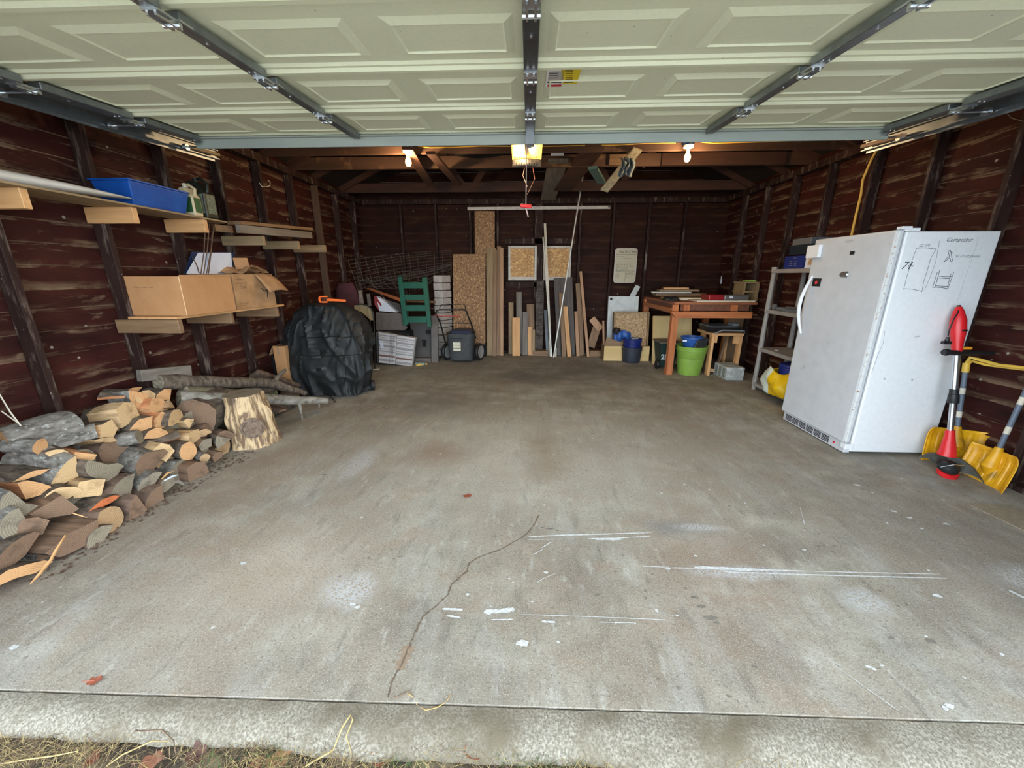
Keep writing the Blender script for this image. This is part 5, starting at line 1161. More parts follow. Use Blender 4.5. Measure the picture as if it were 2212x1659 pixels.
# under / around the bench
t = thing('framed_plywood', (2.2, 6.6, 0), 'yellowish plywood panel in a wood frame leaning under the workbench', 'panel')
def leanpanel(t, u0, u1, v0, v1, Yb, Yt, face, frame, fw=.03, th=.03, fname='panel'):
    a = at(u0, v1, Y=Yb); b_ = at(u1, v1, Y=Yb); z1 = at(u0, v0, Y=Yt).z; a.z = b_.z = .002; up = V((0, Yt - Yb, z1)); un = up.normalized(); H = up.length; Wd = b_.x - a.x; n = V((1, 0, 0)).cross(un)
    c = a + V((Wd / 2, 0, 0)) + un * H / 2
    m = MB(); m.obox(c - n * -.0, V((Wd / 2 - .005, 0, 0)), un * (H / 2 - .005), n * .006); m.build(fname, face, t)
    for (cc, hx, hu) in ((V((-Wd / 2 + fw / 2, 0, 0)), fw / 2, H / 2), (V((Wd / 2 - fw / 2, 0, 0)), fw / 2, H / 2), (un * (H / 2 - fw / 2), Wd / 2 - fw, fw / 2), (-un * (H / 2 - fw / 2), Wd / 2 - fw, fw / 2)):
        m = MB(); m.obox(c + cc, V((hx, 0, 0)), un * hu, n * th / 2); m.build('frame_board', frame, t, bevel=.002, seg=1)
leanpanel(t, 1409, 1492, 683, 781, 6.45, 6.65, PLY(2), PLY(2), .025, .05)
t = thing('speckled_box', (1.9, 6.8, 0), 'shallow wooden box frame with a speckled board bottom, left of the workbench', 'panel')
leanpanel(t, 1322, 1397, 674, 768, 6.83, 6.95, mat('fine_chip_board', (196, 168, 132), (150, 120, 84), 45, (1, 1, 1), 3, .4, .6, .75, c3=(96, 66, 44), s3=26, lo3=.62, hi3=.66), TAN(2), .025, .12)
t = thing('cabinet_door', (1.8, 7.1, 0), 'white panelled cabinet door leaning at the back left of the workbench', 'door')
leanpanel(t, 1309, 1373, 640, 762, 7.12, 7.24, WHITEP, WHITEP, .07, .03)
m = MB(); c = at(1320, 646, Y=7.19); m.lathe([(.018, 0), (.022, .015), (.01, .03)], c, (0, -1, 0), 14); m.build('knob', BLKG, t)
m = MB(); m.beam(at(1365, 641, Y=7.25), at(1378, 618, Y=7.35), .09, .03, (1, 0, 0)); tag(m.build('white_trim_board', WHITEP), 'white painted trim board slanting above the cabinet door', 'board')
t = thing('drawer_box', (1.9, 6.5, 0), 'low pale plywood drawer on the floor left of the workbench', 'drawer')
xa, xb = at(1305, 760, Y=6.68).x, at(1403, 760, Y=6.68).x; zt2 = at(1350, 748, Y=6.68).z
m = MB(); m.box(xa, xb, 6.68, 6.695, .002, zt2); m.build('front_panel', PLY(0), t, bevel=.002)
m = MB(); m.box(xa, xa + .012, 6.696, 6.98, .002, zt2); m.box(xb - .012, xb, 6.696, 6.98, .002, zt2); m.box(xa + .013, xb - .013, 6.968, 6.98, .002, zt2); m.box(xa + .013, xb - .013, 6.696, 6.967, .002, .012); m.build('box_sides', BRN(0), t)
m = MB(); m.prism([at(1310, 728, Y=6.75), at(1346, 741, Y=6.72), at(1342, 752, Y=6.72), at(1306, 752, Y=6.75)], (0, .012, 0)); tag(m.build('brown_panel', BRN(0)), 'brown board scrap sloping inside the plywood drawer', 'board')
def bucket(name, c, r0, r1, h, mt, lab, rims=(), cat='bucket', th=.004, cap=False):
    t = thing(name, c, lab, cat); m = MB(); pr = [(r0, .0)]
    pr += [(r0 + (r1 - r0) * .97, h * .97)]
    pr = [(r0, 0), (r0 + .005, .01)] + [q for k, dr_ in rims for q in ((r0 + (r1 - r0) * k, h * k), (r0 + (r1 - r0) * k + dr_, h * k + .004), (r0 + (r1 - r0) * k + dr_, h * (k + .05)), (r0 + (r1 - r0) * (k + .05), h * (k + .05) + .004))] + [(r1, h * .99), (r1 + .006, h), (r1 - .004, h), (r1 - .008, h * .95), (r0 - .004, .012), (.001, .012)]
    m.lathe(pr, c, n=36, cap1=False); m.build('shell', mt, t); return t
bc1 = at(1368, 786, Z=0) + V((0, .17, 0)); bc1.z = 0
hb = at(1368, 752, Y=bc1.y - .15).z
DKB = mat('charcoal_bucket', (50, 54, 66), (42, 46, 56), 8, rough=.55)
bucket('bucket', bc1 + V((0, 0, .001)), .145, .172, hb, DKB, 'charcoal bucket standing on the floor in front of the plywood drawer', ((.78, .008),))
zb2 = hb * .5; h2 = at(1368, 734, Y=bc1.y - .14).z - zb2
bucket('bucket', bc1 + V((0, 0, zb2)), .125, .155, h2, BLUED, 'dark blue bucket nested in the charcoal one', ((.55, .012), (.8, .006)))
m = MB(); m.box(bc1.x - .02, bc1.x + .09, bc1.y - .05, bc1.y + .06, zb2 + h2 + .001, zb2 + h2 + .004); tag(m.build('paper_note', PAPER), 'white paper lying across the nested blue bucket', 'paper')
m = MB(); m.grid(lambda u, v: at(1326 + 36 * u, 716 + 20 * v + 3 * math.sin(u * 8), Y=6.76 - .03 * math.sin(u * math.pi) * math.sin(v * math.pi) + .015 * math.sin(u * 14)), 16, 10, smooth=False); tag(m.build('blue_tub', BLUEL, solid=.02), 'crumpled mid blue plastic tub inside the drawer', 'tub')
m = MB(); c = at(1332, 715, Y=6.8); m.lathe([(.06, -.06), (.075, 0), (.05, .05), (.01, .06)], c, n=20); tag(m.build('black_bowl', BLK), 'small black pot behind the crumpled blue tub', 'pot')
# green wheeled tote
t = thing('wheeled_tote', (2.2, 6.25, 0), 'dark green lidded tote on black wheels under the bench', 'tote')
DG = mat('dark_green_plastic', (24, 58, 54), (20, 48, 44), 7, rough=.5)
xa, xb = at(1426, 765, Y=6.1).x, at(1466, 765, Y=6.1).x; zt3 = at(1440, 739, Y=6.1).z; zb3 = .03
m = MB(); m.hexa([(xa + .04, 6.14, zb3), (xb - .03, 6.14, zb3), (xb - .03, 6.4, zb3), (xa + .04, 6.4, zb3), (xa, 6.1, zt3 - .03), (xb, 6.1, zt3 - .03), (xb, 6.45, zt3 - .03), (xa, 6.45, zt3 - .03)]); m.build('body', DG, t, bevel=.012)
m = MB(); m.box(xa - .02, xb + .02, 6.08, 6.47, zt3 - .028, zt3); m.build('lid', PLGD, t, bevel=.01)
m = MB(); cw = at(1422, 773, Y=6.1); m.lathe([(.02, -.02), (.07, -.02), (.075, 0), (.07, .02), (.02, .02)], (cw.x, 6.12, .076), (1, 0, 0), 22); m.build('wheel', BLK, t)
m = MB(); text_mb(m, '2L', (at(1429, 765, Y=6.1).x, 6.110, .16), (1, 0, 0), (0, .0, 1), .11, bold=.004, ext=.004); m.build('lettering', PAPER, t)
# lime planter with things inside
pc = at(1497, 813, Z=0) + V((0, .17, 0)); pc.z = 0; hp_ = at(1497, 751, Y=pc.y - .2).z
pt = bucket('planter', pc + V((0, 0, .001)), .155, .222, hp_, LIME, 'lime green plastic planter standing by the bench leg', ((.52, -.0), (.84, .008)))
t = thing('bowl_bucket', pc + V((0, .02, hp_ * .85)), 'mid blue tub with a price sticker sitting in the lime planter', 'tub')
m = MB(); m.lathe([(.11, 0), (.155, .14), (.168, .145), (.168, .158), (.150, .158), (.105, .01), (.001, .01)], pc + V((-.0, .02, hp_ * .93)), n=34, cap1=False); m.build('shell', BLUEL, t)
m = MB(); a = at(1479, 736, Y=pc.y - .13); m.box(a.x - .03, a.x + .03, pc.y - .137, pc.y - .134, a.z - .012, a.z + .014); m.build('sticker', PAPER, t)
m = MB(); c = at(1514, 744, Y=pc.y - .15); m.obox(c, (.09, 0, .02), (0, .012, 0), (.03, 0, .085)); tag(m.build('black_tray', BLK, bevel=.02), 'black plastic tray tilted against the blue tub in the planter', 'tray')
# saw stand with tile saw
t = thing('saw_stand', (2.9, 5.9, 0), 'rough pale timber stand right of the lime planter', 'stand')
SY0, SY1 = 5.75, 6.15; xl, xr = at(1528, 800, Y=SY0).x, at(1590, 780, Y=SY0).x; zs = at(1550, 719, Y=SY0).z
for (x, y) in ((xl, SY0), (xr, SY0), (xl + .05, SY1), (xr, SY1)):
    m = MB(); m.box(x - .02, x + .02, y - .045, y + .045, .001, zs - .04); m.build('leg', PINE(2), t, bevel=.003, seg=1)
m = MB(); m.box(xl - .03, xr + .03, SY0 - .05, SY1 + .05, zs - .038, zs); m.build('top', PINE(0), t, bevel=.003, seg=1)
m = MB(); m.box(xl + .022, xl + .06, SY0 - .045, SY0, zs - .14, zs - .04); m.build('corner_block', PINE(2), t); m = MB(); m.box(xr - .10, xr - .022, SY0 - .04, SY0 - .0, zs - .15, zs - .04); m.build('corner_block', PINE(2), t)
m = MB(); m.beam((xr - .03, SY1 - .1, zs - .1), (xl + .24, SY1 - .16, .03), .04, .03, (0, 1, 0)); m.build('brace', BRN(2), t)
m = MB(); m.beam((xl + .02, SY0 + .1, .06), (xr - .1, SY0 - .02, .05), .05, .03, (0, 0, 1)); m.build('stretcher', PNK(0), t)
t = thing('tile_saw', ((xl + xr) / 2, 5.9, zs), 'portable tile saw with a bright metal table on the timber stand', 'saw')
a, b_ = at(1526, 703, Y=5.8), at(1590, 716, Y=5.8)
m = MB(); m.hexa([(xl - .06, 5.74, zs + .01), (xr - .02, 5.74, zs + .01), (xr + .0, 6.1, zs + .01), (xl - .03, 6.1, zs + .01), (xl - .09, 5.70, zs + .085), (xr - .0, 5.70, zs + .085), (xr + .03, 6.15, zs + .085), (xl - .06, 6.15, zs + .085)]); m.build('tub', BLK, t, bevel=.01)
m = MB(); m.box(xl - .05, xr - .06, 5.73, 6.12, zs + .087, zs + .094); m.build('metal_table', mat('worn_aluminium', (186, 198, 204), rough=.3, metal=.7), t)
m = MB(); m.tube([(xl, 5.69, zs + .0), (xl + .1, 5.66, zs + .05), (xr, 5.66, zs + .04), (xr + .02, 5.69, zs)], .012, 8); m.box(xr - .1, xr - .02, 5.8, 5.95, zs + .096, zs + .13); m.build('fence_guard', mat('grey_poly', (110, 116, 120), rough=.5), t, bevel=.004)
# plywood sheet and cinder block
t0 = at(1590, 785, Y=5.95); m = MB(); m.obox(((at(1583, 735, Y=6.05).x + at(1629, 735, Y=6.05).x) / 2, 6.28, .42), ((at(1629, 735, Y=6.05).x - at(1583, 735, Y=6.05).x) / 2, 0, 0), (0, .008, 0), (0, .03, .42)); tag(m.build('plywood_offcut', BRN(2)), 'scuffed brown plywood sheet standing behind the timber stand', 'plywood')
t = thing('cinder_block', (3.0, 5.3, 0), 'grey concrete block on the floor right of the planter', 'block')
cb0, cb1 = at(1567, 822, Z=0), at(1600, 822, Z=0); hb_ = .19
m = MB(); y0 = cb0.y; m.box(cb0.x, cb1.x + .03, y0, y0 + .38, .001, hb_); m.build('body', CMU, t, bevel=.012, seg=3)
m = MB()
for k_ in range(3): m.box(cb0.x - .0015, cb0.x + .0, y0 + .05 + k_ * .11, y0 + .12 + k_ * .11, .02, hb_ - .03)
m.build('recess_shade', mat('block_shade', (120, 124, 120), rough=.95), t)  # flat darker patches, the hollows' shade painted on the block's side
t = thing('whiteboard', (2, 7.4, 1.4), 'small whiteboard of handwritten shop notes on the back wall', 'whiteboard')
w0, w1 = at(1323, 611, Y=7.39), at(1379, 536, Y=7.39); WX0, WX1, WZ0, WZ1 = w0.x + .01, w1.x - .005, w0.z, w1.z
def rrect(x0, x1, z0, z1, r, y): 
    P = []
    for cx_, cz_, a0 in ((x1 - r, z0 + r, -90), (x1 - r, z1 - r, 0), (x0 + r, z1 - r, 90), (x0 + r, z0 + r, 180)):
        for k_ in range(5): a = math.radians(a0 + 22.5 * k_); P.append((cx_ + r * math.cos(a), y, cz_ + r * math.sin(a)))
    return P
m = MB(); m.prism(rrect(WX0, WX1, WZ0, WZ1, .05, 7.405), (0, -.015, 0)); m.build('frame', mat('board_rim', (196, 190, 186), rough=.4), t, bevel=.004)
m = MB(); m.prism(rrect(WX0 + .015, WX1 - .015, WZ0 + .015, WZ1 - .015, .04, 7.3895), (0, -.001, 0)); m.build('writing_surface', mat('board_cream', (186, 178, 152), rough=.35), t)
m = MB(); n_ = (0, -1, 0); yb = 7.388
text_mb(m, 'SHOP CARE', (WX0 + .065, yb, WZ1 - .085), (1, 0, 0), (0, 0, 1), .062, shear=.15)
def hl(x0, x1, z): strokes(m, [(WX0 + x0, yb, WZ0 + z), (WX0 + x1, yb, WZ0 + z)], .004, n_)
WH = WZ1 - WZ0; hl(.02, WX1 - WX0 - .02, WH - .105); hl(.02, WX1 - WX0 - .03, .22); strokes(m, [(WX0 + .21, yb, WZ0 + .02), (WX0 + .21, yb, WZ0 + .22)], .004, n_)
for i, w in enumerate((.15, .28, .1, .32, .28, .3, .22, .18)): scribble(m, (WX0 + .03 + .01 * (i % 2), yb - .001, WZ1 - .15 - .036 * i), (1, 0, 0), (0, 0, 1), w, .014, .003, n_)
for i, w in enumerate((.15, .11, .09, .07)): scribble(m, (WX0 + .03, yb - .001, WZ0 + .19 - .03 * i), (1, 0, 0), (0, 0, 1), w, .012, .003, n_)
for i, w in enumerate((.17, .15, .17, .12, .06)): scribble(m, (WX0 + .225, yb - .001, WZ0 + .195 - .026 * i), (1, 0, 0), (0, 0, 1), w, .012, .003, n_)
m.build('handwriting', INK, t)
m = MB(); a, b_ = at(1391, 582, Y=7.4), at(1398, 549, Y=7.4); m.box(a.x, b_.x, 7.385, 7.405, a.z, b_.z); tag(m.build('wood_strip', GRY(2)), 'short pale grey strip nailed to the stud beside the whiteboard', 'strip')
# ---------------------------------------------------------------- back wall: boarded windows, rail
YW = YB - .092
WINW = mat('window_white', (206, 201, 192), (184, 178, 168), 14, rough=.6)
def win(n, u0, u1, v0, v1):
    a, b_ = at(u0, v1, Y=YW), at(u1, v0, Y=YW); x0, x1, z0, z1 = a.x, b_.x, a.z, b_.z; w = .042
    r = bpy.data.objects.new('window_%d' % n, None); COL.objects.link(r); r.location = ((x0 + x1) / 2, YW, z0); r['_o'] = list(r.location); r['kind'] = 'structure'
    m = MB(); m.box(x0 + w, x1 - w, YW + .02, YW + .032, z0 + w, z1 - w); m.build('boarding', OSBW, r)
    m = MB(); m.box(x0 + (x1 - x0) * .68, x0 + (x1 - x0) * .684, YW + .018, YW + .0199, z0 + w, z1 - w); m.build('board_seam', BLKG, r)
    m = MB(); m.box(x0, x0 + w, YW, YW + .05, z0, z1); m.box(x1 - w, x1, YW, YW + .05, z0, z1); m.box(x0 + w, x1 - w, YW, YW + .05, z1 - w, z1); m.build('window_frame', WINW, r, bevel=.004)
    m = MB(); m.box(x0, x1, YW - .02, YW + .05, z0 - .02, z0 + w); m.build('window_sill', WINW, r, bevel=.004)
win(1, 1098, 1160, 531, 603); win(2, 1173, 1235, 531, 603)
m = MB(); a, b_ = at(1010, 451, Y=7.36), at(1318, 448, Y=7.36)
t = thing('wall_rail', (a + b_) / 2, 'long pale metal rail fixed across the back wall', 'rail')
m.beam(a, b_, .05, .03, (0, 0, 1)); m.beam(a + V((0, -.018, -.012)), b_ + V((0, -.018, -.012)), .018, .01, (0, 0, 1)); m.build('rail', mat('pale_metal', (196, 192, 184), (170, 166, 160), 14, rough=.5, metal=.2), t)
m = MB(); m.lathe([(.02, -.02), (.02, .003)], b_ + V((-.02, -.02, 0)), (0, -1, 0), 14); m.build('end_bolt', BLK, t)
for u in (965, 987): 
    m = MB(); p = at(u, 452, Y=7.4); m.tube([p + V((0, .1, 0)), p + V((0, -.03, 0)), p + V((0, -.035, .02))], .004, 6); tag(m.build('nail_hook', STEEL), 'tiny bright nail hook left of the long rail', 'hook', 'nail hooks on the back wall')

# ---------------------------------------------------------------- lumber leaning on the back wall
def lean(name, ub, vb, ut, vt, wp, mt, lab, th=.04, Yb=7.12, Yt=7.36, rot=0, cat='board', zb=.002):
    b0 = at(ub, vb, Y=Yb); t0_ = at(ut, vt, Y=Yt); b0.z = max(zb, .002); d = t0_ - b0; w = wp * Yb / F / 1.0 * .97
    # local frame with the grain along Z
    dz = d.normalized(); x = V((1, 0, 0)); x = (x - dz * x.dot(dz)).normalized(); y = dz.cross(x)
    m = MB(); L_ = d.length; m.box(-w / 2, w / 2, -th / 2, th / 2, 0, L_)
    o = m.build(name, mt, origin=(0, 0, 0), bevel=.002, seg=1); M = Matrix((x, y, dz)).transposed().to_4x4(); M.translation = b0 + V((0, 0, th * .5 * abs(y.z)))
    o.matrix_world = M; return tag(o, lab, cat, 'lumber leaning on the back wall')
lean('chipboard_sheet', 1014, 740, 1013, 549, 72, OSB, 'big chipboard sheet leaning on the back wall behind the mower', .012, 7.0, 7.30, zb=.22, cat='panel')
m = MB(); a = at(985, 752, Y=7.06); m.box(a.x, a.x + .58, 6.98, 7.18, .002, .218); tag(m.build('support_block', BLKG), 'dark block holding up the big chipboard sheet', 'block')
lean('chipboard_strip', 1047, 690, 1047, 456, 42, OSB, 'tall narrow chipboard strip reaching up to the rail on the back wall', .012, 7.36, 7.385, cat='panel')
lean('lumber_board', 1060, 762, 1062, 537, 19, TAN(2), 'wide greyish tan board right beside the big chipboard sheet', .04, 7.05, 7.34)
lean('lumber_board', 1068, 764, 1070, 541, 8, BRN(2), 'narrow edge board against the wide greyish tan one', .03, 7.0, 7.3)
lean('lumber_board', 1076, 762, 1078, 533, 9, BRN(2), 'tall brown board just left of the boarded windows', .04, 7.05, 7.34)
lean('lumber_board', 1084, 762, 1084, 536, 7, PNK(2), 'tall pinkish edged board next to the tall brown board', .04, 7.03, 7.33)
lean('lumber_board', 1104, 758, 1104, 654, 11, TAN(2), 'waist high greyish board under the left window, leftmost', .04, 7.2, 7.36)
lean('lumber_board', 1122, 758, 1121, 631, 12, GRY(2), 'grey board under the left window reaching almost to its sill', .04, 7.22, 7.36)
lean('lumber_board', 1115, 762, 1115, 687, 17, PINE(2), 'short bright pine board in front of the grey ones', .04, 7.0, 7.2)
lean('lumber_board', 1134, 760, 1135, 674, 12, GRY(2), 'dusty grey board right of the short bright pine board', .04, 7.12, 7.3)
lean('lumber_board', 1147, 759, 1146, 657, 17, BRN(2), 'broad brown board with a broken top under the window gap', .04, 7.2, 7.36)
lean('lumber_board', 1146, 760, 1145, 706, 10, PINE(2), 'short light split board in front of the broad brown one', .02, 7.08, 7.18)
lean('lumber_board', 1152, 760, 1152, 712, 8, TAN(2), 'short tan offcut right of the light split board', .02, 7.06, 7.14)
# stack of dark pavers standing on a beam
m = MB(); a, b_ = at(1151, 755, Y=7.1), at(1184, 755, Y=7.1); m.box(a.x, b_.x, 7.05, 7.22, .002, .10); tag(m.build('timber_beam', BRN(0), bevel=.003), 'short brown beam on the floor under the dark pavers', 'beam')
SL = mat('dark_slate', (84, 76, 72), (44, 38, 36), 12, rough=.8, bump=.004, c3=(120, 110, 104), s3=20, lo3=.6, hi3=.7)
vs_ = [605.5, 629, 653.5, 677, 701, 723, 747]; zt_l = [at(1165, v, Y=7.25).z for v in vs_]; zt_l[-1] = .102
for i in range(6):
    xa, xb = at(1157 if i else 1158, 680, Y=7.2).x, at(1174 - (1 if i == 0 else 0), 680, Y=7.2).x
    m = MB(); m.box(xa, xb, 7.16, 7.30, zt_l[i + 1] + .002, zt_l[i]); tag(m.build('paver', SL, bevel=.006), 'dark square paver, %s of the narrow stack between the windows' % ('topmost', 'second from the top', 'third from the top', 'third from the bottom', 'second from the bottom', 'lowest')[i], 'paver', 'stacked dark pavers')
lean('lumber_stick', 1190, 764, 1177, 483, 5, CREAM, 'tall cream stick leaning between the two windows', .03, 7.02, 7.33, cat='stick')
lean('dark_strip', 1184, 750, 1178, 670, 7, mat('slate_blade', (96, 104, 110), rough=.5), 'thin dark grey strip beside the paver stack', .006, 7.1, 7.3, cat='strip')
def pole(ub, ut, vt, r, mt, lab, Yb, Yt, name='pole', vb=762):
    p0 = at(ub, vb, Y=Yb); p0.z = .003; p1 = at(ut, vt, Y=Yt); m = MB(); m.tube([p0, p1], r, 12); m.tube([p0, p0 + (p1 - p0) * .01], r * 1.15, 12); return tag(m.build(name, mt), lab, 'pole')
PIP = mat('white_pipe', (206, 206, 200), rough=.35, metal=.3)
pole(1192, 1173, 512, .013, PIP, 'shorter white pipe leaning left in front of the windows', 6.98, 7.31, 'pipe')
pole(1196, 1259, 382, .014, PIP, 'very long white pipe slanting up to the joists across the window', 6.92, 7.12, 'pipe')
lean('lumber_board', 1224, 758, 1216, 600, 40, DGR(2), 'broad dark weathered board in front of the right window', .03, 7.15, 7.34)
lean('lumber_board', 1207, 762, 1205, 615, 9, DGR(2), 'narrow dark board left of the broad weathered one', .04, 7.08, 7.31)
lean('lumber_board', 1219, 764, 1211, 634, 9, BRN(2), 'brown board crossing the broad weathered one', .04, 7.0, 7.2)
lean('lumber_board', 1230, 763, 1221, 663, 9, PINE(2), 'pale pine board beside the brown one in front of the weathered board', .04, 7.0, 7.18)
lean('lumber_board', 1200, 763, 1200, 752, 5, CREAM, 'tiny pale offcut standing at the foot of the long pipe', .03, 6.98, 7.0)
lean('lumber_board', 1249, 760, 1244, 673, 7, PNK(2), 'pinkish board just right of the broad weathered one', .03, 7.05, 7.25)
lean('lumber_board', 1258, 760, 1248, 613, 10, BRN(2), 'reddish brown board right of the right window', .04, 7.15, 7.35)
lean('lumber_board', 1256, 757, 1256, 655, 8, BRN(2), 'shorter brown board leaning by the reddish one', .03, 7.1, 7.3)
lean('lumber_stick', 1271, 765, 1254, 587, 6, PNK(2), 'long pinkish stick leaning at the right end of the lumber row', .035, 6.98, 7.34, cat='stick')
lean('lumber_board', 1306, 752, 1303, 693, 4, PNK(2), 'slim stick standing left of the white cabinet door', .03, 6.9, 6.98)
m = MB(); a = at(1285, 757, Y=7.1); m.box(a.x - .10, a.x + .12, 7.02, 7.14, .002, .11); tag(m.build('timber_block', BRN(0), bevel=.004), 'low block of stacked offcuts on the floor at the lumber row end', 'block')
for (u, v, hw, hh, rr, lab) in ((1283, 727, .075, .20, -.28, 'leaning plywood offcut at the right end of the lumber row'), (1288, 700, .06, .13, .72, 'small plywood square tilted over the leaning offcut')):
    c = at(u, v, Y=7.12 + (.03 if hh > .15 else -.0)); x = V((math.cos(rr), 0, math.sin(rr))); z = V((-math.sin(rr), .12, math.cos(rr)))
    m = MB(); m.obox(c, x * hw, V((0, .006, 0)), z * hh); tag(m.build('plywood_scrap', BRN(2) if hh > .15 else PNK(2)), lab, 'plywood')

# ---------------------------------------------------------------- lawn mower
t = thing('lawn_mower', (-1.05, 6.6, 0), 'black push lawn mower with grey grass bag and folded up handle', 'lawn mower')
MGR = mat('mower_bag_grey', (66, 68, 70), (54, 56, 58), 14, rough=.7)
def mp(u, v, Y): return at(u, v, Y=Y)
zl = mp(990, 722, 6.35).z; xl, xr = mp(962, 750, 6.35).x, mp(1024, 750, 6.35).x
m = MB()
def mbag(u, v):
    a = 2 * math.pi * u; sx = math.copysign(abs(math.cos(a)) ** .55, math.cos(a)); sy = math.copysign(abs(math.sin(a)) ** .55, math.sin(a)); w = (xr - xl) / 2 * (.82 + .18 * v)
    return ((xl + xr) / 2 + sx * w, 6.55 + sy * .20 * (.8 + .2 * v), .05 + (zl - .05) * v + .006 * math.sin(a * 6) * v)
m.grid(mbag, 40, 8); m.add([mbag(k_ / 40, 1) for k_ in range(40)], [tuple(range(40))]); m.build('grass_bag', MGR, t)
m = MB()
for i in range(3): m.box(mp(979, 745, 6.34).x, mp(995, 745, 6.34).x, 6.336, 6.350, mp(985, 745 + 6.6 * i, 6.34).z, mp(985, 739.5 + 6.6 * i, 6.34).z)
m.build('white_labels', mat('yellowed_label', (206, 200, 178), rough=.6), t)
m = MB(); m.box(mp(975, 732, 6.34).x, mp(998, 732, 6.34).x, 6.33, 6.36, mp(985, 734, 6.34).z, mp(985, 731, 6.34).z); m.build('bag_grip', BLK, t, bevel=.004)
m = MB(); m.hexa([(xl + .08, 6.42, zl), (xr - .04, 6.42, zl), (xr - .06, 6.8, zl + .02), (xl + .1, 6.8, zl + .02), (xl + .1, 6.46, zl + .05), (xr - .08, 6.46, zl + .05), (xr - .1, 6.78, zl + .05), (xl + .12, 6.78, zl + .05)]); m.build('rear_flap', mat('blue_black', (34, 44, 72), rough=.5), t, bevel=.01)
for x, nm in ((mp(962, 760, 6.5).x, 1), (mp(1034, 758, 6.5).x, 2)):
    m = MB(); m.lathe([(.03, -.028), (.14, -.028), (.155, -.01), (.155, .01), (.14, .028), (.03, .028)], (x, 6.62, .157), (1, -.35, 0), 32); w = m.build('wheel', BLK, t)
    m = MB(); m.lathe([(.001, .03), (.10, .029), (.105, .032), (.11, .029)], (x, 6.62, .157), (1, -.35, 0), 28, cap0=False); m.build('hubcap', mat('hub_grey', (150, 150, 148), rough=.5), w)
for x in (xl + .02, xr + .02):
    m = MB(); m.lathe([(.02, -.025), (.09, -.025), (.10, 0), (.09, .025), (.02, .025)], (x, 7.15, .102), (1, 0, 0), 24); m.build('wheel', BLK, t)
m = MB(); m.hexa([(xl + .02, 6.6, .06), (xr + .02, 6.6, .06), (xr - .02, 7.25, .06), (xl + .06, 7.25, .06), (xl + .04, 6.6, .2), (xr, 6.6, .2), (xr - .04, 7.22, .18), (xl + .08, 7.22, .18)]); m.build('deck', BLK, t, bevel=.02)
m = MB(); m.lathe([(.13, 0), (.13, .10), (.11, .14), (.03, .16)], ((xl + xr) / 2, 6.93, .19), n=24); m.build('engine', BLK, t)
# handle
hb = [mp(944, 682, 6.25), mp(941, 676, 6.25), mp(944, 671, 6.25), mp(950, 669, 6.25), mp(1003, 669, 6.25), mp(1008, 672, 6.25), mp(1010, 680, 6.27)]
hr = [mp(1010, 680, 6.27), mp(1018, 700, 6.4), mp(1028, 730, 6.58)]; hl_ = [mp(944, 682, 6.25), mp(952, 700, 6.4), mp(962, 740, 6.58)]
m = MB(); m.tube(hb + hr[1:], .013, 10); m.tube([hb[0]] + hl_[1:], .013, 10); m.build('handle', BLK, t)
m = MB(); m.tube([mp(949, 669, 6.24), mp(952, 659, 6.22), mp(957, 657.5, 6.22), mp(1000, 657, 6.22), mp(1004, 659, 6.22), mp(1006, 671, 6.24)], .006, 8); m.build('bail_bar', BLK, t)
m = MB(); m.tube([mp(938, 680, 6.24), mp(950, 683, 6.24), mp(995, 683, 6.25)], .007, 8); m.build('red_lever', mat('dull_red', (170, 60, 54), rough=.5), t)
m = MB(); m.tube([mp(955, 698, 6.4), mp(1016, 698, 6.4)], .008, 8); m.tube([mp(1008, 685, 6.28), mp(1003, 694, 6.36), mp(996, 697, 6.4)], .004, 6); m.build('crossbar', BLK, t)

# ---------------------------------------------------------------- clutter in the back left corner
t = thing('foam_stack', (-1.5, 7.1, 0), 'tall narrow column of ribbed white and grey foam blocks', 'foam blocks')
fx0, fx1, fx2 = at(939, 680, Y=6.95).x, at(959, 680, Y=6.95).x, at(977, 680, Y=7.2).x
zz_ = 0.002
for i in range(11):
    m = MB(); h = .132; j = .006 * ((i * 7) % 3 - 1)
    m.prism([(fx0 + j, 6.98, zz_ + .006), (fx1 + j, 6.92, zz_ + .006), (fx2 + j, 7.18, zz_ + .006), (fx0 + .07 + j, 7.24, zz_ + .006)], (0, 0, h - .012), 0)
    o = m.build('block', [FOAMW], t, bevel=.008); zz_ += h
t = thing('plastic_frame', (-1.9, 6.2, .66), 'dark green plastic slatted frame with four crossbars propped up', 'plastic frame')
def gp(x, y, Y=6.22): return at(740 + x / 5.925, 540 + y / 5.925, Y=Y)
Y_t, Y_b = 6.42, 6.15
def yq(y): return Y_t + (Y_b - Y_t) * (y - 340) / 650
def bar4(name, pts, d=.035):
    m = MB(); m.prism([gp(x, y, yq(y)) for x, y in pts], (0, d, 0)); m.build(name, GREEN, t, bevel=.006)
bar4('side_rail', [(700, 340), (755, 340), (835, 960), (775, 965)], .06); bar4('side_rail', [(1012, 350), (1075, 345), (1135, 990), (1085, 985)], .06)
for i, (y0, y1) in enumerate(((412, 492), (570, 640), (705, 782), (850, 930))):
    xa0 = 765 + (y0 - 412) * .13; xb0 = 1030 + (y0 - 412) * .09
    bar4('crossbar', [(xa0, y0), (xb0, y0), (xb0 + 7, y1), (xa0 + 10, y1)])
PS = PLGD
t = thing('deck_box', (-1.4, 6.55, 0), 'grey resin storage box lying open behind the green frame', 'storage box')
m = MB(); m.prism([gp(1130, 840, 6.5), gp(1215, 845, 6.5), gp(1225, 1450, 6.42), gp(1135, 1450, 6.42)], (0, .06, 0)); m.build('post', PS, t, bevel=.006)
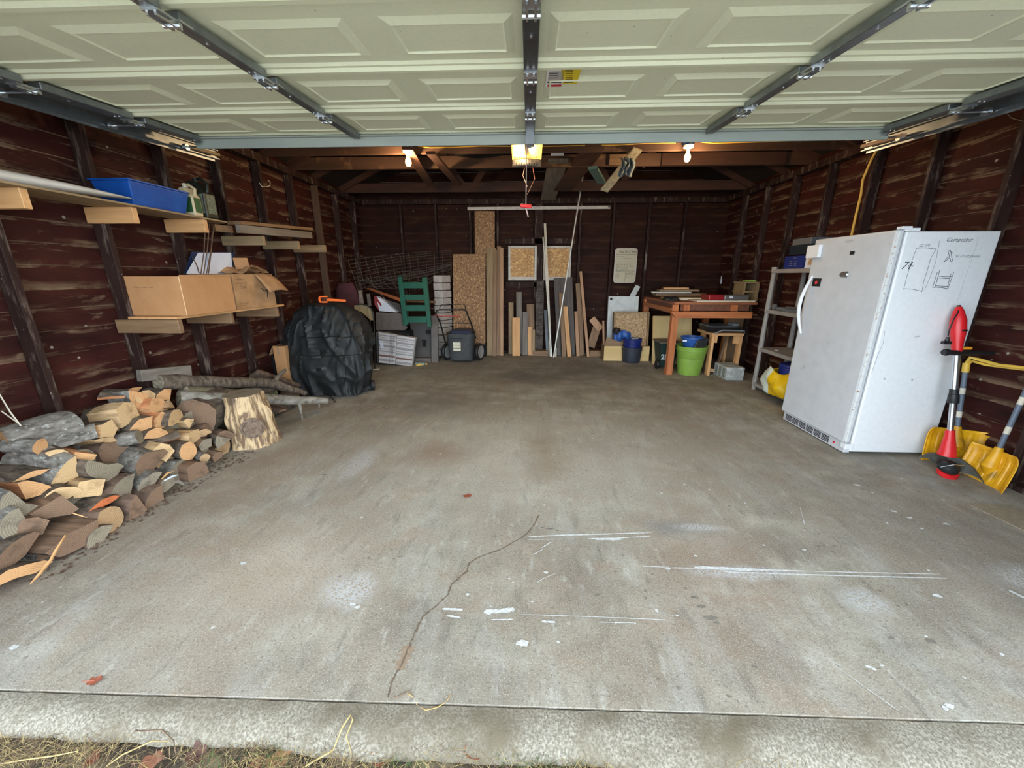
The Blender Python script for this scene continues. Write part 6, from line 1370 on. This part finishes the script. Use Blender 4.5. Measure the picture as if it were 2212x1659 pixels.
m = MB(); m.prism([gp(890, 1385, 6.42), gp(1130, 1385, 6.42), gp(1130, 1448, 6.42), gp(890, 1448, 6.42)], (0, .06, 0)); m.build('bottom_rail', PS, t, bevel=.006)
m = MB(); m.prism([gp(860, 930, 6.7), gp(1130, 940, 6.7), gp(1130, 1385, 6.55), (at(895, 774, Y=6.55)), gp(900, 1200, 6.6)], (0, .02, 0)); pn = m.build('inner_panel', mat('dark_resin', (70, 66, 64), rough=.6), t)
m = MB(); c = gp(1048, 1190, 6.58); m.box(c.x - .03, c.x + .03, c.y - .02, c.y - .01, c.z - .06, c.z + .06); m.build('latch_hole', BLKG, pn); m = MB(); c = gp(1095, 1050, 6.62); m.lathe([(.04, 0), (.04, .01)], c + V((0, -.01, 0)), (0, -1, 0), 18); m.build('round_hole', BLKG, pn)
t = thing('resin_panel', (-2.1, 6.4, .5), 'flat grey resin lid with vertical slats beside the green frame', 'panel')
m = MB(); m.prism([gp(422, 798, 6.35), gp(745, 812, 6.35), gp(830, 1000, 6.3), gp(780, 1035, 6.3), gp(422, 1025, 6.3)], (0, .03, 0)); pn = m.build('face', PS, t, bevel=.006)
m = MB()
for x in (432, 480, 568, 640): m.prism([gp(x, 885, 6.325), gp(x + (40 if x < 640 else 50), 886, 6.325), gp(x + (40 if x < 640 else 50), 1005, 6.30), gp(x, 1005, 6.30)], (0, .006, 0))
m.build('slat', PLGD, pn); m = MB(); m.prism([gp(520, 825, 6.335), gp(605, 828, 6.335), gp(605, 868, 6.335), gp(520, 865, 6.335)], (0, .006, 0)); m.build('grip', PLGD, pn)
m = MB(); m.box(gp(430, 1000, 6.4).x, gp(860, 1000, 6.4).x, 6.33, 6.6, .002, gp(430, 1040, 6.35).z); tag(m.build('dark_carton', BLKG, bevel=.01), 'black crate under the grey resin lid', 'crate')
# striped folded mat
t = thing('striped_boxes', (-1.8, 6.2, 0), 'pair of flat white packs with grey and brown stripes standing together', 'pack')
ps = mat('pack_white', (206, 204, 204), (190, 188, 190), 20, rough=.6); SG = mat('stripe_grey', (140, 134, 138), (160, 156, 158), 60, rough=.6); SB = mat('stripe_brown', (120, 88, 82), rough=.6); SDK = mat('stripe_dark', (84, 80, 84), rough=.6)
def pq(s_, v_, Y=6.15):   # bilinear on the front
    A, B, C, D = (428, 1048), (930, 1120), (440, 1440), (885, 1490)
    x = (A[0] * (1 - s_) + B[0] * s_) * (1 - v_) + (C[0] * (1 - s_) + D[0] * s_) * v_; y = (A[1] * (1 - s_) + B[1] * s_) * (1 - v_) + (C[1] * (1 - s_) + D[1] * s_) * v_
    return gp(x, y, Y)
for s0_, s1_, sh_, nm in ((0, .52, 0, 'left_pack'), (.53, 1, .02, 'right_pack')):
    m = MB(); m.prism([pq(s0_, .0 + sh_), pq(s1_, 0 + sh_), pq(s1_, 1), pq(s0_, 1)], (0, .10, 0)); o = m.build('pack', ps, t, bevel=.008)
    m = MB()
    for v0, v1, mi in ((.06, .10, 0), (.14, .15, 2), (.2, .26, 0), (.30, .31, 2), (.38, .46, 0), (.52, .53, 2), (.58, .62, 0), (.72, .78, 1), (.86, .93, 0)):
        if s0_ > .4: v0 += .03; v1 += .03
        m.add([pq(s0_ + .01, v0, 6.146), pq(s1_ - .01, v0, 6.146), pq(s1_ - .01, v1, 6.146), pq(s0_ + .01, v1, 6.146)][::-1], [(0, 1, 2, 3)], mi)
    if s0_ < .1:
        for k_ in (.36, .40, .44): m.add([pq(k_, .0, 6.143), pq(k_ + .008, .0, 6.143), pq(k_ + .008, 1, 6.143), pq(k_, 1, 6.143)][::-1], [(0, 1, 2, 3)], 2)
    m.build('stripes', [SG, SB, SDK], o)
m = MB(); m.tube([pq(.04, -.06, 6.12), pq(.05, .5, 6.12), pq(.04, 1.02, 6.12)], .012, 8); m.tube([pq(.04, -.05, 6.13), pq(.5, -.10, 6.14), pq(.85, -.05, 6.15)], .008, 8); m.tube([pq(.8, .0, 6.16), pq(.82, -.12, 6.16), pq(.72, -.17, 6.18), pq(.4, -.12, 6.18)], .006, 8)
tag(m.build('strap', BLK), 'black strap and wire bow holding the striped packs', 'strap')
m = MB(); m.prism([pq(.08, .28, 6.13), pq(.16, .3, 6.13), pq(.2, .5, 6.13), pq(.12, .52, 6.13)], (0, .01, 0)); tag(m.build('paper_tag', PAPER), 'white paper tag hanging on the striped packs', 'tag')
# folding chair
t = thing('folding_chair', (-2.1, 5.6, 0), 'folded chair with cream slatted arched back behind the black cover', 'chair')
def hp2(x, y, Y=5.55): return at(740 + x / 5.925, 540 + y / 5.925, Y=Y)
arc = [(150, 705), (250, 700), (320, 720), (370, 765), (395, 830), (400, 900)]
CRS = mat('cream_slats', (170, 150, 112), (120, 104, 76), 3, (60, .1, .1), 2, .4, .6, .6)
m = MB(); m.prism([hp2(x, y) for x, y in arc] + [hp2(360, 900), hp2(250, 800), hp2(150, 760)], (0, .015, 0)); m.build('slatted_back', CRS, t)
m = MB(); m.tube([hp2(x, y - 8, 5.54) for x, y in arc] + [hp2(410, 1200, 5.5), at(740 + 412 / 5.925, 797, Z=.005)], .010, 8); m.build('frame_tube', BLK, t)
m = MB(); m.tube([hp2(350, 900), at(740 + 355 / 5.925, 795, Z=.005)], .009, 8); m.tube([hp2(375, 950), at(740 + 378 / 5.925, 797, Z=.005)], .007, 8); m.build('leg', GALVD, t)
# things leaning deeper in the corner
m = MB(); m.prism([hp2(290, 490, 6.8), hp2(330, 485, 6.8), hp2(760, 625, 6.3), hp2(750, 665, 6.3)], (0, .05, 0)); tag(m.build('red_beam', FIR(0), bevel=.003), 'reddish brown beam slanting down behind the green frame', 'beam')
m = MB(); m.prism([hp2(820, 640, 6.9), hp2(1180, 655, 6.8), hp2(1180, 680, 6.8), hp2(820, 668, 6.9)], (0, .05, 0)); tag(m.build('brown_beam', BRN(0)), 'brown beam seen through the slots of the green frame', 'beam')
t = thing('appliance_box', (-2.1, 6.5, .9), 'white carton with a red side lying tilted on the clutter', 'box')
m = MB(); m.prism([hp2(430, 595, 6.5), hp2(520, 640, 6.5), hp2(700, 800, 6.45), hp2(470, 780, 6.45)], (0, .12, 0)); m.build('body', PAPER, t)
m = MB(); m.prism([hp2(405, 590, 6.49), hp2(430, 593, 6.49), hp2(500, 700, 6.47), hp2(465, 775, 6.47), hp2(410, 700, 6.47)], (0, .005, 0)); m.build('red_side', mat('carton_red', (140, 40, 44), rough=.6), t)
m = MB(); m.prism([hp2(500, 620, 6.62), hp2(730, 690, 6.6), hp2(760, 800, 6.6), hp2(700, 810, 6.6)], (0, .02, 0)); tag(m.build('grey_board', DGR(0)), 'grey board leaning behind the white carton', 'board')
m = MB(); m.prism([hp2(190, 520, 6.2), hp2(235, 510, 6.2), hp2(265, 690, 6.1), hp2(215, 700, 6.1)], (0, .04, 0)); tag(m.build('pale_post', FOAMG, bevel=.01), 'pale grey post end standing beside the maroon cushion', 'post')
m = MB(); m.prism([hp2(300, 560, 6.25), hp2(345, 560, 6.25), hp2(365, 720, 6.2), hp2(320, 720, 6.2)], (0, .03, 0)); tag(m.build('dim_post', PLGD, bevel=.01), 'dim grey post to the right of the pale one', 'post')
m = MB(); c = hp2(60, 590, 6.1); m.grid(lambda u, v: (c.x + .16 * math.sin(math.pi * (u - .5)) * (.6 + .4 * math.sin(math.pi * v)), c.y - .06 * math.cos(math.pi * (u - .5)), c.z - .3 + .5 * v), 14, 10)
tag(m.build('maroon_cushion', mat('maroon_fabric', (76, 36, 42), (60, 28, 34), 12, rough=.9), solid=.05), 'rounded maroon cushion behind the black cover', 'cushion')
t = thing('hand_brush', (-1.6, 5.95, 0), 'brush with a yellow handle on the floor before the striped packs', 'brush')
a, b_ = at(899, 789, Z=.02), at(922, 786, Z=.02); m = MB(); m.tube([a, b_], .016, 10); m.build('handle', mat('brush_yellow', (214, 180, 84), rough=.5), t)
m = MB(); a = at(896, 783, Y=a.y + .05); m.box(a.x, a.x + .17, a.y, a.y + .05, .004, .05); m.build('bristles', mat('bristles', (150, 160, 158), (90, 96, 94), 90, (1, 1, .2), rough=.9), t, bevel=.008)
m = MB(); m.beam(at(806, 798, Z=.006), at(820, 797, Z=.006), .02, .008, (0, 1, 0)); tag(m.build('pale_stick', CREAM), 'thin pale slat end on the floor by the folded chair', 'slat')
# wire fencing
WIRE = mat('fence_wire', (120, 112, 104), rough=.5, metal=.5)
t = thing('wire_fencing', (-1.8, 6.7, 1.2), 'loose curled wire fencing heaped in the back left corner', 'wire mesh')
def wnet(fn, nu, nv, r=.0028, nm='mesh_roll'):
    m = MB(); K = 14
    for i in range(nu + 1): m.tube([fn(i / nu, j / K) for j in range(K + 1)], r, 4)
    for j in range(nv + 1): m.tube([fn(i / K, j / nv) for i in range(K + 1)], r, 4)
    m.build(nm, WIRE, t)
def q2(P4, u, v, Ys): 
    x = (P4[0][0] * (1 - u) + P4[1][0] * u) * (1 - v) + (P4[2][0] * (1 - u) + P4[3][0] * u) * v; y = (P4[0][1] * (1 - u) + P4[1][1] * u) * (1 - v) + (P4[2][1] * (1 - u) + P4[3][1] * u) * v
    Y = (Ys[0] * (1 - u) + Ys[1] * u) * (1 - v) + (Ys[2] * (1 - u) + Ys[3] * u) * v; return x, y, Y
def sheet(P4, Ys, bow, bowY):
    def f(u, v):
        x, y, Y = q2(P4, u, v, Ys); y += bow * math.sin(math.pi * u) + 1.5 * math.sin(9 * v + 3 * u); return at(x, y, Y=Y + bowY * math.sin(math.pi * u))
    return f
wnet(sheet(((752, 562), (975, 540), (775, 632), (972, 585)), (6.3, 7.25, 6.5, 7.3), -4, .05), 12, 9)
wnet(sheet(((770, 600), (975, 566), (815, 622), (975, 600)), (6.6, 7.2, 6.7, 7.25), 10, -.1), 10, 5)
wnet(sheet(((840, 585), (976, 570), (862, 640), (930, 612)), (6.9, 7.1, 6.9, 7.1), 6, .0), 6, 6)
m = MB(); m.tube([at(u, v, Y=Y) for u, v, Y in ((790, 595, 6.4), (812, 622, 6.3), (835, 650, 6.2), (858, 675, 6.2))], .004, 5); m.tube([at(u, v, Y=6.2) for u, v in ((925, 664), (940, 668), (952, 671))], .003, 5); m.build('stray_wire', WIRE, t)
t = thing('wall_paint_blot', (0, 0, 0), '', '') if False else None

# ---------------------------------------------------------------- covered grill
t = thing('covered_grill', (-2.45, 4.85, 0), 'grill under a crumpled black vinyl cover', 'grill')
prof = [ # z frac, left u, right u, at image v ; outline of the cover
 (862, 728, 735), ]
OUT = [(657, 672, 738), (662, 658, 752), (672, 646, 768), (690, 636, 784), (715, 624, 796), (735, 619, 800), (755, 620, 799), (780, 628, 800), (810, 640, 796), (835, 652, 790), (850, 668, 772), (862, 712, 748)]
GY = 4.66
zs_, xc, hw = [], [], []
for v, ul, ur in OUT:
    a, b_ = at(ul, v, Y=GY), at(ur, v, Y=GY); zs_.append(a.z); xc.append((a.x + b_.x) / 2); hw.append((b_.x - a.x) / 2)
ztop = zs_[0]
def gint(z):
    if z >= zs_[0]: return xc[0], hw[0]
    for i in range(len(zs_) - 1):
        if zs_[i] >= z >= zs_[i + 1]:
            f = (zs_[i] - z) / (zs_[i] - zs_[i + 1]); return xc[i] * (1 - f) + xc[i + 1] * f, hw[i] * (1 - f) + hw[i + 1] * f
    return xc[-1], hw[-1]
def cover(u, v):
    a = 2 * math.pi * u
    z = .02 + (ztop - .02) * min(1, v / .86); x0, w = gint(max(z, .07))
    dpt_ = .265 + .03 * math.sin(3 * v)
    if v > .86: k_ = 1 - (v - .86) / .14; w *= k_; dpt_ *= k_; z = ztop + .025 * (1 - k_ * k_)
    else: dpt_ *= 1 - .30 * max(0, v - .62) / .24
    ca, sa = math.cos(a), math.sin(a); e = .62
    sx = math.copysign(abs(ca) ** e, ca); sy = math.copysign(abs(sa) ** e, sa)
    p = V((x0 + sx * w, GY + sy * dpt_, z)); amp = 1 if v < .86 else (1 - v) / .14
    low = max(0, .62 - v) / .62
    fold = .018 * math.sin(a * 9 + 4 * v + 3 * mnoise.noise((ca * 2, sa * 2, v * 2))) * low + .022 * math.sin(a * 17 + 9 * v) * low * low
    n1 = mnoise.noise(V((p.x * 5, p.y * 5, p.z * 1.7))) * .030 + mnoise.noise(V((p.x * 13, p.y * 13, p.z * 4))) * .014 - .022
    rid = (1 - abs(mnoise.noise(V((p.x * 5 + p.z * 2.0, p.y * 4, p.z * 1.2)))) * 2) ; rid2 = 1 - abs(mnoise.noise(V((p.x * 9 - p.z * 2.4, p.y * 6, p.z * 1.8 + 9)))) * 2.2; n1 += .034 * max(0, rid) ** 4 + .018 * max(0, rid2) ** 4
    step = .018 if .40 < v < .58 and -.2 < ca else 0
    p += V((ca, sa, 0)) * (fold + n1 + step) * amp; p.z += mnoise.noise(p * 7) * .02 * (1 if v > .5 else .3)
    p.x = max(p.x, XL + .10)
    if v == 0: p.z = max(.004, p.z + .02 * mnoise.noise((ca * 4, sa * 4, 1)))
    return p
m = MB(); m.grid(cover, 190, 110); m.build('vinyl_cover', TARP, t)
m = MB(); c = at(802, 812, Y=4.74); m.lathe([(.03, -.02), (.062, -.02), (.07, 0), (.062, .02), (.03, .02)], (c.x + .01, 4.74, .072), (1, .3, 0), 24); w_ = m.build('wheel', BLK, t); m = MB(); m.lathe([(.045, .0), (.045, .023)], (c.x + .01, 4.74, .072), (1, .3, 0), 20); m.build('hub', GALVD, w_)
m = MB(); p0 = at(700, 848, Y=4.44); m.tube([p0, at(712, 855, Y=4.40), at(725, 868, Z=.01)], .005, 6); m.build('drawstring', BLK, t)
t = thing('scraper_fork', (-2.5, 4.9, 1.2), 'orange plastic scraper fork lying on top of the black cover', 'tool')
OR = mat('bright_orange', (244, 112, 44), rough=.45)
def fp(x, y, Y=4.50): return at(600 + x * .1507, 620 + y * .1507, Y=Y)
m = MB(); m.prism([fp(705, 165), fp(968, 182), fp(970, 212), fp(706, 202)], (0, .02, 0)); m.build('handle', OR, t, bevel=.004)
for pts in (((705, 128), (600, 130), (582, 150), (606, 148), (705, 146)), ((582, 150), (584, 200), (605, 225), (612, 205), (606, 148)), ((605, 225), (706, 228), (706, 205), (612, 205))):
    m = MB(); m.prism([fp(*p) for p in pts], (0, .02, 0)); m.build('head_bar', OR, t)
m = MB()
for x in (640, 665, 690): m.prism([fp(x, 146), fp(x + 8, 146), fp(x + 8, 205), fp(x, 205)], (0, .015, 0))
m.build('teeth', mat('brown_teeth', (110, 60, 40), rough=.6), t)
# boxes beside the grill
t = thing('cardboard_box', (-2.95, 4.6, 0), 'tall open cardboard box between the logs and the black cover', 'box')
a, b_ = at(592, 770, Y=4.36), at(617, 770, Y=4.36); ztc = at(600, 748, Y=4.36).z
m = MB(); m.box(a.x, b_.x, 4.36, 4.56, .002, ztc); m.build('body', CARD, t, bevel=.004)
m = MB(); m.prism([(a.x, 4.359, ztc), (a.x, 4.56, ztc), (a.x - .06, 4.56, ztc - .11), (a.x - .06, 4.359, ztc - .11)], (0.004, 0, .002)); m.prism([(a.x + .02, 4.56, ztc), (b_.x, 4.56, ztc), (b_.x - .05, 4.58, ztc + .16), (a.x + .08, 4.58, ztc + .16)], (0, .004, 0)); m.build('flap', CARDD, t)
m = MB(); m.box((a.x + b_.x) / 2 - .02, (a.x + b_.x) / 2 + .0, 4.617, 4.3595, ztc - .1, ztc); m.build('tape', TAN(2), t)
a, b_ = at(562, 785, Y=4.45), at(588, 785, Y=4.45); m = MB(); m.box(max(a.x, XL + .1), b_.x - .02, 4.46, 4.6, .002, at(570, 770, Y=4.45).z); tag(m.build('black_crate', BLKG, bevel=.006), 'small black crate left of the tall cardboard box', 'crate')
m = MB(); p = at(632, 810, Y=4.42); m.box(p.x - .02, p.x + .03, 4.41, 4.43, .002, .35); tag(m.build('white_strip', PAPER), 'white plastic edge peeking between box and black cover', 'strip')

# ---------------------------------------------------------------- grass, straw and fallen leaves before the slab
random.seed(31)
STR = mat('dry_straw', (188, 168, 116), (150, 128, 84), 40, rough=.8); GRN = mat('green_grass', (74, 104, 44), (50, 78, 34), 30, rough=.7); DRY = mat('brown_weeds', (128, 104, 84), (98, 78, 62), 30, rough=.85)
def blade(m, p, h, lean_, az, w, mi=0, seg=4):
    d = V((math.cos(az), math.sin(az), 0)); s_ = V((-d.y, d.x, 0)) * w / 2; prev = None; o = len(m.v)
    for i in range(seg + 1):
        f = i / seg; q_ = V(p) + d * lean_ * f * f + V((0, 0, h * (f - .25 * f * f * min(1, lean_ / max(h, .01))))); ww = 1 - .85 * f
        m.v += [q_ - s_ * ww, q_ + s_ * ww]
    for i in range(seg): m.f.append([o + 2 * i, o + 2 * i + 1, o + 2 * i + 3, o + 2 * i + 2]); m.m.append(mi); m.sm.append(False)
def gx(u, v): return at(u, v, Z=-.06)
m = MB()
for u, v, sp, n, h in ((1135, 1640, .05, 260, .035), (1200, 1655, .05, 120, .03), (600, 1640, .035, 120, .03), (860, 1648, .05, 90, .025), (1745, 1655, .04, 140, .03), (2090, 1652, .05, 80, .025), (1660, 1650, .03, 60, .03), (480, 1655, .05, 60, .025)):
    c = gx(u, v)
    for k_ in range(n): blade(m, c + V((random.gauss(0, sp), random.gauss(0, .018), 0)), h * random.uniform(.5, 1.2), random.uniform(.0, .03), random.uniform(0, 6.3), .0022)
tag(m.build('green_grass', GRN, origin=(0, .85, -.07)), 'small tufts of green grass at the foot of the concrete strip', 'grass', kind='stuff')
m = MB()
for k_ in range(9000):
    x = random.uniform(-2.1, 2.1); dens = .35 + .65 * (mnoise.noise((x * 2.2, 3, 0)) > -.05); 
    if x > .3 and random.random() < .45: continue
    if random.random() > dens: continue
    y = random.uniform(.74, .90) - (.015 if x > 0 else 0)
    if y > .87 and random.random() < .5: continue
    blade(m, (x, y, -.055), random.uniform(.006, .03), random.uniform(.01, .09), random.uniform(0, 6.3), random.uniform(.0012, .0028), 0 if random.random() < .55 else 1)
for k_ in range(420):   # creeping clumps up the concrete strip
    c = random.choice(((-.72, .93), (-.63, .90), (-1.3, .90), (-1.05, .95), (.75, .86), (1.35, .86), (-.2, .87)))
    blade(m, (c[0] + random.gauss(0, .10), c[1] + random.gauss(0, .025), -.03), random.uniform(.004, .02), random.uniform(.02, .09), random.uniform(0, 6.3), random.uniform(.001, .002), random.choice((0, 1, 1)))
tag(m.build('dry_grass', [STR, DRY], origin=(0, .85, -.07)), 'matted dry straw and weeds along the front of the garage', 'dry grass', kind='stuff')
def strand(uvs, r, mt, lab, name='straw'):
    m = MB(); m.tube([at(u, v, Z=z) for u, v, z in uvs], [r] * (len(uvs) - 1) + [r * .4], 5); return tag(m.build(name, mt), lab, 'straw', 'loose straws and twigs')
strand(((850, 1508, .002), (868, 1500, .004), (890, 1490, .003)), .0018, DRY, 'dark forked twig at the foot of the crack', 'twig')
strand(((880, 1497, .004), (895, 1507, -.002), (902, 1525, -.006), (920, 1534, -.004), (945, 1528, -.004), (965, 1515, -.001), (975, 1498, .003)), .002, mat('tan_root', (176, 142, 92), rough=.8), 'curly tan rootlet hanging over the slab edge in the middle', 'twig')
strand(((660, 1655, -.05), (720, 1620, -.03), (740, 1570, .0), (757, 1545, .01), (762, 1555, .0), (748, 1590, -.02), (760, 1630, -.04)), .0028, STR, 'looping pale straw stalk left of the middle leaves')
strand(((0, 1650, -.05), (60, 1640, -.04), (120, 1632, -.035), (170, 1622, -.03)), .0025, STR, 'long pale straw near the bottom left corner')
strand(((230, 1655, -.05), (265, 1630, -.04), (330, 1600, -.03), (368, 1602, -.03)), .0025, STR, 'bright straw slanting in the lower left grass')
strand(((290, 1580, -.03), (350, 1577, -.025), (375, 1600, -.03), (383, 1645, -.05)), .002, DRY, 'arched brown stem in the lower left grass')
strand(((1115, 1560, -.02), (1140, 1600, -.03), (1170, 1640, -.05)), .0014, STR, 'thin straight straw across the concrete strip')
strand(((1795, 1600, -.03), (1830, 1632, -.04), (1860, 1655, -.05)), .0016, STR, 'thin pale straw near the bottom right')
strand(((2095, 1548, -.005), (2110, 1570, -.015), (2130, 1600, -.025)), .001, DRY, 'dark thin stem on the strip at the lower right')
def leaf(u, v, z, sz, az, mt, lab, lobes=5, curl=.35):
    c = at(u, v, Z=z); m = MB(); n = 26; P = []; base = len(m.v)
    for k_ in range(n):
        a = 2 * math.pi * k_ / n; r = sz * (.55 + .35 * abs(math.cos(a * lobes / 2)) ** .8 + random.uniform(-.07, .07)); P.append((a, r))
    def pt(a, r): 
        x, y = r * math.cos(a), r * math.sin(a) * .75; zz_ = curl * sz * (.5 * (x / sz) ** 2 + .35 * (y / sz) ** 2 * random.uniform(.6, 1.4)) + .003
        ca, sa = math.cos(az), math.sin(az); return V((c.x + x * ca - y * sa, c.y + x * sa + y * ca, z + zz_))
    vs = [V((c.x, c.y, z + .003))] + [pt(a, r * .5) for a, r in P] + [pt(a, r) for a, r in P]
    fs = [(0, 1 + k_, 1 + (k_ + 1) % n) for k_ in range(n)] + [(1 + k_, 1 + n + k_, 1 + n + (k_ + 1) % n, 1 + (k_ + 1) % n) for k_ in range(n)]
    m.add(vs, fs); e = pt(math.pi, sz * .9); m.tube([V((c.x, c.y, z + .004)), e, e + (e - V((c.x, c.y, z))) * .5], .0012, 4)
    return tag(m.build('fallen_leaf', mt), lab, 'leaf', 'fallen brown leaves')
LB = mat('leaf_brown', (150, 100, 74), (116, 74, 54), 60, rough=.7); LD = mat('leaf_dark', (104, 74, 64), (78, 54, 48), 60, rough=.6); LT = mat('leaf_tan', (176, 130, 90), (140, 98, 66), 60, rough=.75); LR = mat('leaf_reddish', (160, 88, 62), (128, 66, 48), 60, rough=.7)
leaf(1010, 1072, 0, .035, .4, LR, 'reddish leaf alone in the middle of the concrete floor')
leaf(205, 1472, 0, .028, .2, LR, 'curled reddish leaf near the slab edge at the lower left')
leaf(475, 1527, -.02, .015, 1.2, LR, 'tiny reddish leaf on the concrete strip at the lower left')
leaf(605, 1640, -.055, .045, .8, LT, 'large tan leaf in the grass at the lower left of centre')
leaf(425, 1635, -.055, .045, 2.2, LD, 'dark curled leaf at the bottom left', curl=.9)
leaf(330, 1645, -.06, .04, .3, LB, 'brown leaf half covered by straw at the bottom left')
leaf(200, 1640, -.06, .03, 1.9, LR, 'narrow rusty leaf farther left in the grass', 3)
leaf(1008, 1587, -.035, .035, 1.6, LT, 'tan leaf on the concrete strip just above the crumpled one')
leaf(1026, 1628, -.05, .035, .2, LB, 'crumpled brown leaf right below the tan one in the middle', curl=.8)
leaf(822, 1612, -.045, .028, .9, LT, 'faded tan leaf left of the middle leaves')
leaf(818, 1645, -.06, .025, 2.4, LR, 'small rusty leaf under the faded tan one')
leaf(790, 1560, -.03, .014, .5, LB, 'tiny brown leaf on the strip left of centre')
leaf(790, 845, 0, .02, .5, LB, 'brown leaf on the floor beside the grill wheel')
leaf(550, 1655, -.06, .03, 1.1, LB, 'brown leaf at the very bottom left of the large tan one')
leaf(1380, 1655, -.06, .022, 1.1, LR, 'small reddish leaf in the grass right of the green tuft')
m = MB(); p = at(2077, 1624, Z=-.03); m.lathe([(.006, 0), (.014, 0), (.016, .004), (.014, .008), (.006, .008), (.006, 0)], p, n=20, cap0=False, cap1=False); tag(m.build('washer', BLKG), 'small dark rubber ring on the concrete strip at the lower right', 'ring')
# dirty shoe prints and wet marks on the slab
MUD = mat('dark_damp_mark', (104, 98, 90), (122, 116, 106), 60, rough=.9); random.seed(4)
for u, v, r in ((1172, 1140, .014), (1188, 1142, .016), (1204, 1146, .01), (1500, 1290, .018), (1515, 1310, .02), (1535, 1335, .022), (1548, 1345, .014), (1480, 1270, .012), (1575, 1505, .01), (1630, 1440, .012), (2010, 1385, .02), (1925, 1378, .016), (1290, 1285, .01), (1395, 1292, .01), (1330, 1235, .008), (1345, 1200, .008), (1300, 1210, .008), (700, 1026, .016), (770, 832, .03), (790, 838, .02)):
    splat(at(u, v, Z=0), r * random.uniform(.8, 1.6), r * .6, z=.0009).build('damp_mark', MUD, floor)
